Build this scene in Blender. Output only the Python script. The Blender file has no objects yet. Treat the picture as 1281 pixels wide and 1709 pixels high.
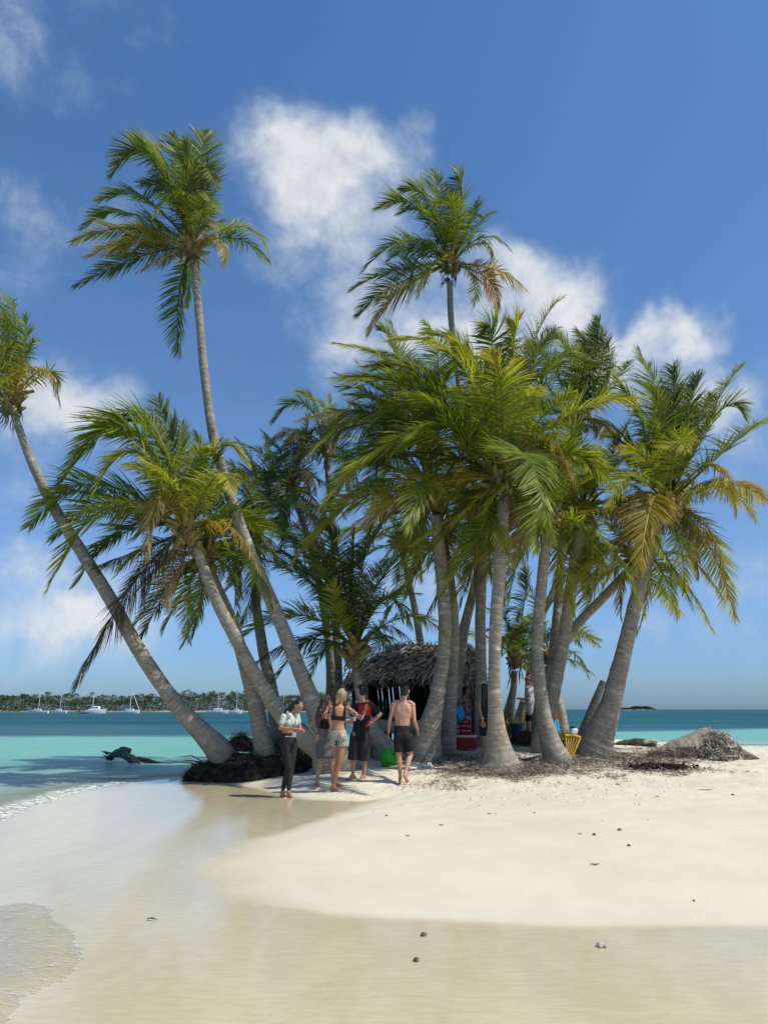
import bpy, math, random
import numpy as np
from mathutils import Vector

# ------------------------------------------------------------------ camera, sky, sun, exposure
scene = bpy.context.scene
COL = scene.collection
F, CX, CY, PITCH = 1283.0, 640.5, 854.5, math.radians(14.4)
CAM_H = 1.5
cam_d = bpy.data.cameras.new('camera'); cam = bpy.data.objects.new('camera', cam_d); COL.objects.link(cam)
cam.location = (0, 0, CAM_H); cam.rotation_euler = (math.pi/2 + PITCH, 0, 0)
cam_d.sensor_fit = 'VERTICAL'; cam_d.sensor_height = 24.0; cam_d.lens = 24.0*F/1709.0
cam_d.clip_start = 0.1; cam_d.clip_end = 60000
scene.camera = cam
vs = scene.view_settings
scene.display_settings.display_device = 'sRGB'
vs.view_transform = 'Standard'; vs.look = 'None'; vs.exposure = 0.0; vs.gamma = 1.0; vs.use_curve_mapping = False

SUN_EL, SUN_AZ = math.radians(54), math.radians(111)      # azimuth clockwise from +Y: from the right, a little behind the camera
sd = Vector((math.sin(SUN_AZ)*math.cos(SUN_EL), math.cos(SUN_AZ)*math.cos(SUN_EL), math.sin(SUN_EL)))
sl = bpy.data.lights.new('sun', 'SUN'); sl.energy = 4.6; sl.angle = math.radians(0.53); sl.color = (1.0, 0.93, 0.80)
sun = bpy.data.objects.new('sun', sl); COL.objects.link(sun)
sun.rotation_euler = (-sd).to_track_quat('-Z', 'Y').to_euler(); sun.location = (20, -10, 40)

def pdir(px, py):
    xr, yu = (px-CX)/F, (CY-py)/F
    v = Vector((xr, math.cos(PITCH)-yu*math.sin(PITCH), math.sin(PITCH)+yu*math.cos(PITCH)))
    return v.normalized()

world = bpy.data.worlds.new('World'); scene.world = world; world.use_nodes = True
nt = world.node_tree; nt.nodes.clear(); N = nt.nodes; LK = nt.links
out = N.new('ShaderNodeOutputWorld')
sky = N.new('ShaderNodeTexSky'); sky.sky_type = 'NISHITA'; sky.sun_disc = False
sky.sun_elevation = SUN_EL; sky.sun_rotation = SUN_AZ; sky.altitude = 0; sky.air_density = 1.0; sky.dust_density = 0.6; sky.ozone_density = 2.0
bg = N.new('ShaderNodeBackground'); bg.inputs[1].default_value = 0.108
# humid tropical air: the clear sky's yellow horizon band is pulled to blue-grey, the zenith deepened
tc0 = N.new('ShaderNodeTexCoord'); sx0 = N.new('ShaderNodeSeparateXYZ'); LK.new(tc0.outputs['Generated'], sx0.inputs[0])
ramp = N.new('ShaderNodeValToRGB'); LK.new(sx0.outputs['Z'], ramp.inputs[0])
for i_, (p_, c_) in enumerate(((0.0, (.225,.355,.60)), (.06, (.275,.40,.62)), (.18, (.39,.49,.63)), (.35, (.42,.54,.66)), (.70, (.40,.60,.76)))):
    e_ = ramp.color_ramp.elements[i_] if i_ < 2 else ramp.color_ramp.elements.new(p_)
    e_.position = p_; e_.color = (*c_, 1)
hs = N.new('ShaderNodeVectorMath'); hs.operation = 'MULTIPLY'; LK.new(sky.outputs[0], hs.inputs[0]); LK.new(ramp.outputs[0], hs.inputs[1])
hs2 = N.new('ShaderNodeVectorMath'); hs2.operation = 'SCALE'; hs2.inputs['Scale'].default_value = 2.0; LK.new(hs.outputs[0], hs2.inputs[0]); LK.new(hs2.outputs[0], bg.inputs[0])
# clouds: puffs at fixed directions of the sky, torn by fractal noise
tc = N.new('ShaderNodeTexCoord')
def vmath(op, a, b=None, sc=None):
    n = N.new('ShaderNodeVectorMath'); n.operation = op
    for i, q in enumerate((a, b)):
        if q is None: continue
        if isinstance(q, (tuple, Vector)): n.inputs[i].default_value = tuple(q)
        else: LK.new(q, n.inputs[i])
    if sc is not None: n.inputs['Scale'].default_value = sc
    return n
def fmath(op, a, b=None, c=None):
    n = N.new('ShaderNodeMath'); n.operation = op
    for i, q in enumerate((a, b, c)):
        if q is None: continue
        if isinstance(q, (int, float)): n.inputs[i].default_value = q
        else: LK.new(q, n.inputs[i])
    return n.outputs[0]
def wnoise(scale, det, rough, dist=0.0, vec=None):
    n = N.new('ShaderNodeTexNoise'); n.inputs['Scale'].default_value = scale; n.inputs['Detail'].default_value = det
    n.inputs['Roughness'].default_value = rough; n.inputs['Distortion'].default_value = dist
    LK.new(vec if vec is not None else tc.outputs['Generated'], n.inputs['Vector']); return n
warp = wnoise(7, 4, 0.6)
wv = vmath('SCALE', vmath('SUBTRACT', warp.outputs['Color'], (0.5, 0.5, 0.5)).outputs[0], sc=0.13)
dirv = vmath('ADD', tc.outputs['Generated'], wv.outputs[0]).outputs[0]
blobs = [  # px, py, radius x, radius y, strength
 (530,265,130,75,1.0),(470,300,75,85,1.0),(600,250,90,60,.9),(690,215,45,45,.62),(560,340,130,80,.85),(520,430,130,70,.55),(600,380,90,80,.6),
 (590,560,90,90,.9),(640,480,110,80,.8),(720,560,90,80,.8),(480,520,60,40,.4),(860,460,90,60,.95),(920,500,90,60,.9),(975,520,50,45,.8),(1000,600,80,60,.95),(1125,560,62,48,1.0),(1080,590,60,45,.8),(1180,620,60,40,.6),
 (60,370,100,60,.5),(20,430,80,80,.4),(50,60,110,90,.45),(160,10,120,50,.38),(150,110,60,50,.25),(200,330,90,50,.3),
 (90,660,95,55,1.0),(140,690,90,50,.95),(212,645,42,36,.62),(60,620,70,40,.6),(90,720,150,60,.5),(50,810,120,50,.4),
 (60,1020,160,60,.85),(140,1040,110,42,.85),(260,1010,140,60,.5),(70,930,160,60,.45),(120,1090,260,60,.42),
 (1090,1040,38,26,.5),(1185,1040,60,45,.42),(1260,730,90,60,.45),(1230,800,80,50,.3),(700,1010,110,80,.6),(1180,660,120,60,.8),(1040,640,90,60,.8),(300,960,160,50,.6),(30,940,120,50,.7),(1200,960,160,60,.45),(820,560,120,80,.9),(560,650,60,70,.5),(1000,1060,90,40,.35)]
dens = None
for (px, py, rx, ry, st) in blobs:
    c = pdir(px, py); right = Vector((c.y, -c.x, 0)).normalized(); up = right.cross(c).normalized()
    d = vmath('SUBTRACT', dirv, c).outputs[0]
    a = fmath('MULTIPLY', vmath('DOT_PRODUCT', d, right).outputs['Value'], F/rx)
    b = fmath('MULTIPLY', vmath('DOT_PRODUCT', d, up).outputs['Value'], F/ry)
    q = fmath('ADD', fmath('MULTIPLY', a, a), fmath('MULTIPLY', b, b))
    dd_ = vmath('DOT_PRODUCT', dirv, c).outputs['Value']
    g = fmath('MULTIPLY', fmath('POWER', 2.718, fmath('MULTIPLY', q, -0.9)), st)
    g = fmath('MULTIPLY', g, fmath('GREATER_THAN', dd_, 0.5))
    dens = g if dens is None else fmath('MAXIMUM', fmath('MULTIPLY', fmath('ADD', dens, g), 0.62), fmath('MAXIMUM', dens, g))
fb = wnoise(10, 10, 0.66, 0.3)
fb2 = wnoise(30, 6, 0.6, 0.2)
dsum = fmath('ADD', dens, fmath('MULTIPLY', fmath('SUBTRACT', fb.outputs['Fac'], 0.5), 1.15))
dsum = fmath('ADD', dsum, fmath('MULTIPLY', fmath('SUBTRACT', fb2.outputs['Fac'], 0.5), 0.28))
mr = N.new('ShaderNodeMapRange'); mr.interpolation_type = 'SMOOTHSTEP'
LK.new(dsum, mr.inputs['Value']); mr.inputs['From Min'].default_value = 0.20; mr.inputs['From Max'].default_value = 1.08
mr.inputs['To Max'].default_value = 0.92; tex_ = fmath('MULTIPLY', mr.outputs[0], fmath('ADD', fmath('MULTIPLY', wnoise(16, 9, 0.68, 0.5).outputs['Fac'], 0.9), 0.52)); tex_ = fmath('MINIMUM', tex_, 0.95)
cbg = N.new('ShaderNodeBackground'); cbg.inputs[1].default_value = 0.88
cc = N.new('ShaderNodeMixRGB'); LK.new(tex_, cc.inputs[0]); cc.inputs[1].default_value = (0.52, 0.66, 0.80, 1); cc.inputs[2].default_value = (0.93, 0.95, 0.96, 1)
LK.new(cc.outputs[0], cbg.inputs[0])
mixw = N.new('ShaderNodeMixShader'); LK.new(tex_, mixw.inputs[0]); LK.new(bg.outputs[0], mixw.inputs[1]); LK.new(cbg.outputs[0], mixw.inputs[2])
LK.new(mixw.outputs[0], out.inputs['Surface'])

# ------------------------------------------------------------------ helpers
def W(px, py, Y):
    d = pdir(px, py); k = Y/d.y
    return np.array([d.x*k, Y, CAM_H + d.z*k])
def mpp(px, py, Y): return float(np.linalg.norm(W(px+1, py, Y)-W(px, py, Y)))

def tag(o, label=None, cat=None, group=None, kind=None):
    if label: o['label'] = label
    if cat: o['category'] = cat
    if group: o['group'] = group
    if kind: o['kind'] = kind
    return o
def empty(name, loc, label, cat, group=None):
    o = bpy.data.objects.new(name, None); COL.objects.link(o); o.location = tuple(loc); o.empty_display_size = 0.2
    return tag(o, label, cat, group)
def mk(name, verts, faces, m, parent=None, origin=None, smooth=False, mats=None, midx=None):
    verts = np.asarray(verts, dtype=np.float64).reshape(-1, 3)
    off = np.zeros(3)
    if origin is not None: off = np.asarray(origin, dtype=float)
    elif parent is not None: off = np.array(world_loc(parent))
    me = bpy.data.meshes.new(name)
    me.from_pydata((verts-off).tolist(), [], faces if isinstance(faces, list) else faces.tolist())
    o = bpy.data.objects.new(name, me); COL.objects.link(o)
    for q in (mats or [m]): me.materials.append(q)
    if midx is not None: me.polygons.foreach_set('material_index', np.asarray(midx, dtype=np.int32))
    if smooth: me.polygons.foreach_set('use_smooth', np.ones(len(me.polygons), dtype=bool))
    if parent is not None: o.parent = parent
    elif origin is not None: o.location = tuple(off)
    me.update()
    return o
def world_loc(o):
    l = Vector(o.location)
    while o.parent is not None:
        o = o.parent; l = l + Vector(o.location)
    return l
def lerp(a, b, t): return a+(b-a)*t
def sst(x, a, b):
    t = np.clip((x-a)/(b-a), 0, 1); return t*t*(3-2*t)
def nrm(v): return v/np.maximum(np.linalg.norm(v, axis=-1, keepdims=True), 1e-9)

class MB:
    """collects simple shapes; build() links them as one mesh"""
    def __init__(s): s.v = []; s.f = []; s.n = 0
    def add(s, v, f):
        v = np.asarray(v, float).reshape(-1, 3); s.v.append(v); s.f += [tuple(int(i)+s.n for i in q) for q in f]; s.n += len(v); return s
    def box(s, c, d, rot=None, taper=1.0):
        h = np.array(d)/2; v = np.array([[x, y, z] for z in (-1, 1) for y in (-1, 1) for x in (-1, 1)], float)
        v[4:, :2] *= taper
        v = v*h
        if rot is not None: v = v@np.array(rot).T
        return s.add(v+np.array(c), [(0,2,3,1),(4,5,7,6),(0,1,5,4),(2,6,7,3),(0,4,6,2),(1,3,7,5)])
    def tube(s, pts, rad, n=8, cap=True):
        pts = np.asarray(pts, float); m = len(pts); rad = np.broadcast_to(np.asarray(rad, float), (m,))
        T = nrm(np.gradient(pts, axis=0)); ref = np.array([0.31, 0.95, 0.07]); 
        if abs(T.mean(0)@ref) > .9*np.linalg.norm(T.mean(0)): ref = np.array([1., 0.1, 0.])
        A = nrm(np.cross(T, ref)); B = np.cross(T, A)
        th = np.arange(n)*2*math.pi/n
        v = pts[:, None]+rad[:, None, None]*(np.cos(th)[None, :, None]*A[:, None]+np.sin(th)[None, :, None]*B[:, None])
        f = [(i*n+j, i*n+(j+1) % n, (i+1)*n+(j+1) % n, (i+1)*n+j) for i in range(m-1) for j in range(n)]
        if cap: f += [tuple(range(n-1, -1, -1)), tuple((m-1)*n+j for j in range(n))]
        return s.add(v, f)
    def etube(s, pts, ru, rv, U, n=16, cap=True):
        """elliptical rings: centre, radius along U, radius along Vperp"""
        pts = np.asarray(pts, float); m = len(pts); T = nrm(np.gradient(pts, axis=0)); U = np.asarray(U, float)
        if U.ndim == 1: U = np.tile(U, (m, 1))
        U = nrm(U-(U*T).sum(1)[:, None]*T); V = np.cross(T, U)
        th = np.arange(n)*2*math.pi/n; ru = np.asarray(ru, float); rv = np.asarray(rv, float)
        v = pts[:, None]+ru[:, None, None]*np.cos(th)[None, :, None]*U[:, None]+rv[:, None, None]*np.sin(th)[None, :, None]*V[:, None]
        f = [(i*n+j, i*n+(j+1) % n, (i+1)*n+(j+1) % n, (i+1)*n+j) for i in range(m-1) for j in range(n)]
        if cap: f += [tuple(range(n-1, -1, -1)), tuple((m-1)*n+j for j in range(n))]
        return s.add(v, f)
    def ell(s, c, r, axes=None, n=14, m=9):
        r = np.broadcast_to(np.asarray(r, float), (3,))
        th = np.arange(n)*2*math.pi/n; ph = (np.arange(m-1)+1)*math.pi/m
        v = [[0, 0, 1]]+[[math.sin(p)*math.cos(t), math.sin(p)*math.sin(t), math.cos(p)] for p in ph for t in th]+[[0, 0, -1]]
        v = np.array(v)*r
        if axes is not None: v = v@np.array(axes)      # rows are the axes
        f = [(0, 1+j, 1+(j+1) % n) for j in range(n)]
        f += [(1+i*n+j, 1+(i+1)*n+j, 1+(i+1)*n+(j+1) % n, 1+i*n+(j+1) % n) for i in range(m-2) for j in range(n)]
        L = 1+(m-1)*n
        f += [(L, 1+(m-2)*n+(j+1) % n, 1+(m-2)*n+j) for j in range(n)]
        return s.add(v+np.array(c), f)
    def limb(s, a, b, ra, rb, n=12):
        a = np.array(a, float); b = np.array(b, float)
        s.tube([a, lerp(a, b, .5), b], [ra, (ra+rb)/2, rb], n); s.ell(a, ra, n=n, m=8); return s.ell(b, rb, n=n, m=8)
    def build(s, name, m, parent=None, **kw): return mk(name, np.concatenate(s.v), s.f, m, parent, **kw)

# value noise on arrays (for shaping meshes)
_rng = np.random.RandomState(7); _tab = _rng.rand(64, 64, 64)
def vnoise(p):
    p = np.asarray(p, float); i = np.floor(p).astype(int); f = p-i; f = f*f*(3-2*f); i &= 63; j = (i+1) & 63
    x0, y0, z0 = i[..., 0], i[..., 1], i[..., 2]; x1, y1, z1 = j[..., 0], j[..., 1], j[..., 2]
    fx, fy, fz = f[..., 0], f[..., 1], f[..., 2]; t = _tab
    c = lambda a, b: t[a, b, z0]*(1-fz)+t[a, b, z1]*fz
    return ((c(x0, y0)*(1-fx)+c(x1, y0)*fx)*(1-fy)+(c(x0, y1)*(1-fx)+c(x1, y1)*fx)*fy)-0.5
def fbm(p, o=4):
    a = 1.0; r = 0; p = np.asarray(p, float)
    for k in range(o): r = r+a*vnoise(p*2**k+k*13.1); a *= .5
    return r

# ------------------------------------------------------------------ materials
def mat(name, color=(.5, .5, .5), rough=0.7, spec=0.3, metal=0.0, noise=None, bump=None, coord='Object', trans=0.0, sheen=0.0):
    """noise=(scale, detail, color2, lo, hi[, stretch]); bump=(scale, strength, dist[, stretch])"""
    m = bpy.data.materials.new(name); m.use_nodes = True; t = m.node_tree; n = t.nodes; b = n['Principled BSDF']
    b.inputs['Base Color'].default_value = (*color, 1); b.inputs['Roughness'].default_value = rough
    b.inputs['Specular IOR Level'].default_value = spec; b.inputs['Metallic'].default_value = metal
    def tex(scale, det, stretch=None):
        c = n.new('ShaderNodeTexCoord'); mp = n.new('ShaderNodeMapping'); t.links.new(c.outputs[coord], mp.inputs[0])
        if stretch: mp.inputs['Scale'].default_value = stretch
        x = n.new('ShaderNodeTexNoise'); x.inputs['Scale'].default_value = scale; x.inputs['Detail'].default_value = det; x.inputs['Roughness'].default_value = .6
        t.links.new(mp.outputs[0], x.inputs['Vector']); return x
    if noise:
        x = tex(noise[0], noise[1], noise[5] if len(noise) > 5 else None)
        r = n.new('ShaderNodeValToRGB'); r.color_ramp.elements[0].position = noise[3]; r.color_ramp.elements[1].position = noise[4]
        r.color_ramp.elements[0].color = (*color, 1); r.color_ramp.elements[1].color = (*noise[2], 1)
        t.links.new(x.outputs['Fac'], r.inputs[0]); t.links.new(r.outputs[0], b.inputs['Base Color'])
    if bump:
        x = tex(bump[0], 5, bump[3] if len(bump) > 3 else None)
        bp = n.new('ShaderNodeBump'); bp.inputs['Strength'].default_value = bump[1]; bp.inputs['Distance'].default_value = bump[2]
        t.links.new(x.outputs['Fac'], bp.inputs['Height']); t.links.new(bp.outputs[0], b.inputs['Normal'])
    return m

class NG:
    """small node-writing helper on a material"""
    def __init__(s, name):
        s.m = bpy.data.materials.new(name); s.m.use_nodes = True; s.t = s.m.node_tree; s.n = s.t.nodes; s.l = s.t.links
        s.b = s.n['Principled BSDF']; s.o = s.n['Material Output']
    def put(s, sock, q):
        if isinstance(q, (int, float)): sock.default_value = q
        elif isinstance(q, tuple): sock.default_value = q if len(q) == len(sock.default_value) else (*q, 1)
        else: s.l.new(q, sock)
    def math(s, op, a, b=0.0, clamp=False):
        x = s.n.new('ShaderNodeMath'); x.operation = op; x.use_clamp = clamp; s.put(x.inputs[0], a); s.put(x.inputs[1], b); return x.outputs[0]
    def mix(s, f, a, b, bt='MIX'):
        x = s.n.new('ShaderNodeMixRGB'); x.blend_type = bt; s.put(x.inputs[0], f); s.put(x.inputs[1], a); s.put(x.inputs[2], b); return x.outputs[0]
    def rng(s, v, a, b, c=0.0, d=1.0, smooth=True):
        x = s.n.new('ShaderNodeMapRange'); x.interpolation_type = 'SMOOTHSTEP' if smooth else 'LINEAR'
        s.put(x.inputs[0], v); x.inputs[1].default_value = a; x.inputs[2].default_value = b; s.put(x.inputs[3], c); s.put(x.inputs[4], d); return x.outputs[0]
    def attr(s, name, o='Fac'):
        x = s.n.new('ShaderNodeAttribute'); x.attribute_name = name; return x.outputs[o]
    def coord(s, which='Object', scale=None, rot=None):
        c = s.n.new('ShaderNodeTexCoord'); 
        if scale is None: return c.outputs[which]
        mp = s.n.new('ShaderNodeMapping'); s.l.new(c.outputs[which], mp.inputs[0]); mp.inputs['Scale'].default_value = scale
        if rot: mp.inputs['Rotation'].default_value = rot
        return mp.outputs[0]
    def noise(s, vec, scale, det=4, rough=.55, dist=0.0, o='Fac'):
        x = s.n.new('ShaderNodeTexNoise'); s.l.new(vec, x.inputs['Vector']); x.inputs['Scale'].default_value = scale
        x.inputs['Detail'].default_value = det; x.inputs['Roughness'].default_value = rough; x.inputs['Distortion'].default_value = dist; return x.outputs[o]
    def voro(s, vec, scale, feat='F1', o='Distance'):
        x = s.n.new('ShaderNodeTexVoronoi'); x.feature = feat; s.l.new(vec, x.inputs['Vector']); x.inputs['Scale'].default_value = scale; return x.outputs[o]
    def bump(s, h, strength, dist, prev=None):
        x = s.n.new('ShaderNodeBump'); s.put(x.inputs['Height'], h); s.put(x.inputs['Strength'], strength); x.inputs['Distance'].default_value = dist
        if prev is not None: s.l.new(prev, x.inputs['Normal'])
        return x.outputs[0]

# ------------------------------------------------------------------ the ground: heights, wet and dry sand
def gp(px, py, z=0.0):                      # where the ray of a photo point meets the level z
    d = pdir(px, py); k = (z-CAM_H)/d.z; return (d.x*k, d.y*k)
shore = [gp(0,1372), gp(60,1345), gp(130,1322), gp(200,1308), gp(280,1300), (-4.6,17.3), (-4.35,18.6), (-3.4,19.4), (-2.7,21), (-2.2,24), (0,28.5), (5,32.5), (12,34.5), (22,34), (34,31), (48,20), (60,0), (60,-12), (-3,-12), (-2.6,0), (-3.0,3.6), (-3.6,6), (-4.5,8.2)]
dry = [(-4.0,18.2), gp(352,1296,.03), gp(430,1311,.06), gp(520,1330,.06), gp(600,1333,.06), gp(648,1329,.06), gp(600,1345,.05), gp(560,1361,.05), gp(500,1380,.05), gp(440,1400,.05), gp(405,1428,.05), gp(398,1455,.05), gp(425,1480,.05), gp(480,1503,.05), gp(560,1518,.05), gp(700,1529,.05), gp(800,1532,.05), gp(960,1538,.05), gp(1100,1538,.05), gp(1281,1540,.05), (14,5.4), (60,6), (50,20), (34,29), (22,32), (12,32.5), (5,30.8), (0,27), (-1.6,24), (-2.2,21), (-3,19.2)]
def sdf(poly, X, Yy):
    P = np.array(poly); d = np.full(X.shape, 1e9); ins = np.zeros(X.shape, bool); n = len(P)
    for i in range(n):
        a, b = P[i], P[(i+1) % n]; e = b-a; wx, wy = X-a[0], Yy-a[1]
        t = np.clip((wx*e[0]+wy*e[1])/(e@e), 0, 1); d = np.minimum(d, np.hypot(wx-t*e[0], wy-t*e[1]))
        if a[1] != b[1]:
            c = ((a[1] <= Yy) != (b[1] <= Yy)) & (X < (b[0]-a[0])*(Yy-a[1])/(b[1]-a[1])+a[0]); ins ^= c
    return np.where(ins, d, -d)
def terrain(X, Yy):
    X = np.asarray(X, float); Yy = np.asarray(Yy, float)
    ds = sdf(shore, X, Yy); dd = sdf(dry, X, Yy)
    z = np.where(ds > 0, 0.03*(1-np.exp(-ds/1.5)), -0.9*(1-np.exp(ds/9.0))-0.018*np.maximum(-ds-3, 0))
    z = np.maximum(z, -6)
    z = z+0.055*sst(dd, -0.15, 0.9)+0.09*sst(dd, 0.7, 4.0)
    z = z+0.55*np.exp(-((X-3)**2/75+(Yy-22.5)**2/26))*sst(dd, 0.0, 2.2)
    P = np.stack([X*.45, Yy*.45, X*0], -1); z = z+0.05*fbm(P, 3)*sst(dd, .5, 3.5)*sst(Yy, 12, 18)
    P = np.stack([X*3, Yy*3, X*0+5], -1); z = z+0.05*vnoise(P)*sst(dd, .2, 1.2)*sst(Yy, 11.8, 16)
    P = np.stack([X*.8, Yy*.5, X*0+9], -1); z = z+0.006*vnoise(P)*(dd < 0)
    return z
def gz(x, y): return float(terrain(np.array([x]), np.array([y]))[0])
def ground_at(px, py):
    z = 0.1
    d = pdir(px, py)
    lo = 2.0; y = lo; best = None
    while y < 45:
        k = y/d.y; zz = CAM_H+d.z*k
        if zz <= gz(d.x*k, y): best = y; break
        y += 0.25
    if best is None: return W(px, py, 40)
    a, b = best-0.25, best
    for _ in range(10):
        m_ = (a+b)/2; k = m_/d.y
        if CAM_H+d.z*k <= gz(d.x*k, m_): b = m_
        else: a = m_
    return W(px, py, b)

def axis(*segs):
    r = []
    for a, b, st in segs: r += list(np.arange(a, b, st))
    r.append(segs[-1][1]); return np.array(r)
def gridmesh(name, xs, ys, zf, m):
    X, Yy = np.meshgrid(xs, ys); Z = zf(X, Yy); nx, ny = len(xs), len(ys)
    v = np.stack([X, Yy, Z], -1).reshape(-1, 3)
    i, j = np.meshgrid(np.arange(nx-1), np.arange(ny-1)); a = (j*nx+i).ravel()
    f = np.stack([a, a+1, a+nx+1, a+nx], -1)
    return mk(name, v, f, m, smooth=True), v
def set_attr(o, name, val):
    at = o.data.attributes.new(name, 'FLOAT', 'POINT'); at.data.foreach_set('value', np.asarray(val, np.float32).ravel())

g = NG('sand'); oc = g.coord('Object')
wet = g.attr('wet'); lit = g.attr('litter'); film = g.attr('film')
en = g.noise(oc, 1.3, 6, .6); wetn = g.math('ADD', wet, g.math('MULTIPLY', g.math('SUBTRACT', en, .5), .16))
wm = g.rng(wetn, .36, .64)
n1 = g.noise(oc, 60, 5, .7); n2 = g.noise(oc, .8, 5, .6); n3 = g.noise(oc, 8, 5, .65)
dryc = g.mix(g.rng(n2, .35, .65), (.60, .55, .425), (.65, .60, .465)); dryc = g.mix(g.rng(n1, .55, .8), dryc, (.56, .50, .38))
streak = g.noise(g.coord('Object', (1, .35, 1)), 2.2, 5, .6, .6)
wetc = g.mix(g.rng(streak, .3, .7), (.565, .485, .295), (.635, .555, .36))
wetc = g.mix(g.rng(n1, .5, .8), wetc, (.53, .455, .30))
fst = g.noise(g.coord('Object', (1, 6.0, 1), (0, 0, .12)), 6, 5, .65, .7); wetc = g.mix(g.math('MULTIPLY', g.rng(fst, .46, .70), .55), wetc, (.50, .43, .27)); wetc = g.mix(g.math('MULTIPLY', g.rng(fst, .50, .30), .28), wetc, (.72, .65, .47))
bub = g.attr('bub'); bs = g.math('MULTIPLY', g.rng(g.noise(g.coord('Object', (1, 1.6, 1)), 55, 4, .75), .60, .68), g.rng(g.noise(g.coord('Object', (1, 1.8, 1)), 3.2, 5, .65), .47, .62)); wetc = g.mix(g.math('MULTIPLY', bs, bub), wetc, (.86, .84, .74))
c = g.mix(wm, dryc, wetc)
lm = g.rng(g.math('ADD', lit, g.math('MULTIPLY', g.math('SUBTRACT', n3, .5), 1.1)), .45, .75)
lc = g.mix(g.rng(n1, .3, .7), (.10, .065, .045), (.30, .24, .18))
c = g.mix(lm, c, lc)
g.put(g.b.inputs['Base Color'], c)
rip = g.noise(g.coord('Object', (1, 2.2, 1)), 5.5, 4, .5, .8)
rw = g.math('ADD', .115, g.math('MULTIPLY', film, -.075)); rw = g.math('ADD', rw, g.math('MULTIPLY', streak, .05))
rgh = g.n.new('ShaderNodeMix'); g.put(rgh.inputs[0], wm); g.put(rgh.inputs[2], .95); g.put(rgh.inputs[3], rw)
rough = g.math('MAXIMUM', rgh.outputs[0], g.math('MULTIPLY', lm, .8)); g.put(g.b.inputs['Roughness'], rough)
g.put(g.b.inputs['Specular IOR Level'], g.math('ADD', .15, g.math('MULTIPLY', wm, .6)))
foot = g.noise(oc, 2.6, 3, .5)
inl = g.attr('inland'); lowb = g.bump(g.math('MULTIPLY', foot, g.math('SUBTRACT', 1.0, wm)), g.math('ADD', .12, g.math('MULTIPLY', inl, .88)), .09)
b1 = g.bump(n1, g.math('SUBTRACT', .22, g.math('MULTIPLY', wm, .19)), .012, lowb)
b2 = g.bump(g.noise(g.coord('Object', (.45, 2.6, 1), (0, 0, .22)), 4.5, 5, .6, 1.1), g.math('MULTIPLY', wm, .09), .012, b1); b2 = g.bump(g.noise(g.coord('Object', (1.0, 3.2, 1), (0, 0, -.15)), 16, 3, .5, .5), g.math('MULTIPLY', wm, .12), .003, b2)
b3 = g.bump(n3, g.math('MULTIPLY', lm, .8), .05, b2)
g.put(g.b.inputs['Normal'], b3)
M_sand = g.m

xs = axis((-400,-100,50), (-100,-30,10), (-30,-8,1), (-8,10,.11), (10,20,.4), (20,60,2), (60,100,10), (100,400,60))
ys = axis((-14,2,1), (2,21,.11), (21,36,.3), (36,60,2), (60,120,12), (120,400,70))
sand, sv = gridmesh('sand_ground', xs, ys, terrain, M_sand); tag(sand, kind='structure')
sX, sY = sv[:, 0], sv[:, 1]; ddv = sdf(dry, sX, sY); dsv = sdf(shore, sX, sY)
tip = gp(400, 1440, .04); slp = np.where(sY < 6.5, 1.1, .55)*(1-.72*np.exp(-((sX-tip[0])/1.3)**2-((sY-tip[1])/1.8)**2)); set_attr(sand, 'wet', np.clip(.5-ddv*slp, 0, 1))
filmv = sst(-ddv, .5, 2.2)*sst(3.8-dsv, -.4, 1.2)
set_attr(sand, 'bub', .75*sst(sY, 6.0, 3.6)); set_attr(sand, 'inland', sst(sY, 9.5, 15)); pk = gp(500, 1345, .03); filmv = np.maximum(filmv, np.exp(-((sX-pk[0])/1.6)**2-((sY-pk[1])/1.5)**2)); set_attr(sand, 'film', np.clip(filmv, 0, 1))
# leaf litter lies round the palms
lit_spots = [(740,1262,1.0,.8),(835,1283,1.9,.9),(790,1275,1.4,.9),(925,1276,1.9,.8),(1000,1270,1.9,.8),(1080,1270,1.6,.8),(900,1285,1.6,.5),(660,1255,1.5,.9),(700,1250,1.6,.9),(620,1235,1.4,1),(1120,1258,1.5,.6),(560,1262,1.3,.7),(800,1245,1.0,.6),(1045,1282,1.3,.5)]
LS = [(ground_at(a, b)[:2], r, s_) for a, b, r, s_ in lit_spots]
def litter_amt(X, Yy):
    r = np.zeros(np.shape(X))
    for (c_, rad, s_) in LS: r = np.maximum(r, s_*np.exp(-(((X-c_[0])/rad)**2+((Yy-c_[1])/(rad*.9))**2)))
    return r
set_attr(sand, 'litter', litter_amt(sX, sY))

# ------------------------------------------------------------------ the sea
g = NG('sea_water'); oc = g.coord('Object'); dp = g.attr('wdepth'); zn = g.attr('zone')
sn = g.noise(g.coord('Object', (.05, .22, 1)), 1.0, 5, .6, .5); sn2 = g.noise(g.coord('Object', (.012, .06, 1)), 1.0, 4, .6, .4)
zt = g.math('ADD', zn, g.math('MULTIPLY', g.math('SUBTRACT', sn, .5), .34))
turq = (.17, .43, .36); deep = (.008, .065, .10); teal = (.022, .14, .155)
deepc = g.mix(g.rng(sn2, .35, .65), deep, teal)
wc_ = g.noise(g.coord('Object', (.35, 1.3, 1)), 1.2, 5, .65, .4); deepc = g.mix(g.math('MULTIPLY', g.rng(g.noise(g.coord('Object', (.09, .8, 1)), 1.0, 6, .68, .3), .48, .62), .75), deepc, (.004, .036, .062)); deepc = g.mix(g.rng(wc_, .45, .72), deepc, (.014, .10, .125))
cw = g.mix(g.rng(zt, .35, .62), deepc, turq)
near = g.attr('nearz'); nn = g.noise(g.coord('Object', (.6, 2.8, 1)), 1.5, 6, .68, .6)
cw = g.mix(g.math('MULTIPLY', near, g.rng(nn, .30, .66)), cw, (.085, .20, .21))
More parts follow.
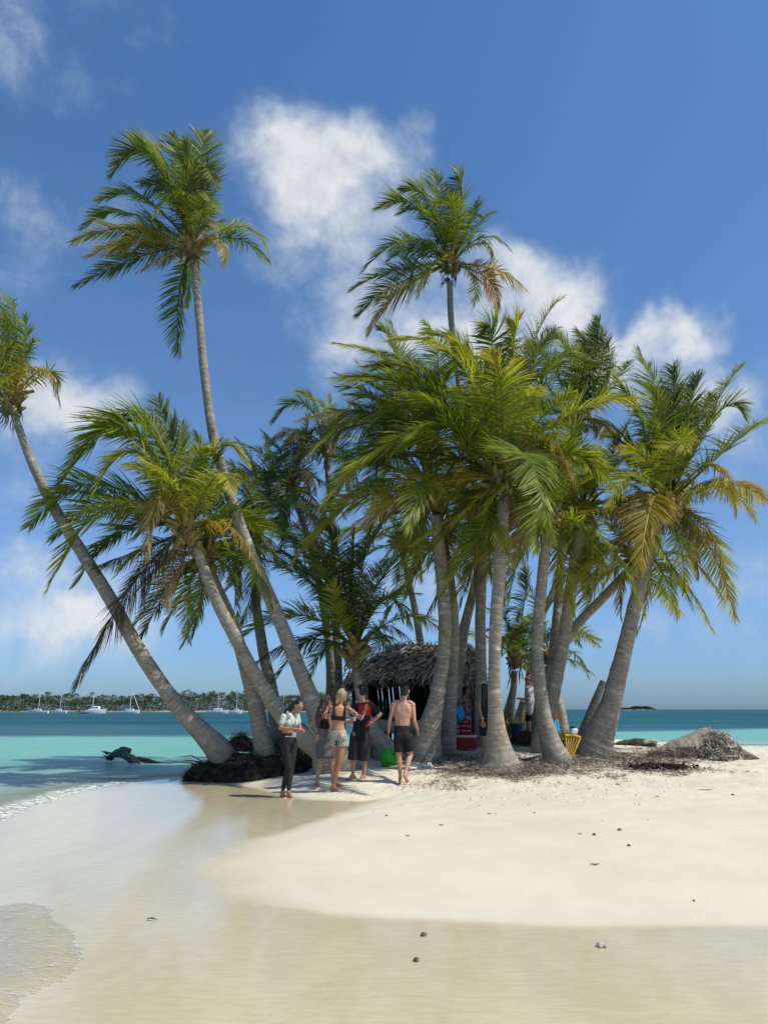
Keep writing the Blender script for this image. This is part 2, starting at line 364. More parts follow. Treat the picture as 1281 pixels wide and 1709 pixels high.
cw = g.mix(g.rng(dp, 0.03, .50, 1.0, 0.0), cw, (.42, .53, .41))
# whitecaps and the foam line on the sand
cap = g.noise(g.coord('Object', (.13, .75, 1)), 1.0, 7, .7); far = g.attr('far')
foam = g.math('MULTIPLY', g.rng(cap, .735, .76), far)
edge = g.math('ADD', dp, g.math('MULTIPLY', g.math('SUBTRACT', g.noise(oc, 1.6, 6, .7), .5), .07))
fline = g.math('MULTIPLY', g.rng(edge, .085, .03), g.rng(g.noise(g.coord('Object', (1, 1.6, 1)), 7, 6, .7, .6), .42, .56))
foam = g.math('MAXIMUM', foam, g.math('MULTIPLY', fline, g.rng(dp, .13, .08)))
cw = g.mix(foam, cw, (.80, .80, .76)); g.put(g.b.inputs['Base Color'], cw)
g.put(g.b.inputs['Roughness'], g.math('ADD', g.math('MULTIPLY', foam, .4), .13)); g.b.inputs['IOR'].default_value = 1.33
g.b.inputs['Specular IOR Level'].default_value = 0.0
w1 = g.noise(g.coord('Object', (.6, 2.2, 1)), 1.5, 6, .62, .4); w2 = g.noise(g.coord('Object', (.12, .55, 1)), 1.0, 5, .65, .3)
g.put(g.b.inputs['Normal'], g.bump(w1, .75, .14, g.bump(w2, .7, .6)))
gls = g.n.new('ShaderNodeBsdfGlossy'); g.put(gls.inputs['Roughness'], g.rng(far, 0, 1, .14, .3)); nrm_ = g.b.inputs['Normal'].links[0].from_socket; g.l.new(nrm_, gls.inputs['Normal'])
fz = g.n.new('ShaderNodeFresnel'); fz.inputs[0].default_value = 1.33; g.l.new(nrm_, fz.inputs['Normal'])
ff = g.math('MULTIPLY', g.math('MINIMUM', fz.outputs[0], .45), g.rng(far, 0, 1, .85, .30)); ff = g.math('MULTIPLY', ff, g.math('SUBTRACT', 1.0, foam))
mg = g.n.new('ShaderNodeMixShader'); g.l.new(ff, mg.inputs[0]); g.l.new(g.b.outputs[0], mg.inputs[1]); g.l.new(gls.outputs[0], mg.inputs[2])
tr = g.n.new('ShaderNodeBsdfTransparent'); mx = g.n.new('ShaderNodeMixShader')
al = g.math('MAXIMUM', g.rng(dp, -.005, .22, .10, 1.0, False), foam); al = g.math('MULTIPLY', al, g.rng(edge, -.012, .003))
g.put(mx.inputs[0], al); g.l.new(tr.outputs[0], mx.inputs[1]); g.l.new(mg.outputs[0], mx.inputs[2]); g.l.new(mx.outputs[0], g.o.inputs[0])
M_sea = g.m
xs = axis((-30000,-5000,5000), (-5000,-600,550), (-600,-60,30), (-60,-20,2), (-20,-8,.5), (-8,-2,.12), (-2,14,.6), (14,80,3), (80,600,40), (600,5000,550), (5000,30000,5000))
ys = axis((-14,3,1), (3,22,.14), (22,50,.7), (50,130,2), (130,600,15), (600,5000,300), (5000,45000,5000))
def seaz(X, Yy):
    amp = .022*sst(-sdf(shore, X, Yy), .5, 5)*(Yy < 60)
    return amp*2.2*fbm(np.stack([X*.5, Yy*1.3, X*0+3], -1), 3)
sea, wv_ = gridmesh('sea', xs, ys, seaz, M_sea); tag(sea, kind='structure')
wX, wY = wv_[:, 0], wv_[:, 1]; tz = terrain(wX, wY)
set_attr(sea, 'wdepth', np.clip(-tz, -1, 5)+(wv_[:, 2])*0)
bnd = 47+0.55*wX*(wX > 0)+.10*wX*(wX < 0)
set_attr(sea, 'zone', np.clip(.5+(bnd-wY)/26, 0, 1)*1.0)
set_attr(sea, 'nearz', sst(wY, 27, 19)*sst(-sdf(shore, wX, wY), 1.4, 5.0)*(wX < 0))
set_attr(sea, 'far', sst(wY, 45, 110))
# ------------------------------------------------------------------ palms
g = NG('palm_leaf'); ca = g.attr('col', 'Color')
gm = g.n.new('ShaderNodeNewGeometry')
cc_ = g.mix(g.math('MULTIPLY', g.noise(g.coord('Object'), 3.0, 3), .35), ca, (.10, .12, .015))
g.put(g.b.inputs['Base Color'], cc_); g.b.inputs['Roughness'].default_value = .46; g.b.inputs['Specular IOR Level'].default_value = .38
tl = g.n.new('ShaderNodeBsdfTranslucent'); g.put(tl.inputs[0], g.mix(1.0, cc_, (1.75, 1.65, .5), 'MULTIPLY'))
mx = g.n.new('ShaderNodeMixShader'); mx.inputs[0].default_value = .44; g.l.new(g.b.outputs[0], mx.inputs[1]); g.l.new(tl.outputs[0], mx.inputs[2]); g.l.new(mx.outputs[0], g.o.inputs[0])
M_leaf = g.m

g = NG('palm_bark'); uv = g.coord('UV'); mp = g.n.new('ShaderNodeMapping'); g.l.new(uv, mp.inputs[0]); mp.inputs['Scale'].default_value = (1, 1, 1)
oc = g.coord('Object'); big = g.noise(oc, 1.6, 4, .6); fine = g.noise(oc, 38, 5, .7); mid = g.noise(oc, 9, 5, .65)
mpw = g.n.new('ShaderNodeMapping'); g.l.new(uv, mpw.inputs[0]); mpw.inputs['Scale'].default_value = (.22, 1.0, 1)
jit = g.noise(mpw.outputs[0], 2.6, 3, .5)
sep = g.n.new('ShaderNodeSeparateXYZ'); g.l.new(uv, sep.inputs[0])
mpl = g.n.new('ShaderNodeMapping'); g.l.new(uv, mpl.inputs[0]); mpl.inputs['Scale'].default_value = (.03, 1.0, 1)
ph = g.math('ADD', g.math('MULTIPLY', sep.outputs[1], 8.5), g.math('MULTIPLY', g.math('SUBTRACT', jit, .5), 3.6)); ph = g.math('ADD', ph, g.math('MULTIPLY', g.noise(mpl.outputs[0], 1.4, 3, .6), 7.0))
fr = g.math('FRACT', ph)
ringl = g.math('MULTIPLY', g.rng(fr, .80, .93), g.rng(fr, 1.0, .955))           # the pale leaf scars
ringd = g.math('MULTIPLY', g.rng(fr, .0, .06), g.rng(fr, .3, .1))
mps = g.n.new('ShaderNodeMapping'); g.l.new(uv, mps.inputs[0]); mps.inputs['Scale'].default_value = (1.0, .22, 1)
crk = g.noise(mps.outputs[0], 26, 4, .6)
tone = g.attr('tone')
c = g.mix(g.rng(mid, .3, .7), (.25, .21, .16), (.40, .345, .265)); c = g.mix(g.rng(big, .4, .65), c, (.28, .255, .21))
c = g.mix(g.math('MULTIPLY', g.math('MULTIPLY', ringl, g.rng(mid, .38, .6)), g.rng(big, .36, .6, .25, 1.0)), c, (.60, .54, .43))
c = g.mix(g.math('MULTIPLY', ringd, g.rng(mid, .35, .7, .05, .5)), c, (.10, .075, .05))
c = g.mix(g.math('MULTIPLY', g.rng(crk, .58, .76), .35), c, (.09, .07, .05))
lich = g.noise(oc, 5.5, 6, .7); c = g.mix(g.math('MULTIPLY', g.rng(lich, .56, .64), .55), c, (.50, .46, .38))
c = g.mix(g.math('MULTIPLY', g.rng(g.noise(oc, 2.7, 6, .7), .55, .68), .6), c, (.085, .06, .04))
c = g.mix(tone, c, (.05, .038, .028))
g.put(g.b.inputs['Base Color'], c); g.b.inputs['Roughness'].default_value = .85; g.b.inputs['Specular IOR Level'].default_value = .2
hgt = g.math('ADD', g.math('MULTIPLY', fr, 1.0), g.math('MULTIPLY', fine, .5)); hgt = g.math('SUBTRACT', g.math('ADD', hgt, g.math('MULTIPLY', mid, .8)), g.math('MULTIPLY', crk, .35))
g.put(g.b.inputs['Normal'], g.bump(hgt, .8, .022)); M_bark = g.m

M_fibre = mat('palm_fibre', (.12, .075, .04), .9, .1, noise=(14, 4, (.26, .18, .10), .35, .7), bump=(30, .6, .02))
M_coco = mat('coconut_husk', (.13, .15, .03), .5, .4, noise=(8, 3, (.22, .15, .05), .35, .7))
M_cocobrown = mat('old_coconut', (.24, .13, .05), .7, .2, noise=(12, 3, (.12, .07, .03), .35, .7))
M_boot = mat('leaf_stalk', (.26, .24, .05), .55, .3, noise=(6, 3, (.30, .18, .07), .35, .65))

KIND = {  # base colour, end-of-leaf colour, end-of-frond colour, droop, lift angle
 'g': ((.135,.200,.024), (.185,.245,.032), (.25,.27,.035), .62, .30),
 'd': ((.065,.105,.018), (.095,.145,.024), (.14,.17,.028), .72, .28),  # deep green, with the shade of the back fronds put into the colour
 'b': ((.10,.155,.036), (.15,.20,.044), (.18,.21,.05), .5, .30),
 'y': ((.225,.275,.030), (.31,.325,.042), (.42,.37,.06), .85, .22),
 'o': ((.22,.185,.020), (.34,.22,.030), (.36,.26,.05), 1.2, .10),
 'w': ((.10,.13,.025), (.40,.33,.22), (.50,.42,.32), 1.0, .15),
 't': ((.27,.21,.04), (.34,.25,.14), (.30,.20,.12), 1.3, .05),
 'r': ((.20,.115,.065), (.32,.20,.14), (.30,.19,.13), 1.5, -.2),
 'k': ((.085,.058,.048), (.14,.095,.08), (.16,.11,.085), 1.6, -.3),
 'x': ((.17,.13,.02), (.50,.17,.02), (.55,.16,.03), 1.2, .1)}
GRAV = np.array([0, 0, -1.0]); WIND = np.array([-1.0, .12, 0.0])
def frond(P0, M, P2, kind, rng, roll=None, wide=1.0, dens=1.0, wind=1.0):
    base, tipc, endc, droop, lift = KIND[kind]
    P0, M, P2 = map(np.asarray, (P0, M, P2)); C = 2*M-.5*(P0+P2)
    n = 16; t = np.linspace(0, 1, n)[:, None]
    R = (1-t)**2*P0+2*t*(1-t)*C+t*t*P2
    # the last third sags in the wind
    L = np.linalg.norm(np.diff(R, axis=0), axis=1).sum()
    R = R+(sst(t, .6, 1.0)**1.5)*(L*.035)*(GRAV+WIND*.6)
    tt = t[:, 0]
    T = nrm(np.gradient(R, axis=0)); up = np.array([0, 0, 1.0])
    if roll is None: roll = rng.uniform(-.5, .5)
    S = np.cross(T, up); sm = np.linalg.norm(S, axis=1)
    S0 = np.cross(nrm(P2-P0), up); S0 = S0/(np.linalg.norm(S0)+1e-6) if np.linalg.norm(S0) > .15 else np.array([rng.uniform(.5, 1), rng.uniform(-.6, .6), 0])
    S = nrm(S+S0*.25*np.sign((S*S0).sum(1, keepdims=True)+1e-6)); S = nrm(S-(S*T).sum(1, keepdims=True)*T)
    for i in range(1, n):
        if S[i]@S[i-1] < 0: S[i] = -S[i]
    Nn = np.cross(S, T)
    if Nn.mean(0)[2] < 0: Nn = -Nn
    cr, sr = math.cos(roll), math.sin(roll); S, Nn = S*cr+Nn*sr, Nn*cr-S*sr
    V = []; Fc = []; Cc = []
    # rachis: flattened tapering rib
    rr = np.interp(tt, [0, .08, .3, 1], [.050, .034, .018, .004])*min(1.0, L/3.5+.2); k = 5; th = np.arange(k)*2*math.pi/k
    V.append((R[:, None]+rr[:, None, None]*(np.cos(th)[None, :, None]*S[:, None]*1.25+np.sin(th)[None, :, None]*Nn[:, None])).reshape(-1, 3))
    Fc += [(i*k+j, i*k+(j+1) % k, (i+1)*k+(j+1) % k, (i+1)*k+j) for i in range(n-1) for j in range(k)]
    rc = np.array((.27, .25, .04)) if kind in 'gdbyw' else (np.array((.45, .32, .04)) if kind in 'otx' else np.array((.14, .09, .05)))
    if kind in 'd': rc = rc*.5
    Cc.append(np.tile(rc, (n*k, 1))); nv = n*k
    # leaflets
    m_ = max(18, int(L*29*dens)); ms = m_*2
    tl_ = np.linspace(.13, 1, m_); tl_ = np.concatenate([tl_, tl_])+rng.uniform(-.003, .003, ms); tl_ = np.clip(tl_, 0, 1)
    side = np.concatenate([np.ones(m_), -np.ones(m_)])
    ip = lambda A: np.stack([np.interp(tl_, tt, A[:, q]) for q in range(3)], -1)
    p = ip(R); Tl = nrm(ip(T)); Sl = nrm(ip(S)); Nl = nrm(ip(Nn))
    ln = np.interp(tl_, [.1, .25, .45, .7, .88, 1], [.55, .92, 1, .80, .52, .28])*(.232*L+.11)*wide*rng.uniform(.82, 1.1, ms)
    # clumps move together
    cl = np.stack([np.interp(tl_, np.linspace(0, 1, 15), rng.normal(0, 1, 15)) for _ in range(4)], -1)
    cl2 = np.stack([np.interp(tl_, np.linspace(0, 1, 15), rng.normal(0, 1, 15)) for _ in range(4)], -1)
    cl = np.where(side[:, None] > 0, cl, cl2)
    a = np.interp(tl_, [.1, .5, 1], [1.20, .95, .35])+.09*cl[:, 0]+rng.normal(0, .07, ms)
    v = lift+.22*cl[:, 1]+rng.normal(0, .12, ms)
    d = nrm(np.cos(a)[:, None]*Tl+np.sin(a)[:, None]*(side[:, None]*Sl*np.cos(v)[:, None]+Nl*np.sin(v)[:, None]))
    g_ = (droop*(.36+.14*cl[:, 2])+rng.normal(0, .06, ms))[:, None]; w_ = (wind*(.20+.12*cl[:, 3]))[:, None]
    K = 4; pts = [p]; dk = d
    for q in range(1, K+1):
        dk = nrm(d+(GRAV*g_+WIND*w_)*(q/K)**1.1*1.9); pts.append(pts[-1]+dk*(ln/K)[:, None])
    wd0 = nrm(Tl-(Tl*d).sum(1, keepdims=True)*d); nd = np.cross(d, wd0); twist = rng.normal(0, .5, ms)[:, None]
    wd = nrm(wd0*np.cos(twist)+nd*np.sin(twist))
    wdt = (.0160*rng.uniform(.8, 1.2, ms)*(.55+.5*np.clip(ln/.8, 0, 1)))[:, None]/max(dens, .5)**.5*wide
    if kind in 'rk': wdt *= .75
    prof = [.55, 1, .85, .55]
    vv = []
    for q in range(K): vv += [pts[q]-wd*wdt*prof[q], pts[q]+wd*wdt*prof[q]]
    vv.append(pts[K]); vv = np.stack(vv, 1)          # ms, 9, 3
    base, tipc, endc = map(np.array, (base, tipc, endc))
    j = rng.uniform(.75, 1.3, ms)[:, None]*(1+.15*cl[:, 0:1]); e = sst(tl_+rng.normal(0, .08, ms), .55, 1.0)[:, None]
    cb = (base*(1-e*.5)+endc*e*.5)*j; ct = (tipc*(1-e)+endc*e)*j
    old = (rng.rand(ms) < (.05 if kind in 'dgb' else .16))[:, None]
    ct = np.where(old, np.array((.30, .22, .10)), ct)
    cols = np.stack([cb*(1-(q//2)/4.0)+ct*((q//2)/4.0) for q in range(9)], 1)
    V.append(vv.reshape(-1, 3)); Cc.append(cols.reshape(-1, 3))
    b = nv+np.arange(ms)*9
    for q in range(K-1): Fc += np.stack([b+2*q, b+2*q+1, b+2*q+3, b+2*q+2], -1).tolist()
    Fc += np.stack([b+6, b+7, b+8], -1).tolist()
    return np.concatenate(V), Fc, np.concatenate(Cc)

def put_frond(root, *a, **k):
    v, f, c = frond(*a, **k)
    o = mk('frond', v, f, M_leaf, root)
    at = o.data.color_attributes.new('col', 'FLOAT_COLOR', 'POINT')
    at.data.foreach_set('color', np.concatenate([np.clip(c, 0, 1), np.ones((len(c), 1))], 1).astype(np.float32).ravel())
    if a[3] in 'rk': o['label'] = 'dead brown frond hanging down'
    elif a[3] in 'otx': o['label'] = 'yellowing old frond'
    return o

def catmull(P, n):
    P = np.asarray(P, float); Q = np.vstack([2*P[0]-P[1], P, 2*P[-1]-P[-2]]); out_ = []
    for i in range(len(P)-1):
        a, b, c, d = Q[i:i+4]
        t = np.linspace(0, 1, n, endpoint=False)[:, None]
        out_.append(.5*((2*b)+(c-a)*t+(2*a-5*b+4*c-d)*t**2+(3*b-a-3*c+d)*t**3))
    return np.vstack(out_+[P[-1:]])
def trunk(root, way, Yb, Yt, rng, cut=False, name='trunk', tonefn=None, sink=.25):
    """way: (px, py, width px) from the ground up"""
    n = len(way); pts = []
    for i, (px, py, w) in enumerate(way):
        Y_ = lerp(Yb, Yt, i/(n-1)); pts.append(list(W(px, py, Y_))+[w*(1, .94, .88, .84)[min(i, 3)]*mpp(px, py, Y_)/2])
    pts = np.array(pts); d0 = nrm(pts[0, :3]-pts[1, :3])
    gz0 = gz(pts[0, 0], pts[0, 1])
    if pts[0, 2] > gz0+.03 and sdf(shore, pts[:1, 0], pts[:1, 1])[0] > 0:
        e_ = pts[0].copy(); e_[:2] += (pts[0]-pts[1])[:2]*min(1.0, (pts[0, 2]-gz0)/max(.2, pts[1, 2]-pts[0, 2]))*.5; e_[2] = gz0; e_[3] *= 1.1; pts = np.vstack([e_, pts])
    first = pts[0].copy(); first[:3] += d0*sink*.5+np.array([0, 0, -sink]); first[3] *= 1.12
    pts = np.vstack([first, pts])
    c = catmull(pts, 24); seg = np.linalg.norm(np.diff(c[:, :3], axis=0), axis=1); s_ = np.concatenate([[0], np.cumsum(seg)])
    m_ = max(30, int(s_[-1]/.045)); si = np.linspace(0, s_[-1], m_)
    R = np.stack([np.interp(si, s_, c[:, q]) for q in range(4)], -1)
    r = R[:, 3]; k = 22; T = nrm(np.gradient(R[:, :3], axis=0)); ref = np.array([.2, 1, .05]); A = nrm(np.cross(T, ref)); B = np.cross(T, A)
    th = np.arange(k+1)*2*math.pi/k
    ph = (si*9.5) % 1.0
    cyl = np.stack([np.cos(th)[None]*2.0+0*si[:, None], np.sin(th)[None]*2+0*si[:, None], si[:, None]*2.2+0*th[None]], -1)+rng.uniform(0, 60)
    rad = r[:, None]*(1+.035*(ph[:, None]-.5)+.10*vnoise(cyl*.8)+.05*vnoise(cyl*3))
    v = R[:, None, :3]+rad[..., None]*(np.cos(th)[None, :, None]*A[:, None]+np.sin(th)[None, :, None]*B[:, None])
    v[:, k] = v[:, 0]
    i, j = np.meshgrid(np.arange(m_-1), np.arange(k), indexing='ij'); a = (i*(k+1)+j).ravel()
    f = np.stack([a, a+1, a+k+2, a+k+1], -1).tolist(); f.append([(m_-1)*(k+1)+q for q in range(k)])
    o = mk(name, v.reshape(-1, 3), f, M_bark, root, smooth=True)
    uvl = o.data.uv_layers.new(name='UVMap'); li = np.empty(len(o.data.loops), np.int32); o.data.loops.foreach_get('vertex_index', li)
    U = np.stack([np.tile(th, m_)*.16, np.repeat(si, k+1)], -1)[li]; uvl.data.foreach_set('uv', U.astype(np.float32).ravel())
    tn = np.zeros(m_) if tonefn is None else tonefn(si/s_[-1])
    set_attr(o, 'tone', np.repeat(tn, k+1))
    return R

def crown_base(root, c, r, rng, nuts=0, dangle=0, nutmat=None):
    """stalk bases and brown fibre at the head of the trunk"""
    m = MB(); c = np.asarray(c)
    for i in range(16):
        a = i*2.4+rng.uniform(-.2, .2); e = rng.uniform(.3, 1.2); d = np.array([math.cos(a)*math.cos(e), math.sin(a)*math.cos(e), math.sin(e)])
        b = c+np.array([math.cos(a), math.sin(a), 0])*r*.5+np.array([0, 0, rng.uniform(-.35, .1)])
        m.tube([b, b+d*.18+np.array([0, 0, .05]), b+d*.42], [r*.55, r*.36, r*.2], 6)
    m.build('stalk_bases', M_boot, root)
    fm = MB()
    for i in range(26):
        a = rng.uniform(0, 6.28); b = c+np.array([math.cos(a), math.sin(a), 0])*r*.95+np.array([0, 0, rng.uniform(-.5, .15)])
        l = rng.uniform(.15, .45); e = b+np.array([math.cos(a)*.1-.05, math.sin(a)*.1, -l])
        fm.tube([b, (b+e)/2+rng.normal(0, .03, 3), e], [.012, .02, .004], 4)
    for i in range(dangle):
        a = rng.uniform(0, 6.28); b = c+np.array([math.cos(a), math.sin(a), 0])*r*1.2; l = rng.uniform(.6, 1.25)
        q = [b+np.array([math.cos(a)*.28*t_-.1*t_, math.sin(a)*.2*t_, -l*t_**1.3]) for t_ in np.linspace(0, 1, 6)]; q = np.array(q)+rng.normal(0, .012, (6, 3)); fm.tube(q, [.012, .022, .024, .02, .014, .004], 4)
    fm.ell(c+np.array([0, 0, -.05]), (r*1.25, r*1.25, .28)); fm.build('crown_fibre', M_fibre, root)
    for i in range(nuts):
        a = rng.uniform(3.3, 6.1) if i < nuts*.7 else rng.uniform(0, 3.1); q = c+np.array([math.cos(a)*(r+.12), math.sin(a)*(r+.12), -.15-rng.uniform(0, .25)])
        k = MB(); k.ell(q, (.080, .080, .105)); k.tube([q+np.array([0, 0, .12]), c+np.array([math.cos(a)*r*.5, math.sin(a)*r*.5, .15])], [.012, .02], 5)
        k.build('coconut', nutmat or M_coco, root, smooth=True)

def palm(label, way, Yb, Yt, crown, fr=(), auto=0, aR=2.6, kinds='gggyd', seed=1, nuts=3, dangle=0, bias=.25, elmin=-35, tonefn=None, dens=1.0, group='coconut palms on the islet', autoaz=None, r0=.16, sink=.25):
    rng = np.random.RandomState(seed)
    bx, by, _w = way[0]
    if Yb is None: Yb = float(ground_at(bx, by)[1]); Yt = Yb+Yt
    b = W(bx, by, Yb); b[2] = min(b[2], gz(b[0], b[1])) if sdf(shore, np.array([b[0]]), np.array([b[1]]))[0] > 0 else b[2]
    root = empty('palm_tree', b, label, 'palm tree', group)
    trunk(root, way, Yb, Yt, rng, tonefn=tonefn, sink=sink)
    c = W(crown[0], crown[1], Yt); crown_base(root, c, r0, rng, nuts, dangle)
    for q in fr:
        (mx_, my_, tx, ty, dz, kd) = q[:6]; o_ = q[6] if len(q) > 6 else {}
        o_ = dict(o_); st = o_.pop('start', None)
        s0 = W(st[0], st[1], Yt) if st else c+nrm(W(mx_, my_, Yt+dz*.5)-c)*.12
        o_.setdefault('dens', dens); put_frond(root, s0, W(mx_, my_, Yt+dz*.55), W(tx, ty, Yt+dz), kd, rng, **o_)
    for i in range(auto):
        az = (i+rng.uniform(-.3, .3))*2.39996 if autoaz is None else rng.uniform(*autoaz)
        e = math.radians(lerp(78, elmin, ((i+.5)/auto)**.85)+rng.uniform(-8, 8)); L_ = aR*rng.uniform(.85, 1.1)*(.8 if e > 1.0 else 1)
        d = np.array([math.cos(az)*math.cos(e), math.sin(az)*math.cos(e), math.sin(e)])
        M_ = c+d*L_*.52+WIND*L_*.06*bias*4+np.array([0, 0, .02*L_]); T_ = c+d*L_*.93+WIND*L_*.2*bias*4*.5+GRAV*L_*(.16+.22*math.cos(e))
        kd = kinds[rng.randint(len(kinds))]
        if e < -.25 and rng.rand() < .3: kd = 'too'[rng.randint(3)] if 'd' not in kinds[:2] else 'k'
        put_frond(root, c+d*.1, M_, T_, kd, rng, dens=dens)
    return root, c

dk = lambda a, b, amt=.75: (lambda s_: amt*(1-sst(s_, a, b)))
# the tall leaning palm on the left, its crown high above the others
palm('tallest coconut palm, thin curved trunk, crown alone high in the sky on the left',
 [(538,1222,40),(524,1180,33),(500,1118,28),(466,1035,27),(432,955,24),(398,868,22),(358,735,19),(341,620,17),(330,500,15),(324,440,15)], 17.0, 17.0, (321,412),
 [(275,278,237,229,.6,'y'),(250,262,193,285,-.5,'b'),(306,285,296,217,.8,'b'),(332,285,347,212,.5,'g'),(333,288,367,305,-.9,'d'),(318,300,312,232,-.6,'g'),
  (240,333,172,327,.7,'g'),(216,356,144,374,.2,'g'),(216,382,127,397,-.4,'w'),(233,402,146,424,-.8,'o'),(235,428,130,472,.3,'d'),(280,427,232,450,-.6,'t'),
  (402,378,450,412,.3,'y'),(392,398,452,432,.9,'d'),(366,400,376,442,-.8,'o'),(347,366,366,388,-.7,'w'),(298,500,302,588,.3,'d',{'roll':0.2}),(298,330,262,356,-1.1,'y'),(285,300,262,250,0.2,'g'),(338,330,350,262,.2,'d'),(300,330,240,300,.9,'d')],
 auto=7, aR=2.6, kinds='ggb', elmin=15, bias=.5, seed=3, nuts=3, r0=.17)
# far-left palm, crown half out of the frame
palm('coconut palm leaning far left, its crown cut by the left edge of the picture',
 [(368,1258,46),(335,1220,35),(290,1170,29),(240,1098,28),(190,1010,26),(145,935,24),(95,855,21),(55,775,18),(33,718,15),(24,690,15)], 17.6, 16.6, (20,668),
 [(6,570,-2,480,.4,'g'),(28,560,22,488,.6,'g'),(45,590,62,565,-.2,'y'),(75,618,104,668,-.3,'t'),(82,622,98,650,.5,'g'),(-10,620,-35,560,.3,'y'),(-30,650,-90,690,.2,'o'),(-25,610,-80,600,-.5,'g'),(0,610,-12,530,-.6,'y'),(35,600,48,520,.2,'g'),(10,600,14,520,-.3,'g'),(-30,680,-70,760,0,'g'),(30,640,40,590,-.9,'o'),(5,640,-30,640,-.8,'y')],
 seed=5, nuts=2, dangle=4, r0=.17, tonefn=dk(.04,.14,.5))
# the two palms on the root mound whose crowns hang over the left beach
palm('thick grey palm leaning left behind the women, shaggy crown with long dead fronds',
 [(560,1262,50),(528,1245,44),(492,1218,38),(455,1172,31),(418,1112,26),(388,1055,25),(360,1000,22),(335,935,20),(322,905,20)], 17.2, 16.3, (312,886),
 [(228,705,112,790,.4,'g'),(215,722,128,762,-.7,'g'),(285,760,270,655,.4,'b',{'roll':1.2}),(243,738,172,700,.9,'g'),(232,755,165,812,-1.0,'y'),(262,720,205,690,.2,'g'),
  (160,808,57,868,.2,'g'),(185,838,95,890,.8,'g'),(178,850,88,972,-.6,'y'),(262,835,252,925,-1.3,'t'),(358,752,421,765,.2,'y'),(350,790,372,730,.8,'d'),
  (222,975,130,1137,.0,'k',{'roll':.9,'wide':1.05,'dens':1.5}),(215,925,164,940,.6,'k'),(288,945,283,1012,-.7,'r'),(300,950,262,1000,-.4,'r'),(380,878,438,948,-.4,'o'),(340,800,330,718,-.6,'g'),(285,810,240,760,-1.3,'y'),
  (300,790,310,700,.5,'g'),(330,830,390,810,-.9,'y'),(230,880,150,930,1.2,'d'),(350,850,420,850,.7,'d'),(262,800,210,770,-1.2,'y'),(320,780,350,740,-.9,'y')],
 seed=11, auto=5, aR=3.0, kinds='gy', elmin=0, nuts=3, dangle=5, r0=.18)
palm('palm with dark cracked base standing on the root mound, low crown over the water',
 [(440,1252,37),(434,1215,30),(425,1170,29),(412,1125,26),(396,1065,24),(378,1015,22),(356,965,19),(350,940,18)], 17.6, 17.4, (346,925),
 [(285,968,222,1045,.2,'g'),(278,990,240,1060,.8,'d'),(332,1010,308,1072,-.4,'y'),(395,872,478,885,.5,'g'),(400,930,450,1010,.3,'g'),(290,930,230,985,-.3,'g'),(262,940,200,1000,.6,'d'),(385,960,400,1040,-.4,'g'),(315,985,320,1065,.6,'g'),(300,1000,275,1050,-.2,'g'),
  (360,870,395,850,-.3,'g'),(340,860,330,800,.4,'d'),(420,905,490,950,.8,'y'),(300,880,250,880,.8,'g')],
 seed=12, auto=7, nuts=3, aR=2.3, kinds='dg', tonefn=dk(.02,.3,.35))
palm('dark thin palm just right of the root mound, crown lost among other leaves',
 [(462,1215,28),(455,1160,22),(442,1100,21),(433,1050,20),(427,1000,18),(428,940,16),(432,880,15)], 20.5, 20.5, (432,865),
 [(425,790,400,730,.3,'d'),(450,790,445,720,.3,'d'),(480,800,500,740,.3,'d'),(400,850,350,900,.3,'d'),(425,960,405,1040,-.4,'k'),(470,880,520,930,.3,'d'),(405,800,380,765,-.3,'d'),(415,930,380,980,.2,'d')],
 seed=13, auto=10, aR=2.9, kinds='ddd', tonefn=lambda s_: .25+0*s_, elmin=-45)
# small high crown between the tall palm and the grove
palm('slender dark palm with a small high crown left of the big green heads',
 [(567,1200,18),(563,1120,17),(560,1000,14),(556,880,13),(548,800,12),(546,765,12)], 23, 23, (545,745),
 [(505,672,458,700,.3,'b'),(528,680,497,648,.3,'b'),(548,700,552,655,.6,'g'),(575,690,600,668,.4,'g'),(490,718,445,742,.3,'t'),(520,720,500,790,.3,'d'),(580,760,600,820,.4,'d'),(510,760,470,820,.3,'d'),(500,740,440,770,.3,'d'),(545,690,520,660,-.6,'g'),(590,730,625,760,.2,'g')],
 seed=14, auto=5, aR=2.3, kinds='db', tonefn=lambda s_: .35+0*s_)
palm('thin palm left of the hut, dark crown showing below the small high one',
 [(550,1195,18),(552,1130,17),(545,1050,15),(530,960,14),(508,880,13),(492,830,13)], 22, 21.5, (487,812),
 [(455,790,405,830,.3,'d'),(470,760,440,715,.3,'d'),(505,740,520,690,.3,'d'),(440,760,400,735,.3,'g'),(530,800,580,860,.3,'d'),(470,850,440,930,.2,'r'),(520,770,570,760,.2,'d')],
 seed=15, auto=12, aR=2.6, kinds='ddk', tonefn=lambda s_: .25+0*s_, elmin=-45)
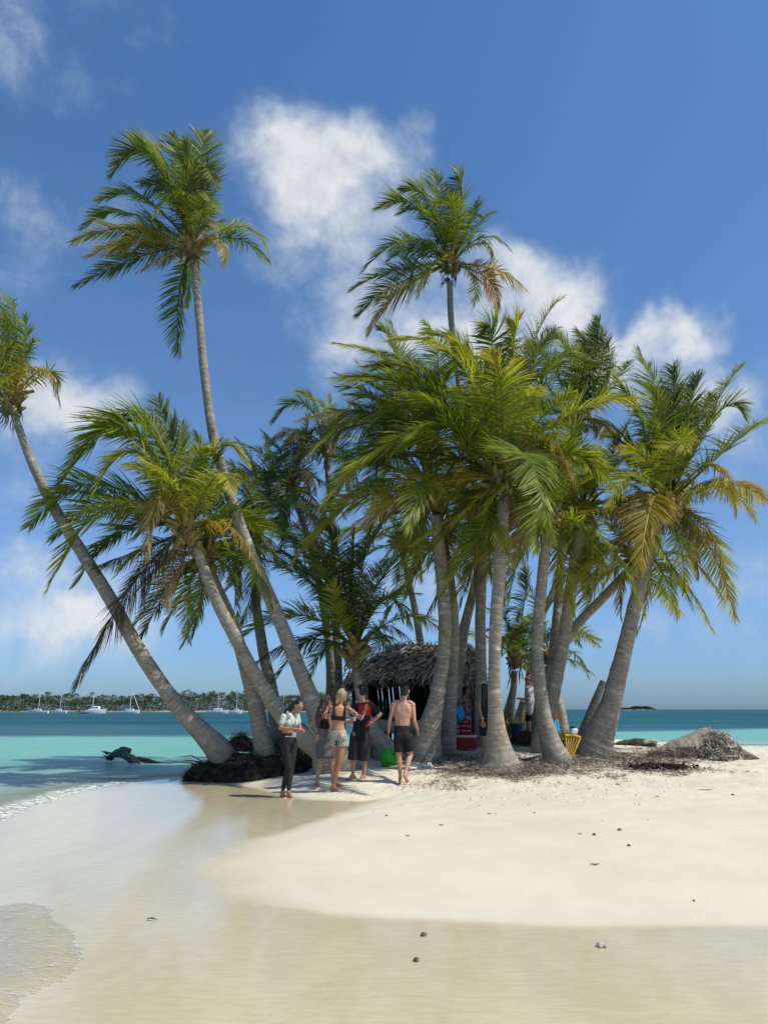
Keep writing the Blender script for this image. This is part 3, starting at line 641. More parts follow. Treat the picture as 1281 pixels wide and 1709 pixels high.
# low palm in front of the hut
palm('short palm beside the hut with long arching fronds close to the ground',
 [(642,1252,44),(628,1230,32),(612,1200,23),(601,1160,20),(595,1120,19),(594,1100,20)], 18.3, 17.8, (592,1082),
 [(588,985,596,878,.3,'d',{'roll':1.2,'wind':.3}),(530,985,443,925,.3,'d'),(556,960,500,868,.3,'g'),(628,978,690,905,.4,'b',{'wind':.2}),(500,1026,397,1062,-.3,'g'),(528,1062,455,1138,-.2,'d'),(500,1068,425,1105,.5,'k'),
  (645,1000,690,1040,.3,'g'),(675,1030,745,1052,-.5,'y'),(640,1045,692,1068,.4,'r'),(562,1020,562,962,-1.0,'y'),(568,940,545,862,.8,'d'),(600,960,640,870,.9,'d'),(560,1000,520,930,-.8,'d'),(540,950,470,880,1.0,'d'),(520,960,430,900,1.4,'d'),(610,990,650,930,-.7,'d'),(640,1060,600,1110,-.8,'d'),(545,1080,520,1125,-.9,'d'),(630,1010,700,985,1.0,'g')],
 seed=16, auto=0, aR=2.2, kinds='dd', nuts=1, bias=.1)
# palms of the grove, left of the front one
palm('rough grey palm with a broad patchy foot at the right of the hut opening',
 [(708,1268,64),(714,1225,46),(728,1165,30),(739,1100,27),(742,1040,26),(737,970,25),(731,900,24),(727,860,22)], None, -.4, (724,830),
 [(650,760,560,800,.5,'g'),(672,700,585,650,.5,'g'),(700,700,690,590,.6,'g'),(660,850,600,930,.5,'t'),(690,880,640,930,-.2,'o'),(700,900,680,990,.6,'y'),(640,800,550,860,1.0,'o'),(765,890,790,980,.6,'y'),(745,930,715,1020,.7,'k')],
 seed=21, auto=14, aR=3.1, kinds='ggyy', elmin=-20, nuts=4)
palm('palm behind the patchy one, crown bulging left with a reddish dead frond',
 [(746,1246,32),(750,1190,24),(755,1120,21),(757,1040,20),(748,950,18),(730,860,17),(708,770,16),(700,735,16)], 19.0, 18.3, (697,715),
 [(640,655,566,618,.3,'g'),(650,610,566,565,.2,'y'),(690,620,610,575,.4,'g'),(600,708,492,755,-.3,'r'),(610,688,503,694,-.6,'w'),(680,640,655,530,.5,'g'),(730,620,715,530,.5,'g'),(640,740,560,810,.5,'y'),(620,660,568,640,.8,'b'),(655,670,600,600,-.5,'g'),(740,640,770,570,.2,'g'),(665,700,610,650,-.8,'g'),(660,590,640,545,.6,'b')],
 seed=22, auto=12, aR=3.0, kinds='ggdy', elmin=-30, nuts=3)
# the high crown in the middle of the sky
palm('tall slim palm behind the grove, its round crown standing above all the others there',
 [(770,1235,26),(762,1160,22),(772,1060,20),(790,985,17),(797,930,15),(790,800,13),(768,650,12),(753,540,12),(750,470,12)], 20.5, 20.0, (750,440),
 [(712,335,676,312,.3,'b'),(733,345,728,280,.5,'g'),(768,345,766,274,.4,'b'),(692,345,634,342,.4,'g'),(792,380,823,352,.4,'b'),(755,345,720,345,-1.2,'g'),(802,405,822,428,-.5,'y'),(820,448,880,478,-.3,'o'),
  (815,468,832,520,.3,'x'),(788,460,790,512,-.6,'g'),(675,402,608,448,.3,'g'),(662,450,590,478,-.2,'b'),(655,478,600,520,.5,'b'),(660,492,618,550,-.5,'t'),(722,440,700,492,-1.1,'y'),(700,430,690,470,.8,'d'),(715,360,670,350,.9,'d'),(780,380,800,330,.9,'d'),(735,380,700,340,-.7,'g'),(700,400,650,420,-.8,'y')],
 seed=23, auto=6, aR=2.3, kinds='db', elmin=20, nuts=6, r0=.15)
palm('thin pale palm far behind the hut roof, leaning left',
 [(715,1215,22),(708,1120,16),(694,1030,13),(680,960,12),(672,925,12)], 24, 24, (668,905),
 [(620,880,560,910,.3,'d'),(650,860,600,820,.3,'d')],
 seed=24, auto=10, aR=2.6, kinds='dg', elmin=-35)
palm('smooth pale palm directly behind the front trunk, with a person in front of its foot',
 [(806,1235,30),(804,1180,26),(802,1120,22),(801,1040,21),(803,970,20),(806,900,19)], 20.0, 20.0, (806,870),
 [(760,900,700,960,.3,'y'),(850,900,885,960,.3,'y'),(790,930,770,1010,.3,'d')],
 seed=25, auto=10, aR=3.0, kinds='gdy', elmin=-35)
# the front palm
palm('front palm of the grove, straight ringed trunk on a wide flared foot, bright green crown',
 [(836,1288,84),(834,1268,62),(830,1235,44),(827,1195,32),(824,1130,24),(827,1040,25),(833,950,25),(837,880,24),(839,835,25)], None, -.1, (834,800),
 [(694,728,545,830,-.9,'y'),(710,812,575,882,-.9,'o'),(770,612,664,556,-.8,'y'),(715,662,570,620,-.6,'g'),(838,672,822,580,-1.9,'y',{'wind':.1,'roll':.1,'wide':1.2}),(884,588,943,486,-.2,'y',{'wide':.6}),(854,600,866,530,.1,'y'),(822,592,818,538,.1,'g'),
  (935,700,1075,652,-.6,'y'),(905,735,965,800,-.9,'t'),(720,690,615,690,-.5,'g'),(790,610,720,545,.7,'g'),(800,640,760,560,-.3,'y'),(900,640,960,580,.8,'g'),(880,650,900,570,-.5,'g'),(940,760,1010,780,.8,'y'),(760,860,700,930,.7,'o'),(870,870,850,950,.8,'t'),
  (720,640,625,600,1.1,'d'),(755,700,680,650,-1.2,'g'),(745,760,640,760,1.2,'g'),(900,700,960,650,-1.2,'g'),(860,700,905,640,-1.5,'y'),(800,700,760,640,-1.4,'g'),(775,850,690,905,-.2,'y'),(890,850,930,900,-.4,'g'),(800,880,750,960,1.0,'g'),(780,690,700,600,.2,'g'),(860,640,930,540,1.2,'d')],
 seed=31, auto=8, aR=3.4, kinds='gy', nuts=3, dangle=9, elmin=0, r0=.2, tonefn=lambda s_: .35*sst(s_, .8, .97))  # upper trunk darkens toward the crown: its shade is put into the bark colour
# right of the front palm
palm('palm with reddish patches leaning right at its foot beside the yellow chair',
 [(929,1272,50),(918,1240,38),(906,1192,29),(899,1130,24),(896,1060,23),(902,990,22),(909,920,22),(913,890,22)], None, -.2, (913,862),
 [(1030,848,1075,892,-.4,'t',{'start':(925,870)}),(850,868,780,905,.2,'o'),(880,780,850,700,.4,'g'),(930,780,960,710,.4,'g'),(960,870,1010,950,.4,'y'),(870,920,850,1000,.6,'y'),(935,940,960,1020,.5,'y'),(985,800,1050,800,.3,'y')],
 seed=32, auto=15, aR=2.9, kinds='ggy', elmin=-30, nuts=5, dangle=3)
palm('grey palm just right of the reddish one, leaning right as it rises',
 [(905,1232,34),(914,1190,27),(928,1130,26),(941,1060,25),(950,1000,24),(960,930,22),(968,885,24)], 19.0, 18.5, (972,850),
 [(1010,780,1050,700,.3,'g'),(960,760,950,660,.3,'g'),(1000,940,940,1000,.2,'y'),(1040,860,1090,930,.3,'r'),(920,760,880,690,.4,'g')],
 seed=33, auto=14, aR=3.0, kinds='gdy', elmin=-35, nuts=4)
palm('dark palm at the back whose upright fronds rise above the right half of the grove',
 [(908,1205,22),(920,1120,19),(931,1000,17),(938,900,16),(948,790,15),(957,720,15)], 21.0, 20.6, (960,700),
 [(1003,610,1000,522,-.3,'d',{'wide':.9,'roll':1.0}),(985,620,965,545,.3,'d'),(950,605,926,550,-.2,'g'),(925,620,885,570,.3,'g'),(1020,640,1050,600,.3,'g'),(1010,650,1015,560,.5,'d'),(975,620,990,540,.8,'d'),(1000,720,1060,740,.3,'d'),(990,590,1003,530,.1,'d')],
 seed=34, auto=11, aR=2.7, kinds='ddg', elmin=-40)
palm('palm leaning strongly right behind the big right-hand one',
 [(903,1165,20),(925,1105,19),(955,1052,18),(1000,1003,18),(1040,962,18),(1056,945,18)], 20.2, 19.4, (1064,930),
 [(1035,975,1040,1030,-.2,'t'),(1010,960,960,1010,.2,'y'),(1100,985,1140,1020,.3,'y'),(1080,990,1060,1060,.3,'t'),(1030,880,990,850,.3,'d'),(1090,860,1110,800,.3,'g'),(1020,920,940,960,-.4,'y')],
 seed=35, auto=9, aR=2.4, kinds='gy', elmin=-40, sink=.6)
palm('big palm on the right, wide banded trunk, fronds reaching the picture edge',
 [(988,1262,64),(1001,1225,52),(1017,1180,41),(1030,1130,36),(1047,1060,30),(1064,990,27),(1084,920,25),(1103,868,24)], None, -.7, (1114,838),
 [(1122,705,1126,603,.3,'d'),(1100,690,1072,576,.2,'g'),(1185,690,1240,601,.4,'g',{'wide':.7}),(1142,705,1163,619,.6,'d'),(1195,692,1246,688,-.5,'b',{'wind':.5}),(1225,738,1277,698,.4,'g'),(1190,775,1230,852,-.5,'o'),(1205,808,1300,838,.7,'o'),
  (1182,885,1218,988,.2,'t'),(1135,915,1144,982,-.3,'y'),(1040,790,965,800,-.4,'g'),(1030,905,945,990,.2,'y'),(1060,870,1000,1000,.4,'o'),(1128,740,1152,745,-1.3,'y'),(1075,720,1030,622,.2,'g'),(1050,740,990,690,.5,'g'),(1150,890,1165,960,.4,'t'),(1160,880,1195,930,-.2,'t'),
  (1105,730,1090,640,-.7,'g'),(1160,750,1200,690,-.9,'g'),(1080,770,1030,740,-1.1,'y'),(1170,820,1215,800,-.8,'y'),(1060,830,990,860,.9,'d'),(1090,900,1060,960,.6,'y'),(1150,730,1190,650,.9,'d'),(1060,760,1010,720,1.2,'d'),(1115,730,1110,650,1.2,'d')],
 seed=36, auto=9, aR=3.0, kinds='gy', nuts=4, dangle=3, elmin=-30, r0=.2)
palm('small palm at the back in the gap right of the front trunk, low crown',
 [(846,1205,20),(850,1180,17),(856,1150,13),(858,1120,12)], 23.5, 23.5, (860,1098),
 [(838,1010,828,958,.3,'d'),(875,1000,880,945,.3,'d'),(845,1040,795,1005,.3,'d'),(905,1030,935,985,.3,'d'),(940,1060,1000,1062,.2,'g'),(930,1095,990,1118,.3,'d'),(848,1060,835,1090,-.3,'y'),(888,1040,915,1060,-.3,'g'),(890,1120,905,1150,.2,'d')],
 seed=37, auto=8, aR=2.2, kinds='ddg', elmin=15, nuts=1)
palm('slim pale palm half hidden behind the two right-of-centre trunks',
 [(882,1200,16),(884,1120,14),(900,1040,13),(925,980,12),(938,930,12)], 24, 24, (942,905), [], seed=38, auto=9, aR=2.3, kinds='dg', elmin=0)
palm('short leafy palm at the back, right of the gap palm, fronds low over the sea',
 [(935,1190,18),(926,1160,16),(918,1130,14),(916,1115,14)], 23, 23, (917,1095),
 [(960,1062,1000,1075,.2,'g'),(955,1090,985,1130,.3,'d'),(880,1050,840,1070,.2,'d'),(900,1030,885,975,.2,'d')], seed=39, auto=5, aR=1.7, kinds='dg', elmin=15, nuts=0)
# ------------------------------------------------------------------ people
SKIN_L = mat('skin_fair', (.50, .27, .18), .5, .35, noise=(9, 3, (.44, .22, .14), .35, .7))
SKIN_M = mat('skin_tanned', (.42, .20, .11), .48, .35, noise=(9, 3, (.36, .165, .09), .35, .7))
SKIN_D = mat('skin_brown', (.20, .095, .05), .5, .35, noise=(9, 3, (.16, .075, .04), .35, .7))
TATTOO = mat('tattooed_skin', (.40, .24, .16), .5, .3, noise=(26, 6, (.09, .075, .065), .44, .58))
HAIR_B = mat('black_hair', (.010, .008, .007), .4, .5, bump=(60, .5, .006, (1, 1, .15)))
HAIR_BR = mat('brown_hair', (.035, .018, .010), .42, .5, noise=(30, 4, (.075, .035, .018), .4, .7), bump=(60, .6, .006, (1, 1, .15)))
HAIR_BL = mat('blonde_hair', (.40, .29, .15), .45, .5, noise=(34, 4, (.20, .13, .06), .4, .7, (1, 1, .3)), bump=(60, .6, .006, (1, 1, .2)))
C_BLACK = mat('black_cloth', (.012, .012, .014), .75, .25, noise=(14, 4, (.020, .020, .023), .35, .7), bump=(20, .5, .012))
C_MINT = mat('pale_mint_jersey', (.50, .56, .49), .8, .2, noise=(14, 4, (.44, .50, .44), .35, .7), bump=(18, .4, .01))
C_GREY = mat('grey_linen', (.105, .11, .105), .85, .15, noise=(18, 4, (.15, .155, .15), .35, .7), bump=(16, .6, .015, (1, 1, .4)))
C_CHAR = mat('charcoal_shorts_cloth', (.030, .029, .028), .85, .15, noise=(14, 4, (.048, .046, .044), .35, .7), bump=(12, .7, .02, (1, 1, .5)))
C_RED = mat('red_cloth', (.48, .010, .014), .7, .25, bump=(18, .5, .012))
C_NAVY = mat('navy_cloth', (.015, .028, .05), .75, .25, bump=(18, .5, .012))
C_WHITE = mat('white_tshirt_cloth', (.62, .63, .64), .8, .2, bump=(16, .5, .015))
C_BLUE = mat('bright_blue_nylon', (.01, .30, .62), .45, .4, noise=(7, 3, (.015, .36, .68), .4, .6), bump=(9, .7, .03))
WHITE_P = mat('white_plastic', (.70, .70, .68), .35, .5)
BLACK_P = mat('black_plastic', (.015, .015, .017), .3, .5)
EYE = mat('dark_eye', (.02, .015, .012), .25, .5)
g = NG('patterned_shorts'); oc = g.coord('Object')
v = g.voro(oc, 7.5); rings = g.math('FRACT', g.math('MULTIPLY', v, 5.5)); ln_ = g.math('MULTIPLY', g.rng(rings, .25, .32), g.rng(rings, .62, .55))
c = g.mix(ln_, (.50, .45, .36), (.05, .04, .035)); c = g.mix(g.rng(v, .20, .17), c, (.42, .36, .27))
gv = g.voro(oc, 2.6); c = g.mix(g.rng(g.noise(oc, 4.2, 1), .60, .62), c, (.015, .11, .055))
g.put(g.b.inputs['Base Color'], c); g.b.inputs['Roughness'].default_value = .7; C_PAT = g.m
g = NG('patterned_dress'); oc = g.coord('Object')
v = g.voro(oc, 16, o='Color'); s1 = g.n.new('ShaderNodeSeparateColor'); g.l.new(v, s1.inputs[0])
c = g.mix(g.rng(s1.outputs[0], .45, .5), (.50, .44, .38), (.16, .09, .11)); c = g.mix(g.rng(s1.outputs[1], .75, .78), c, (.05, .04, .07))
g.put(g.b.inputs['Base Color'], c); g.b.inputs['Roughness'].default_value = .8; C_DRESS = g.m

def solid(name, m, material, parent, vox=.009, it=3, mats=None, idxfn=None, rough=0.0):
    tmp = m.build('tmp', material, origin=world_loc(parent)); 
    md = tmp.modifiers.new('r', 'REMESH'); md.mode = 'VOXEL'; md.voxel_size = vox; md.use_smooth_shade = True
    sm = tmp.modifiers.new('s', 'SMOOTH'); sm.factor = .5; sm.iterations = it
    bpy.context.view_layer.update(); dg = bpy.context.evaluated_depsgraph_get(); ev = tmp.evaluated_get(dg)
    me = bpy.data.meshes.new_from_object(ev); me.name = name
    bpy.data.objects.remove(tmp)
    if rough:
        co = np.empty(len(me.vertices)*3, np.float32); me.vertices.foreach_get('co', co); co = co.reshape(-1, 3); no = np.empty(len(me.vertices)*3, np.float32); me.vertices.foreach_get('normal', no)
        co = co+no.reshape(-1, 3)*(rough*fbm(co*np.array([38, 38, 14.0])+3, 3))[:, None]; me.vertices.foreach_set('co', co.astype(np.float32).ravel())
    me.materials.clear()
    for q in (mats or [material]): me.materials.append(q)
    n = len(me.polygons)
    if idxfn is not None:
        c = np.empty(n*3, np.float32); me.polygons.foreach_get('center', c); c = c.reshape(-1, 3)+np.array(world_loc(parent))
        me.polygons.foreach_set('material_index', idxfn(c).astype(np.int32))
    else: me.polygons.foreach_set('material_index', np.zeros(n, np.int32))
    me.polygons.foreach_set('use_smooth', np.ones(n, bool)); me.update()
    o = bpy.data.objects.new(name, me); COL.objects.link(o); o.parent = parent
    return o
def segd(p, a, b):
    a, b = np.array(a), np.array(b); t = np.clip(((p-a)@(b-a))/((b-a)@(b-a)), 0, 1)[:, None]; return np.linalg.norm(p-(a+t*(b-a)), axis=1)
def hand(m, wr, dirv_, palm_n, s=1.0, curl=.5, thumb=1):
    """palm, four unequal fingers bent at the knuckles, thumb from the side of the palm"""
    d = nrm(np.array(dirv_, float)); nn_ = np.array(palm_n, float); nn_ = nrm(nn_-(nn_@d)*d); sd_ = np.cross(d, nn_)*thumb
    pc = np.array(wr)+d*.048*s; m.ell(pc, (.026*s, .046*s, .014*s), axes=[sd_, d, nn_])
    for i, (o_, l) in enumerate(((.021, .070), (.007, .079), (-.007, .073), (-.020, .058))):
        b = np.array(wr)+d*.082*s+sd_*o_*s; dd = d.copy()
        r = .0095*s; p0 = b
        for k_, fl in enumerate((.42, .33, .25)):
            ang = curl*(.5+.45*k_); dd = nrm(d*math.cos(ang*(k_+1)*.6)+nn_*math.sin(ang*(k_+1)*.6)+sd_*o_*2.2); p1 = p0+dd*l*fl*s
            m.limb(p0, p1, r, r*.9, n=8); p0 = p1; r *= .9
    b = np.array(wr)+d*.026*s+sd_*.022*s; t1 = b+nrm(d*.6+sd_*.75+nn_*.2)*.034*s; t2 = t1+nrm(d*.85+sd_*.25+nn_*.45)*.028*s
    m.limb(b, t1, .0125*s, .011*s, n=8); m.limb(t1, t2, .011*s, .009*s, n=8)
def foot(m, ankle, heel, toe, s=1.0, r=.042):
    a, h, t = map(np.array, (ankle, heel, toe)); m.limb(a, lerp(a, h, .62), r*.85*s, .036*s)
    h2 = h+np.array([0, 0, .030*s]); t2 = t+np.array([0, 0, .018*s]); ball = lerp(h2, t2, .70)
    m.ell(h2, .032*s); m.limb(h2, ball, .030*s, .026*s); m.limb(a, lerp(h2, t2, .5)+np.array([0, 0, .012]), .036*s, .026*s)
    d = nrm(t2-h2); sd_ = nrm(np.cross(d, [0, 0, 1.0]))
    m.ell(ball, (.044*s, .036*s, .020*s), axes=[sd_, d, np.cross(sd_, d)])
    for i in range(5):
        o_ = (-.034+.017*i)*s; l = (.048-.007*abs(i-1.0))*s
        b = ball+sd_*o_; m.limb(b, b+d*l+np.array([0, 0, -.006]), .013*s if i else .014*s, .008*s, n=8)
def frame(fwd, upv):
    f = nrm(np.array(fwd, float)); u = np.array(upv, float); u = nrm(u-(u@f)*f); return np.cross(f, u), f, u      # side, forward, up

class Figure:
    def __init__(s, label, Y, J, height, skin, face, headup=(0, 0, 1), female=False, seed=0, arm=1.0, leg=1.0, base=None):
        s.P = {k: W(q[0], q[1], Y+(q[2] if len(q) > 2 else 0)) for k, q in J.items()}
        P = s.P; s.s = height/1.72; s.skin = skin; s.female = female; s.arm = arm; s.leg = leg
        b = base if base is not None else [P['hip'][0], Y, gz(P['hip'][0], Y)]
        s.root = empty('person', b, label, 'person'); s.face = face; s.hup = headup
        sh = nrm(P['shR']-P['shL']); s.U = sh; s.U = nrm(sh-sh[2]*np.array([0, 0, .6]))
        s.hU = nrm(P['hipR']-P['hipL']) if 'hipR' in P else s.U
    def torso(s, m, g_=0.0, top=True, lo=0.0, hi=1.0):
        """elliptical rings from crotch to collar; g_ = inflate; lo..hi limits"""
        P, k = s.P, s.s; hip, wa = P['hip'], P['waist']; shm = (P['shL']+P['shR'])/2; nk = P['neck']
        ch = lerp(wa, shm, .55); w_sh = np.linalg.norm(P['shR']-P['shL'])/2; f = s.female
        cen = [hip+np.array([0, 0, -.07*k]), hip, lerp(hip, wa, .5), wa, lerp(wa, ch, .5), ch, lerp(ch, shm, .6), shm+np.array([0, 0, .01]), lerp(shm, nk, .5), nk]
        hw = s.hw; ww = s.ww
        ru = [hw*.80, hw, lerp(hw, ww, .45), ww, lerp(ww, w_sh*.96, .55), w_sh*.97, w_sh*1.04, w_sh*.98, w_sh*.50, .052*k]
        rv = [.095*k, .112*k if f else .105*k, .098*k, .082*k if f else .092*k, .09*k, .105*k, .098*k, .075*k, .058*k, .052*k]
        n = len(cen); a = int(round(lo*(n-1))); b = int(round(hi*(n-1)))+1
        UU = [lerp(s.hU, s.U, min(1, i/4.0)) for i in range(n)]
        m.etube(cen[a:b], [x+g_ for x in ru[a:b]], [x+g_ for x in rv[a:b]], np.array(UU[a:b]), n=20)
        return cen
    def armseg(s, m, q, g_=0.0, upto=1.0, fore=True):
        P, k = s.P, s.s*s.arm; a, b, c = P['sh'+q], P['el'+q], P['wr'+q]
        if upto < 1: b = lerp(a, b, upto); m.limb(a, b, .052*k+g_, lerp(.052, .038, upto)*k+g_*1.4); return
        m.limb(a, lerp(a, b, .45), .052*k+g_, .046*k+g_); m.limb(lerp(a, b, .45), b, .046*k+g_, .036*k+g_)
        if fore: m.limb(b, lerp(b, c, .35), .037*k+g_, .038*k+g_); m.limb(lerp(b, c, .35), c, .038*k+g_, .024*k+g_)
    def legseg(s, m, q, g_=0.0, thigh=1.0, calf=1.0, gk=None):
        P, k = s.P, s.s*s.leg; a, b, c = P['hip'+q], P['kn'+q], P['an'+q]; gk = g_ if gk is None else gk
        e = lerp(a, b, thigh); m.limb(a, lerp(a, e, .5), .086*k+g_, lerp(.086, .052, thigh*.5)*k+lerp(g_, gk, .5)); m.limb(lerp(a, e, .5), e, lerp(.086, .052, thigh*.5)*k+lerp(g_, gk, .5), lerp(.086, .052, thigh)*k+gk)
        if calf > 0:
            e = lerp(b, c, calf); back = nrm(np.cross(c-b, np.cross(s.fwdfoot(q), c-b)))*-.012*k
            m.limb(b, lerp(b, c, .3)+back, .050*k+g_, .053*k+g_); m.limb(lerp(b, c, .3)+back, lerp(b, c, max(calf, .31)), .053*k+g_, lerp(.053, .029, (calf-.3)/.7)*k+g_)
    def fwdfoot(s, q): return s.P['toe'+q]-s.P['he'+q]
    def body(s, tattoo=None, curlL=.5, curlR=.5, hdL=None, hdR=None, pnL=(0, 1, 0), pnR=(0, 1, 0), thL=1, thR=-1, ears=True, hands='LR', arms='LR', legs='LR'):
        m = MB(); P, k = s.P, s.s; s.torso(m)
        side, f, u = frame(s.face, s.hup); s.hf = (side, f, u); hc = P['head']
        m.limb(P['neck']+np.array([0, 0, -.03]), hc-u*.05*k-f*.012*k, .054*k*(.86 if s.female else 1), .050*k*(.86 if s.female else 1))
        m.ell(hc+u*.018*k-f*.012*k, (.074*k, .094*k, .092*k), axes=[side, f, u]); m.ell(hc-u*.040*k+f*.022*k, (.056*k, .062*k, .070*k), axes=[side, f, u])
        m.ell(hc-u*.092*k+f*.055*k, (.026*k, .024*k, .020*k), axes=[side, f, u])                        # chin
        m.limb(hc+f*.082*k+u*.012*k, hc+f*.104*k-u*.026*k, .009*k, .014*k, n=8)                        # nose
        m.ell(hc+f*.078*k+u*.028*k, (.044*k, .014*k, .010*k), axes=[side, f, u]); m.ell(hc+f*.083*k-u*.056*k, (.023*k, .012*k, .010*k), axes=[side, f, u])
        if ears:
            for q in (-1, 1): m.ell(hc+side*q*.077*k-f*.006*k-u*.006*k, (.010*k, .019*k, .031*k), axes=[side, f, u])
        if s.female:
            fw = np.cross(np.array([0, 0, 1.0]), s.U); fw = fw if fw@f > 0 else -fw; s.fw = fw; shm = (P['shL']+P['shR'])/2
            ch = lerp(P['waist'], shm, .56)
            for q in (-1, 1): m.ell(ch+s.U*q*.065*k+fw*.080*k, (.058*k,)*3); m.ell(P['hip']+s.hU*q*.07*k-fw*.055*k-np.array([0, 0, .01]), (.082*k, .078*k, .088*k))
        else:
            fw = np.cross(np.array([0, 0, 1.0]), s.U); fw = fw if fw@f > 0 else -fw; s.fw = fw
            shm = (P['shL']+P['shR'])/2
            for q in (-1, 1):
                m.ell(lerp(P['waist'], shm, .74)-fw*.062*k+s.U*q*.085*k, (.060*k, .038*k, .085*k), axes=[s.U, fw, np.array([0, 0, 1.0])])     # shoulder blades
                m.ell(lerp(P['waist'], shm, .22)-fw*.066*k+s.U*q*.040*k, (.028*k, .026*k, .13*k), axes=[s.U, fw, np.array([0, 0, 1.0])])
                m.ell(P['hip']+s.hU*q*.06*k-fw*.045*k, (.078*k, .072*k, .08*k))
                m.ell(lerp(P['sh'+'LR'[(q+1)//2]], P['neck'], .35)+np.array([0, 0, .022]), (.07*k, .05*k, .036*k), axes=list(frame(s.fw, (0, 0, 1))[0:1])+list(frame(s.fw, (0, 0, 1))[1:]))
        for q in arms:
            m.ell(P['sh'+q], .056*k*s.arm*(.90 if s.female else 1.0)); s.armseg(m, q)
            if q in hands:
                hd = (hdL if q == 'L' else hdR); hd = P['wr'+q]-P['el'+q] if hd is None else hd
                hand(m, P['wr'+q], hd, pnL if q == 'L' else pnR, k, curlL if q == 'L' else curlR, thL if q == 'L' else thR)
        for q in legs: s.legseg(m, q); foot(m, P['an'+q], P['he'+q], P['toe'+q], k)
        fn = None
        if tattoo:
            a, b, c = (P[t+tattoo] for t in ('sh', 'el', 'wr'))
            fn = lambda c_: ((np.minimum(segd(c_, lerp(a, b, .12), b), segd(c_, b, lerp(b, c, .55))) < .062)).astype(int)
        s.b = solid('body', m, s.skin, s.root, .0085, 3, mats=[s.skin, TATTOO] if tattoo else None, idxfn=fn)
        for q in (-1, 1):
            e = MB(); e.ell(hc+f*.083*k+side*q*.031*k+u*.010*k, (.012*k, .006*k, .006*k), axes=[side, f, u], n=8, m=6); e.build('eye', EYE, s.root, smooth=True)
        return s
    def hair_cap(s, m, low=0.0, thick=1.10):
        side, f, u = s.hf; k, hc = s.s, s.P['head']
        m.ell(hc+u*.036*k-f*.030*k, (.077*k*thick/1.06, .088*k*thick/1.06, .082*k*thick/1.06), axes=[side, f, u])
        m.ell(hc-u*.015*k-f*.050*k, (.074*k*thick/1.06, .060*k, .078*k), axes=[side, f, u])
def feet_fix(J, Y, base):
    return J

def leg_ground(px, py):           # depth at which a foot seen at this photo point stands
    return float(ground_at(px, py)[1])
def cloth_skirt(name, m_, parent, cen, ru, rv, U, folds=9, amp=.06, seed=0, thick=.004):
    cen = np.asarray(cen, float); n = 64; k = 14; rng = np.random.RandomState(seed)
    t = np.linspace(0, 1, k); ti = np.linspace(0, 1, len(cen)); C = np.stack([np.interp(t, ti, cen[:, q]) for q in range(3)], -1)
    a = np.interp(t, ti, ru); b = np.interp(t, ti, rv); th = np.arange(n)*2*math.pi/n
    fo = 1+amp*(t[:, None]**.8)*(np.sin(folds*th[None]+1.5*t[:, None]+seed)+.6*np.sin((folds*1.7//1)*th[None]+seed*2))*.7
    U = nrm(np.asarray(U, float)); V_ = nrm(np.cross([0, 0, 1.0], U)); 
    v = C[:, None]+(a[:, None]*fo*np.cos(th)[None])[..., None]*U+(b[:, None]*fo*np.sin(th)[None])[..., None]*V_
    v[-1, :, 2] += .012*np.sin(5*th+seed); vi = v-(v-C[:, None])*.05
    V2 = np.concatenate([v.reshape(-1, 3), vi.reshape(-1, 3)]); f = []; o_ = k*n
    for i in range(k-1):
        for j in range(n): j2 = (j+1) % n; f += [(i*n+j, i*n+j2, (i+1)*n+j2, (i+1)*n+j), (o_+i*n+j, o_+(i+1)*n+j, o_+(i+1)*n+j2, o_+i*n+j2)]
    for j in range(n): j2 = (j+1) % n; f += [((k-1)*n+j, (k-1)*n+j2, o_+(k-1)*n+j2, o_+(k-1)*n+j), (j, o_+j, o_+j2, j2)]
    return mk(name, V2, f, m_, parent, smooth=True)

# -- woman in mint top and black leggings, looking down at her hands
Y1 = leg_ground(481, 1331)
w1 = Figure('woman in pale mint crop top and black leggings, white headphones round her neck, looking down', Y1, {
 'head': (497.5, 1178.5, -.02), 'neck': (484.5, 1190, 0), 'shL': (473, 1196, -.10), 'shR': (495.5, 1195, .10), 'waist': (481, 1223), 'hip': (482, 1238),
 'hipL': (476, 1243, -.05), 'hipR': (489, 1243, .05), 'elL': (467.5, 1215.5, -.14), 'wrL': (492, 1217, -.26), 'elR': (500, 1214, .12), 'wrR': (504, 1220, -.10),
 'knL': (482, 1281, -.12), 'anL': (471.5, 1319, .02), 'heL': (469.5, 1331.5, .07), 'toeL': (479, 1334.5, -.14), 'knR': (486, 1280, .0), 'anR': (481.5, 1321, -.08), 'heR': (479.5, 1331.5, -.03), 'toeR': (492, 1334, -.13)},
 1.62, SKIN_M, (.62, -.50, -.42), headup=(.38, -.2, .9), female=True); w1.hw = .145; w1.ww = .112
w1.body(curlL=.9, curlR=.9, hdL=(.9, -.3, .1), hdR=(.5, -.8, .1), pnL=(0, .4, -.9), pnR=(-.8, 0, -.4))
P = w1.P; m = MB(); w1.hair_cap(m); sd_, f_, u_ = w1.hf; hc = P['head']
m.limb(hc-f_*.08+u_*.01, P['neck']+np.array([-.07, .05, .03]), .058, .05); m.limb(P['neck']+np.array([-.07, .05, .03]), P['shL']+np.array([-.045, .07, -.14]), .05, .042); m.limb(P['shL']+np.array([-.045, .07, -.14]), P['waist']+np.array([-.11, .09, .06]), .042, .022)
solid('hair', m, HAIR_B, w1.root, .008, 1, rough=.010)
m = MB(); w1.torso(m, .010, lo=.52, hi=.88)
for q in 'LR': w1.armseg(m, q, .006, upto=.55); m.ell(P['sh'+q], .052)
ch = lerp(P['waist'], (P['shL']+P['shR'])/2, .56)
for q in (-1, 1): m.ell(ch+w1.U*q*.062+w1.fw*.074, .064)
solid('crop_top', m, C_MINT, w1.root, .009, 3)
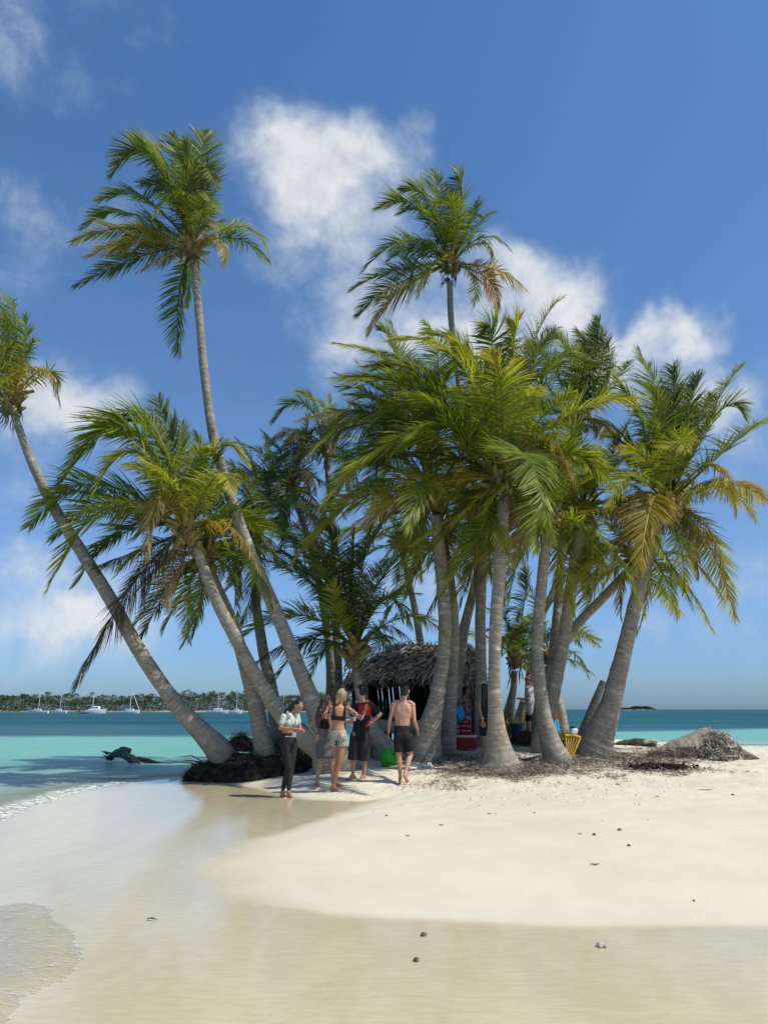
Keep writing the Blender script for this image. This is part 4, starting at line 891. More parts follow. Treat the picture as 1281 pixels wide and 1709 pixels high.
m = MB(); w1.torso(m, .008, lo=0, hi=.28)
for q in (-1, 1): m.ell(P['hip']+w1.hU*q*.068-w1.fw*.05-np.array([0, 0, .01]), (.086, .082, .092))
for q in 'LR': w1.legseg(m, q, .008, calf=.90)
solid('leggings', m, C_BLACK, w1.root, .009, 3)
wb = lerp(P['hip'], P['waist'], .62); m = MB(); m.etube([wb-np.array([0, 0, .018]), wb+np.array([0, 0, .018])], [.133, .127], [.105, .102], w1.U, n=30); m.build('waistband', C_BLACK, w1.root, smooth=True)
m = MB()                                                        # pale lettering round the band, too worn to read
fwc = w1.fw; 
for i in range(9):
    a = -1.05+.24*i; d = w1.U*math.sin(a)*.134+w1.fw*math.cos(a)*.108; c0 = wb+d; tx = nrm(w1.U*math.cos(a)*.134-w1.fw*math.sin(a)*.108)
    ax = np.stack([tx, nrm(d), [0, 0, 1.0]], 1)
    m.box(c0, (.017 if i % 3 else .008, .004, .017 if i % 2 else .013), rot=ax)
m.build('waistband_print', WHITE_P, w1.root)
m = MB(); nk = P['neck']; t_ = np.linspace(-.35, math.pi+.35, 14); R_ = [nk+w1.U*math.cos(a)*.082-w1.fw*(math.sin(a)*.065-.03)+np.array([0, 0, -.005+.03*math.sin(a)]) for a in t_]
m.tube(R_, .011, 8)
for e in (R_[0], R_[-1]): m.limb(e+w1.fw*.02-np.array([0, 0, .012]), e+w1.fw*.045-np.array([0, 0, .016]), .034, .034)
m.build('headphones', WHITE_P, w1.root, smooth=True)
ho = (P['wrL']+P['wrR'])/2; m = MB(); m.box((0, 0, 0), (.07, .01, .09)); m.f and None
ph_ = MB(); ph_.box(lerp(P['wrL'], P['waist'], .30)+w1.fw*.05+np.array([.0, -.03, -.07]), (.065, .012, .085)); 
card = ph_.build('phone_pouch', WHITE_P, None, origin=tuple(lerp(P['wrL'], P['waist'], .30))); tag(card, 'small white pouch hanging on a cord in front of the woman in black leggings', 'pouch')
cd = MB(); a0 = ch+w1.fw*.13+w1.U*.05+np.array([0, 0, .04]); a1 = ch+w1.fw*.13-w1.U*.05+np.array([0, 0, .04]); e0 = lerp(P['wrL'], P['waist'], .30)+w1.fw*.05+np.array([0, -.03, -.03])
for a_ in (a0, a1): cd.tube([nk+(a_-ch)*.4+np.array([0, 0, -.05]), a_, lerp(a_, e0, .6)+w1.fw*.03, e0], .0045, 5)
cd.build('cord', BLACK_P, card)

# -- woman with long dark hair, black top, grey skirt, hand on hip
Y2 = leg_ground(530, 1312)
w2 = Figure('woman with long dark wavy hair, black strap top and loose grey skirt, hand on hip', Y2, {
 'head': (547, 1171, 0), 'neck': (543, 1187), 'shL': (531, 1196, .05), 'shR': (550, 1195, -.08), 'waist': (539.5, 1216), 'hip': (541, 1230),
 'hipL': (534, 1234, .02), 'hipR': (548, 1234, -.02), 'elL': (517, 1214, .10), 'wrL': (526, 1226, .0), 'elR': (553, 1213, -.16), 'wrR': (556, 1226, -.28),
 'knL': (535, 1273, -.04), 'anL': (528.5, 1304, 0), 'heL': (526, 1312, .03), 'toeL': (538, 1313.5, -.12), 'knR': (552, 1270, .05), 'anR': (556.5, 1302, .12), 'heR': (555, 1309, .15), 'toeR': (568, 1310, .0)},
 1.62, SKIN_L, (.75, .62, -.05), female=True); w2.hw = .135; w2.ww = .105
w2.body(hdL=(.6, 0, -.6)); P = w2.P
m = MB(); w2.hair_cap(m, thick=1.14); hc = P['head']; sd_, f_, u_ = w2.hf
bk = -w2.fw
m.limb(hc-f_*.07, P['neck']-f_*.09+np.array([-.02, -.03, 0]), .075, .075); m.limb(P['neck']-f_*.09+np.array([-.02, -.03, 0]), P['neck']-f_*.10+np.array([-.05, -.06, -.16]), .075, .062); m.limb(P['neck']-f_*.10+np.array([-.05, -.06, -.16]), P['neck']-f_*.10+np.array([-.05, -.07, -.28]), .06, .028)
solid('hair', m, HAIR_BR, w2.root, .008, 1, rough=.030)
m = MB(); w2.torso(m, .010, lo=.30, hi=.66); ch = lerp(P['waist'], (P['shL']+P['shR'])/2, .56)
for q in (-1, 1): m.ell(ch+w2.U*q*.06+w2.fw*.075, .066); s0 = lerp(P['neck'], P['sh'+'LR'[(q+1)//2]], .55)+np.array([0, 0, .035]); m.tube([ch+w2.U*q*.075-w2.fw*.10+np.array([0, 0, .05]), s0-w2.fw*.06, s0, ch+w2.U*q*.07+w2.fw*.12+np.array([0, 0, .05])], .008, 6)
solid('top', m, C_BLACK, w2.root, .009, 2)
cloth_skirt('skirt', C_GREY, w2.root, [P['waist']+np.array([0, 0, -.01]), P['hip'], lerp(P['hip'], lerp(P['knL'], P['knR'], .5), .86)], [.122, .160, .185], [.10, .13, .165], w2.U, folds=8, amp=.07, seed=2)

# -- blonde woman
Y3 = leg_ground(560, 1321)
w3 = Figure('blonde tanned woman with tattooed arm, black bikini top and patterned shorts, seen from behind', Y3, {
 'head': (571.5, 1160.5, 0), 'neck': (566, 1176), 'shL': (553, 1181, -.04), 'shR': (579.5, 1182, .02), 'waist': (563.5, 1210), 'hip': (564.5, 1228),
 'hipL': (558, 1233, .04), 'hipR': (571, 1234, -.03), 'elR': (602.5, 1199, .10), 'wrR': (609, 1185, .16), 'elL': (556, 1203, .18), 'wrL': (583, 1202, .30),
 'knR': (566.5, 1272, -.06), 'anR': (556, 1312, .0), 'heR': (552.5, 1320.5, .04), 'toeR': (572, 1322.5, -.10), 'knL': (563, 1270, .08), 'anL': (560, 1306, .22), 'heL': (558, 1314, .25), 'toeL': (574, 1313, .15)},
 1.72, SKIN_M, (.62, .74, .05), female=True); w3.hw = .150; w3.ww = .112
w3.body(tattoo='R', curlR=1.0, hdR=(.25, .3, .9), hdL=(1, .2, .1), curlL=.8); P = w3.P
m = MB(); w3.hair_cap(m, thick=1.14); hc = P['head']; sd_, f_, u_ = w3.hf
m.ell(hc-f_*.075-u_*.01+sd_*-.01, (.07, .06, .085), axes=[sd_, f_, u_]); m.limb(hc-f_*.09-u_*.05, hc-f_*.10-u_*.12+np.array([-.04, 0, 0]), .05, .03)
solid('hair', m, HAIR_BL, w3.root, .008, 1, rough=.022)
band = MB(); band.etube([hc+u_*.075-f_*.01, hc+u_*.095-f_*.015], [.072, .058], [.090, .072], sd_, n=24); band.build('cap', C_BLACK, w3.root, smooth=True)
m = MB(); w3.torso(m, .010, lo=.44, hi=.60); ch = lerp(P['waist'], (P['shL']+P['shR'])/2, .56)
for q in (-1, 1): m.ell(ch+w3.U*q*.06+w3.fw*.075, .068); s0 = lerp(P['neck'], P['sh'+'LR'[(q+1)//2]], .72)+np.array([0, 0, .028]); m.tube([ch+w3.U*q*.10-w3.fw*.095, ch+w3.U*q*.10-w3.fw*.10+np.array([0, 0, .08]), s0-w3.fw*.05, s0, ch+w3.U*q*.07+w3.fw*.12+np.array([0, 0, .05])], [.03, .024, .018, .018, .02], 8)
solid('bikini_top', m, C_BLACK, w3.root, .009, 2)
m = MB(); w3.torso(m, .010, lo=0, hi=.25)
for q in (-1, 1): m.ell(P['hip']+w3.hU*q*.072-w3.fw*.055-np.array([0, 0, .012]), (.090, .086, .096))
for q in 'LR': m.tube([P['hip'+q], lerp(P['hip'+q], P['kn'+q], .30)], [.094, .100], 18)
solid('shorts', m, C_PAT, w3.root, .009, 2)
cup = MB(); cc0 = P['wrL']+np.array([.09, 0, .02]); cup.tube([cc0-np.array([0, 0, .03]), cc0+np.array([0, 0, .035])], [.022, .03], 14); o = cup.build('paper_cup', WHITE_P, None, origin=tuple(cc0), smooth=True); tag(o, 'small white cup in the hand of the blonde woman in patterned shorts', 'cup')

# -- man in black and red shirt, hand on hip
Y4 = leg_ground(590, 1301)
w4 = Figure('man in black T-shirt with red shoulders and long charcoal shorts, hand on hip, facing away', Y4, {
 'head': (601, 1152.5, 0), 'neck': (604, 1168), 'shL': (592.5, 1176, .08), 'shR': (618, 1176, -.06), 'waist': (603, 1210), 'hip': (601, 1225),
 'hipL': (593, 1230, .03), 'hipR': (608, 1230, -.03), 'elR': (634.5, 1192, -.02), 'wrR': (617.5, 1207, -.12), 'elL': (586, 1197, .16), 'wrL': (585, 1206, -.05),
 'knL': (589, 1262, 0), 'anL': (588.5, 1293, 0), 'heL': (592, 1300, .05), 'toeL': (575.5, 1303.5, -.08), 'knR': (607.5, 1262, -.02), 'anR': (606.5, 1294, .05), 'heR': (608.5, 1300.5, .08), 'toeR': (594, 1303, -.04)},
 1.80, SKIN_L, (-.80, .58, 0)); w4.hw = .155; w4.ww = .145
w4.body(curlR=1.1, curlL=.8, hdR=(-.8, 0, -.5), arms='LR'); P = w4.P
m = MB(); w4.hair_cap(m, thick=1.10); solid('hair', m, HAIR_B, w4.root, .008, 1, rough=.012)
m = MB(); w4.torso(m, .022, lo=.12, hi=.88)
for q in 'LR': w4.armseg(m, q, .020, upto=.66); m.ell(P['sh'+q], .078)
shm = (P['shL']+P['shR'])/2; nkp = P['neck']
fn = lambda c: ((c[:, 2] > shm[2]-.20) & (((c-shm)@w4.U) > -.03) & (((c-shm)@w4.U) < .19) & (c[:, 2] > shm[2]-.20+np.maximum(0, ((c-shm)@w4.U)*-.2))).astype(int)
solid('shirt', m, C_BLACK, w4.root, .010, 2, mats=[C_BLACK, C_RED], idxfn=fn)
m = MB(); m.limb(lerp(P['wrR'], P['waist'], .2)+np.array([0, -.05, .03]), lerp(P['wrR'], P['waist'], .5)+np.array([0, -.08, -.05]), .028, .02); solid('red_sash', m, C_RED, w4.root, .008, 1)
m = MB(); w4.torso(m, .020, lo=0, hi=.3)
for q in 'LR': m.ell(P['hip'+q], .118); m.tube([P['hip'+q], lerp(P['hip'+q], P['kn'+q], .5), P['kn'+q], lerp(P['kn'+q], P['an'+q], .2)], [.116, .112, .104, .106], 18)
solid('shorts', m, C_CHAR, w4.root, .010, 2)
m = MB(); a_ = P['waist']+w4.U*.06-w4.fw*.13
for i in range(4): m.limb(a_+w4.U*(.05*i-.08)+np.array([0, 0, .02]), a_+w4.U*(.06*i-.10)+np.array([0, -.02, -.26-.05*(i % 2)]), .030, .022)
solid('tied_jacket', m, C_BLACK, w4.root, .010, 2)

# -- shirtless man walking away
Y5 = leg_ground(668, 1308)
w5 = Figure('shirtless man in black shorts walking away barefoot with a phone in his right hand', Y5, {
 'head': (676, 1153.5, 0), 'neck': (673, 1168), 'shL': (657, 1175.5, 0), 'shR': (688, 1177, 0), 'waist': (671, 1211), 'hip': (671, 1228),
 'hipL': (664.5, 1231, 0), 'hipR': (680, 1231, 0), 'elL': (650, 1203, -.02), 'wrL': (648, 1223, .05), 'elR': (691, 1203, -.03), 'wrR': (697, 1220, .08),
 'knL': (666, 1262, .02), 'anL': (667.5, 1297, .0), 'heL': (667.5, 1308, -.04), 'toeL': (670, 1306.5, .17), 'knR': (684.5, 1260, .06), 'anR': (676, 1290, -.16), 'heR': (674.5, 1298, -.22), 'toeR': (680.5, 1308.5, -.07)},
 1.76, SKIN_L, (.30, .95, -.05)); w5.hw = .150; w5.ww = .138
w5.body(curlL=.6, curlR=1.0, pnL=(1, 0, 0), pnR=(-1, 0, 0)); P = w5.P
m = MB(); w5.hair_cap(m, thick=1.08); solid('hair', m, HAIR_B, w5.root, .008, 1, rough=.008)
m = MB(); w5.torso(m, .016, lo=0, hi=.28)
for q in (-1, 1): m.ell(P['hip']+w5.hU*q*.06-w5.fw*.05, (.090, .082, .09))
for q in 'LR': m.ell(P['hip'+q], .100); m.tube([P['hip'+q], lerp(P['hip'+q], P['kn'+q], .4), lerp(P['hip'+q], P['kn'+q], .76)], [.098, .098, .100], 18)
solid('shorts', m, C_BLACK, w5.root, .009, 3)
m = MB(); m.box(P['wrR']+nrm(P['wrR']-P['elR'])*.09+np.array([-.005, 0, 0]), (.012, .07, .13)); o = m.build('phone', BLACK_P, None, origin=tuple(P['wrR'])); tag(o, 'black phone held in the hand of the shirtless walking man', 'phone')

# -- woman with a bright blue bag
Y6 = 20.35
w6 = Figure('woman in patterned sundress with a blue bag, standing at the hut beside the red cooler', Y6, {
 'head': (780, 1153, 0), 'neck': (775, 1162.5), 'shL': (769, 1168.5, -.08), 'shR': (781, 1168, .10), 'waist': (776, 1186), 'hip': (776.5, 1197),
 'hipL': (773, 1200, -.05), 'hipR': (780, 1200, .05), 'elL': (766, 1179.5, -.14), 'wrL': (776, 1177, -.26), 'elR': (785, 1180, .1), 'wrR': (784, 1190, -.02),
 'knL': (773, 1221, -.02), 'anL': (772, 1240, .0), 'heL': (771, 1246, .04), 'toeL': (779, 1247, -.12), 'knR': (779, 1221, .05), 'anR': (778, 1240, .1), 'heR': (777, 1245, .12), 'toeR': (785, 1246, .0)},
 1.56, SKIN_M, (.85, -.45, -.05), female=True); w6.hw = .15; w6.ww = .13
w6.body(); P = w6.P
m = MB(); w6.hair_cap(m, thick=1.12); m.ell(P['head']-w6.hf[1]*.1+w6.hf[2]*.04, .045); solid('hair', m, HAIR_B, w6.root, .010, 1)
m = MB(); w6.torso(m, .012, lo=.0, hi=.68)
for q in (-1, 1): s0 = lerp(P['neck'], P['sh'+'LR'[(q+1)//2]], .7)+np.array([0, 0, .03]); ch = lerp(P['waist'], (P['shL']+P['shR'])/2, .6); m.tube([ch-w6.fw*.1+w6.U*q*.08, s0, ch+w6.fw*.1+w6.U*q*.08], .02, 8)
solid('dress_top', m, C_DRESS, w6.root, .011, 2)
cloth_skirt('skirt', C_DRESS, w6.root, [P['waist'], P['hip'], lerp(P['hip'], P['knL'], .75)], [.15, .17, .20], [.12, .15, .18], w6.U, seed=4)
bgc = W(766, 1190, Y6-.22); m = MB(); m.ell(bgc, (.13, .10, .19)); m.ell(bgc-np.array([.01, 0, .09]), (.155, .115, .13)); m.ell(bgc+np.array([.03, -.02, .12]), (.08, .07, .09))
broot = empty('beach_bag', bgc-np.array([0, 0, .2]), 'bright blue drawstring bag hanging at the side of the woman in the sundress', 'bag')
solid('bag_body', m, C_BLUE, broot, .012, 2); m = MB(); m.tube([bgc+np.array([-.05, 0, .15]), P['shL']+np.array([0, 0, .06]), bgc+np.array([.07, .02, .15])], .010, 6); m.build('strap', C_NAVY, broot); m = MB(); m.box(bgc+np.array([-.09, -.10, -.08]), (.09, .03, .11)); m.build('side_pocket', C_NAVY, broot)

# -- long-haired person behind the front trunk
Y7 = 17.6
w7 = Figure('person with long black hair and black top, mostly hidden behind the big front trunk', Y7, {
 'head': (809, 1150, 0), 'neck': (808, 1163), 'shL': (801, 1171, 0), 'shR': (822, 1171, 0), 'waist': (811, 1196), 'hip': (811, 1208),
 'hipL': (806, 1212, 0), 'hipR': (817, 1212, 0), 'elL': (799.5, 1182, -.05), 'wrL': (803, 1196, -.12), 'elR': (825, 1188, 0), 'wrR': (826, 1200, 0),
 'knL': (808, 1235, -.02), 'anL': (808, 1256, 0), 'heL': (807, 1262, .04), 'toeL': (810, 1264, -.12), 'knR': (817, 1235, .0), 'anR': (817, 1256, .0), 'heR': (817, 1262, .04), 'toeR': (820, 1264, -.1)},
 1.66, SKIN_M, (.4, .9, 0), female=True); w7.hw = .15; w7.ww = .12
w7.body(); P = w7.P
m = MB(); w7.hair_cap(m, thick=1.16); m.limb(P['head']+np.array([.02, .05, -.04]), P['waist']+np.array([.03, -.10, .10]), .07, .035); m.limb(P['head']-np.array([.04, .04, .06]), P['shL']+np.array([.05, -.08, -.22]), .05, .025); solid('hair', m, HAIR_B, w7.root, .009, 1, rough=.025)
m = MB(); w7.torso(m, .012, lo=0.0, hi=.85)
for q in 'LR': w7.legseg(m, q, .015, thigh=.45, calf=0, gk=.03)
solid('black_clothes', m, C_BLACK, w7.root, .010, 2)

# -- man in white T-shirt
Y8 = 21.6
w8 = Figure('man in white T-shirt and black shorts looking left, half behind the reddish trunk', Y8, {
 'head': (880.5, 1133, 0), 'neck': (883.5, 1143.5), 'shL': (880, 1149, -.14), 'shR': (888, 1149, .14), 'waist': (884, 1179), 'hip': (884, 1190),
 'hipL': (882, 1193, -.08), 'hipR': (887, 1193, .08), 'elL': (882, 1167, -.18), 'wrL': (871.5, 1166, -.2), 'elR': (889, 1167, .18), 'wrR': (878, 1168, .1),
 'knL': (881, 1214, -.08), 'anL': (882, 1234, -.08), 'heL': (884, 1240, -.06), 'toeL': (873, 1241, -.12), 'knR': (886, 1214, .08), 'anR': (888, 1234, .1), 'heR': (890, 1239, .1), 'toeR': (880, 1240, .0)},
 1.78, SKIN_L, (-.92, -.25, -.12)); w8.hw = .15; w8.ww = .15
w8.body(hdL=(-1, 0, .05), hdR=(-1, 0, .05)); P = w8.P
m = MB(); w8.hair_cap(m, thick=1.08); solid('hair', m, HAIR_B, w8.root, .010, 1)
m = MB(); w8.torso(m, .024, lo=.12, hi=.88)
for q in 'LR': w8.armseg(m, q, .020, upto=.6); m.ell(P['sh'+q], .07)
solid('t_shirt', m, C_WHITE, w8.root, .011, 2)
m = MB(); w8.torso(m, .018, lo=0, hi=.2)
for q in 'LR': m.tube([P['hip'+q], lerp(P['hip'+q], P['kn'+q], .5)], [.10, .105], 18)
solid('shorts', m, C_BLACK, w8.root, .011, 2)

# -- person in red shirt and blue shorts behind the leaning grey trunk
Y9 = 20.9
w9 = Figure('person in red shirt and blue shorts almost hidden behind the right-leaning grey trunk', Y9, {
 'head': (916, 1150, 0), 'neck': (917, 1161), 'shL': (911, 1168, -.1), 'shR': (923, 1168, .1), 'waist': (920, 1190), 'hip': (921, 1201),
 'hipL': (919, 1204, -.06), 'hipR': (925, 1204, .05), 'elL': (914, 1182, -.16), 'wrL': (922, 1192, -.2), 'elR': (925, 1182, .18), 'wrR': (927, 1193, .2),
 'knL': (924, 1224, -.08), 'anL': (924, 1240, -.08), 'heL': (922, 1246, -.04), 'toeL': (930, 1247, -.1), 'knR': (927, 1224, .08), 'anR': (926.5, 1240, .1), 'heR': (925, 1245, .1), 'toeR': (933, 1246, .06)},
 1.62, SKIN_D, (-.3, .9, 0)); w9.hw = .14; w9.ww = .13
w9.body(); P = w9.P
m = MB(); w9.hair_cap(m, thick=1.1); solid('hair', m, HAIR_B, w9.root, .010, 1)
m = MB(); w9.torso(m, .022, lo=.15, hi=.88)
for q in 'LR': w9.armseg(m, q, .020, upto=.6)
solid('red_shirt', m, C_RED, w9.root, .011, 2)
m = MB(); w9.torso(m, .018, lo=0, hi=.2)
for q in 'LR': w9.legseg(m, q, .024, thigh=.8, calf=0, gk=.05)
solid('shorts', C_BLUE and m, C_BLUE, w9.root, .011, 2)
# ------------------------------------------------------------------ ribbons: litter, thatch, roots
def ribbons(P0, D, L_, Wd, rng, curl=.3, K=3, up=None, taper=.3):
    """many small strips; P0 start, D direction, L_ length, Wd width"""
    n = len(P0); D = nrm(D); r = nrm(rng.normal(0, 1, (n, 3))); S = nrm(np.cross(D, r)) if up is None else nrm(np.cross(D, up)+.35*rng.normal(0, 1, (n, 3)))
    Nn = np.cross(S, D); cu = rng.normal(0, curl, n)[:, None]; vv = []
    for k in range(K+1):
        t = k/K; c = P0+D*(L_*t)[:, None]+Nn*(cu*L_[:, None]*t*(1-t)*1.6)+S*(cu*.4*L_[:, None]*t*t); w = (Wd*(1-(1-taper)*t))[:, None]; vv += [c-S*w/2, c+S*w/2]
    V = np.stack(vv, 1); m_ = 2*(K+1); b = np.arange(n)*m_; F_ = []
    for k in range(K): F_ += np.stack([b+2*k, b+2*k+1, b+2*k+3, b+2*k+2], -1).tolist()
    return V.reshape(-1, 3), F_, m_
def vary(name, cols, rough=.85, scale=3.0):
    g = NG(name); at = g.attr('rnd'); r = g.n.new('ShaderNodeValToRGB'); r.color_ramp.interpolation = 'LINEAR'
    while len(r.color_ramp.elements) < len(cols): r.color_ramp.elements.new(.5)
    for i, c in enumerate(cols): r.color_ramp.elements[i].position = i/(len(cols)-1); r.color_ramp.elements[i].color = (*c, 1)
    g.l.new(at, r.inputs[0]); g.put(g.b.inputs['Base Color'], r.outputs[0]); g.b.inputs['Roughness'].default_value = rough; g.b.inputs['Specular IOR Level'].default_value = .2; return g.m
M_litter = vary('dry_leaf_litter', [(.05, .037, .028), (.13, .095, .07), (.24, .185, .14), (.36, .31, .25), (.50, .45, .38)])
M_thatch = vary('weathered_palm_thatch', [(.09, .065, .05), (.24, .19, .15), (.42, .35, .29), (.60, .53, .45), (.72, .66, .58)])
M_roots = vary('palm_roots', [(.012, .008, .006), (.05, .032, .022), (.14, .10, .07), (.34, .27, .19)])
M_stick = mat('grey_stick', (.16, .13, .10), .85, .2, noise=(8, 4, (.30, .26, .21), .35, .7), bump=(30, .5, .01))
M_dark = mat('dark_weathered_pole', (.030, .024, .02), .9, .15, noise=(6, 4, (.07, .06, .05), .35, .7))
def rib_obj(name, P0, D, L_, Wd, rng, m, parent=None, origin=None, **k):
    v, f, n = ribbons(np.asarray(P0), np.asarray(D), np.asarray(L_), np.asarray(Wd), rng, **k); o = mk(name, v, f, m, parent, origin)
    set_attr(o, 'rnd', np.repeat(rng.rand(len(P0)), n)); return o

# dry leaf litter under the palms (uncountable)
rng = np.random.RandomState(5); X = rng.uniform(-3.5, 9.5, 220000); Yy = rng.uniform(14, 25, 220000); am = litter_amt(X, Yy)
nz_ = vnoise(np.stack([X*1.6, Yy*1.6, X*0+2], -1))+.5*vnoise(np.stack([X*5, Yy*5, X*0+2], -1)); keep = (rng.rand(len(X)) < np.clip(am*1.15+nz_*1.1*(am > .06)-.22, 0, 1)*.55) & (sdf(dry, X, Yy) > .25)
X, Yy = X[keep][:42000], Yy[keep][:42000]; n = len(X); a = rng.uniform(0, 6.28, n)
P0 = np.stack([X, Yy, terrain(X, Yy)+rng.uniform(.002, .05, n)], -1); D = np.stack([np.cos(a), np.sin(a), rng.normal(0, .28, n)], -1)
lit = rib_obj('leaf_litter', P0, D, rng.gamma(2.0, .035, n)+.025, rng.uniform(.004, .018, n), rng, M_litter, origin=(0, 0, 0), K=2); tag(lit, 'dry brown palm leaf litter strewn round the feet of the palms', 'leaf litter', kind='stuff')
# coral rubble and pale bits among it
def rock(m, c, r, rng, sq=(1, 1, .7), n=10):
    q = MB(); q.ell((0, 0, 0), 1.0, n=n, m=7); v = q.v[0]; v = v*(1+.45*vnoise(v*1.5+rng.uniform(0, 50))+.2*vnoise(v*4+rng.uniform(0, 50)))[:, None]*np.array(sq)*r; a = rng.uniform(0, 6.28)
    R = np.array([[math.cos(a), -math.sin(a), 0], [math.sin(a), math.cos(a), 0], [0, 0, 1]]); m.add(v@R.T+np.array(c), q.f)
M_coral = mat('bleached_coral', (.52, .47, .38), .9, .2, noise=(30, 4, (.36, .31, .24), .4, .65), bump=(60, .6, .01))
m = MB()
for i in range(900):
    j = rng.randint(len(LS)); c_, rad, s_ = LS[j]; x = c_[0]+rng.normal(0, rad*.55); y = c_[1]+rng.normal(0, rad*.5)
    if sdf(dry, np.array([x]), np.array([y]))[0] < .3: continue
    rock(m, (x, y, gz(x, y)+.006), rng.uniform(.012, .045), rng, n=6)
tag(m.build('coral_rubble', M_coral, None, origin=(0, 0, 0)), 'pale broken coral and shell bits scattered among the dry litter', 'coral rubble', kind='stuff')

# root skirt of the front palm: part of that palm
def root_skirt(root, c, r_in, r_out, h, n, seed):
    rng = np.random.RandomState(seed); a = rng.uniform(0, 6.28, n); t = rng.rand(n)**.7; r = r_in+(r_out-r_in)*t; x = c[0]+np.cos(a)*r*.9; y = c[1]+np.sin(a)*r*.75
    z = terrain(x, y)+h*(1-t)**1.3+rng.uniform(0, .03, n); D = np.stack([np.cos(a)+rng.normal(0, .5, n), np.sin(a)+rng.normal(0, .5, n), -.35*(1-t)+rng.normal(0, .25, n)], -1)
    return rib_obj('root_mat', np.stack([x, y, z], -1), D, rng.uniform(.03, .14, n), rng.uniform(.004, .014, n), rng, M_litter, root, K=2)
palms = [o for o in COL.objects if o.name.startswith('palm_tree')]
for o in palms:
    l = o['label']
    if l.startswith('front palm'): root_skirt(o, (o.location.x, o.location.y), .45, 1.15, .16, 3200, 3)
    elif l.startswith('big palm on the right'): root_skirt(o, (o.location.x, o.location.y), .4, .9, .12, 1200, 4)
    elif l.startswith('palm with reddish'): root_skirt(o, (o.location.x, o.location.y), .4, .8, .12, 1000, 6)
    elif l.startswith('rough grey palm'): root_skirt(o, (o.location.x, o.location.y), .4, .9, .14, 1200, 8)

# ------------------------------------------------------------------ the eroded root mound at the water's edge
def moundmesh(c, rx, ry, h, seed, n=90, k=26, pw=.55):
    rng = np.random.RandomState(seed); th = np.arange(n)*2*math.pi/n; t = np.linspace(0, 1, k)
    prof = (1-(1-t)**2)**pw if False else np.sin(t*math.pi/2)**pw
    v = []
    for i in range(k):
        rr = math.cos(t[i]*math.pi/2)**.42; z = h*t[i]
        for a in th: v.append((rx*rr*math.cos(a), ry*rr*math.sin(a), z))
    v = np.array(v); q = v/np.array([rx, ry, h]); nn_ = fbm(v*1.7+seed, 4)[:, None]; v = v+nrm(np.concatenate([q[:, :2], q[:, 2:]*.6], 1))*nn_*np.array([.26, .24, .22])
    v = v+np.array(c); f = [(i*n+j, i*n+(j+1) % n, (i+1)*n+(j+1) % n, (i+1)*n+j) for i in range(k-1) for j in range(n)]; f.append(tuple((k-1)*n+j for j in range(n)))
    return v, f
M_mound = mat('dark_root_soil', (.018, .012, .009), .95, .1, noise=(7, 6, (.13, .09, .06), .45, .75), bump=(22, 1.0, .05))
M_pale = None
gA = ground_at(345, 1292); gB = ground_at(528, 1274)
cen = np.array([(gA[0]+gB[0])/2+.28, 17.75, -.12]); half = (gB[0]-gA[0])/2-.12
mr_ = empty('root_mound', (cen[0], cen[1], 0), 'dark eroded mound of matted palm roots at the water edge under the leaning trunks', 'root mound')
v, f = moundmesh(cen, half, .9, .74, 3); mk('mound_body', v, f, M_mound, mr_, smooth=True)
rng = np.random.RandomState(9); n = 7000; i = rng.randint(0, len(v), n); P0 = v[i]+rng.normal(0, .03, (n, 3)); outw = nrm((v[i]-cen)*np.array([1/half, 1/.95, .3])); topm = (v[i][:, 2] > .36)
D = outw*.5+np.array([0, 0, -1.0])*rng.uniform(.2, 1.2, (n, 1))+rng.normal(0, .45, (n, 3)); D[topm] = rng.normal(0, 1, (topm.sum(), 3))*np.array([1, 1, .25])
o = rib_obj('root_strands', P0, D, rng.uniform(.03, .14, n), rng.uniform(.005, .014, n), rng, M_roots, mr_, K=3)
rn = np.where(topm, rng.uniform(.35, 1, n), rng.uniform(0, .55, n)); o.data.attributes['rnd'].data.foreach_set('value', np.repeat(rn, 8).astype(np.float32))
# a few bare roots reaching left into the water
m = MB()
for k in range(9):
    a = gA+np.array([rng.uniform(-.1, .3), rng.uniform(-.5, .1), .25]); e = a+np.array([-rng.uniform(.4, 1.0), rng.uniform(-.3, .2), rng.uniform(-.28, .25)]); m.tube([a, lerp(a, e, .5)+np.array([0, 0, rng.uniform(-.05, .15)]), e], [.02, .014, .004], 5)
m.build('bare_roots', M_dark, mr_)
# small stump of roots on top
c = W(402, 1246, 17.9); sr = empty('palm_stump', c, 'low rounded stump of tangled brown roots on the root mound between two trunks', 'stump')
v, f = moundmesh((c[0], c[1], c[2]-.1), .36, .3, .36, 8, 40, 12); mk('stump_core', v, f, M_mound, sr, smooth=True)
n = 900; i = rng.randint(0, len(v), n); D = rng.normal(0, 1, (n, 3))*np.array([1, .6, .5]); o = rib_obj('stump_roots', v[i]+rng.normal(0, .02, (n, 3)), D, rng.uniform(.1, .28, n), rng.uniform(.006, .016, n), rng, M_roots, sr, K=3)
o.data.attributes['rnd'].data.foreach_set('value', np.repeat(rng.uniform(.3, 1, n), 8).astype(np.float32))
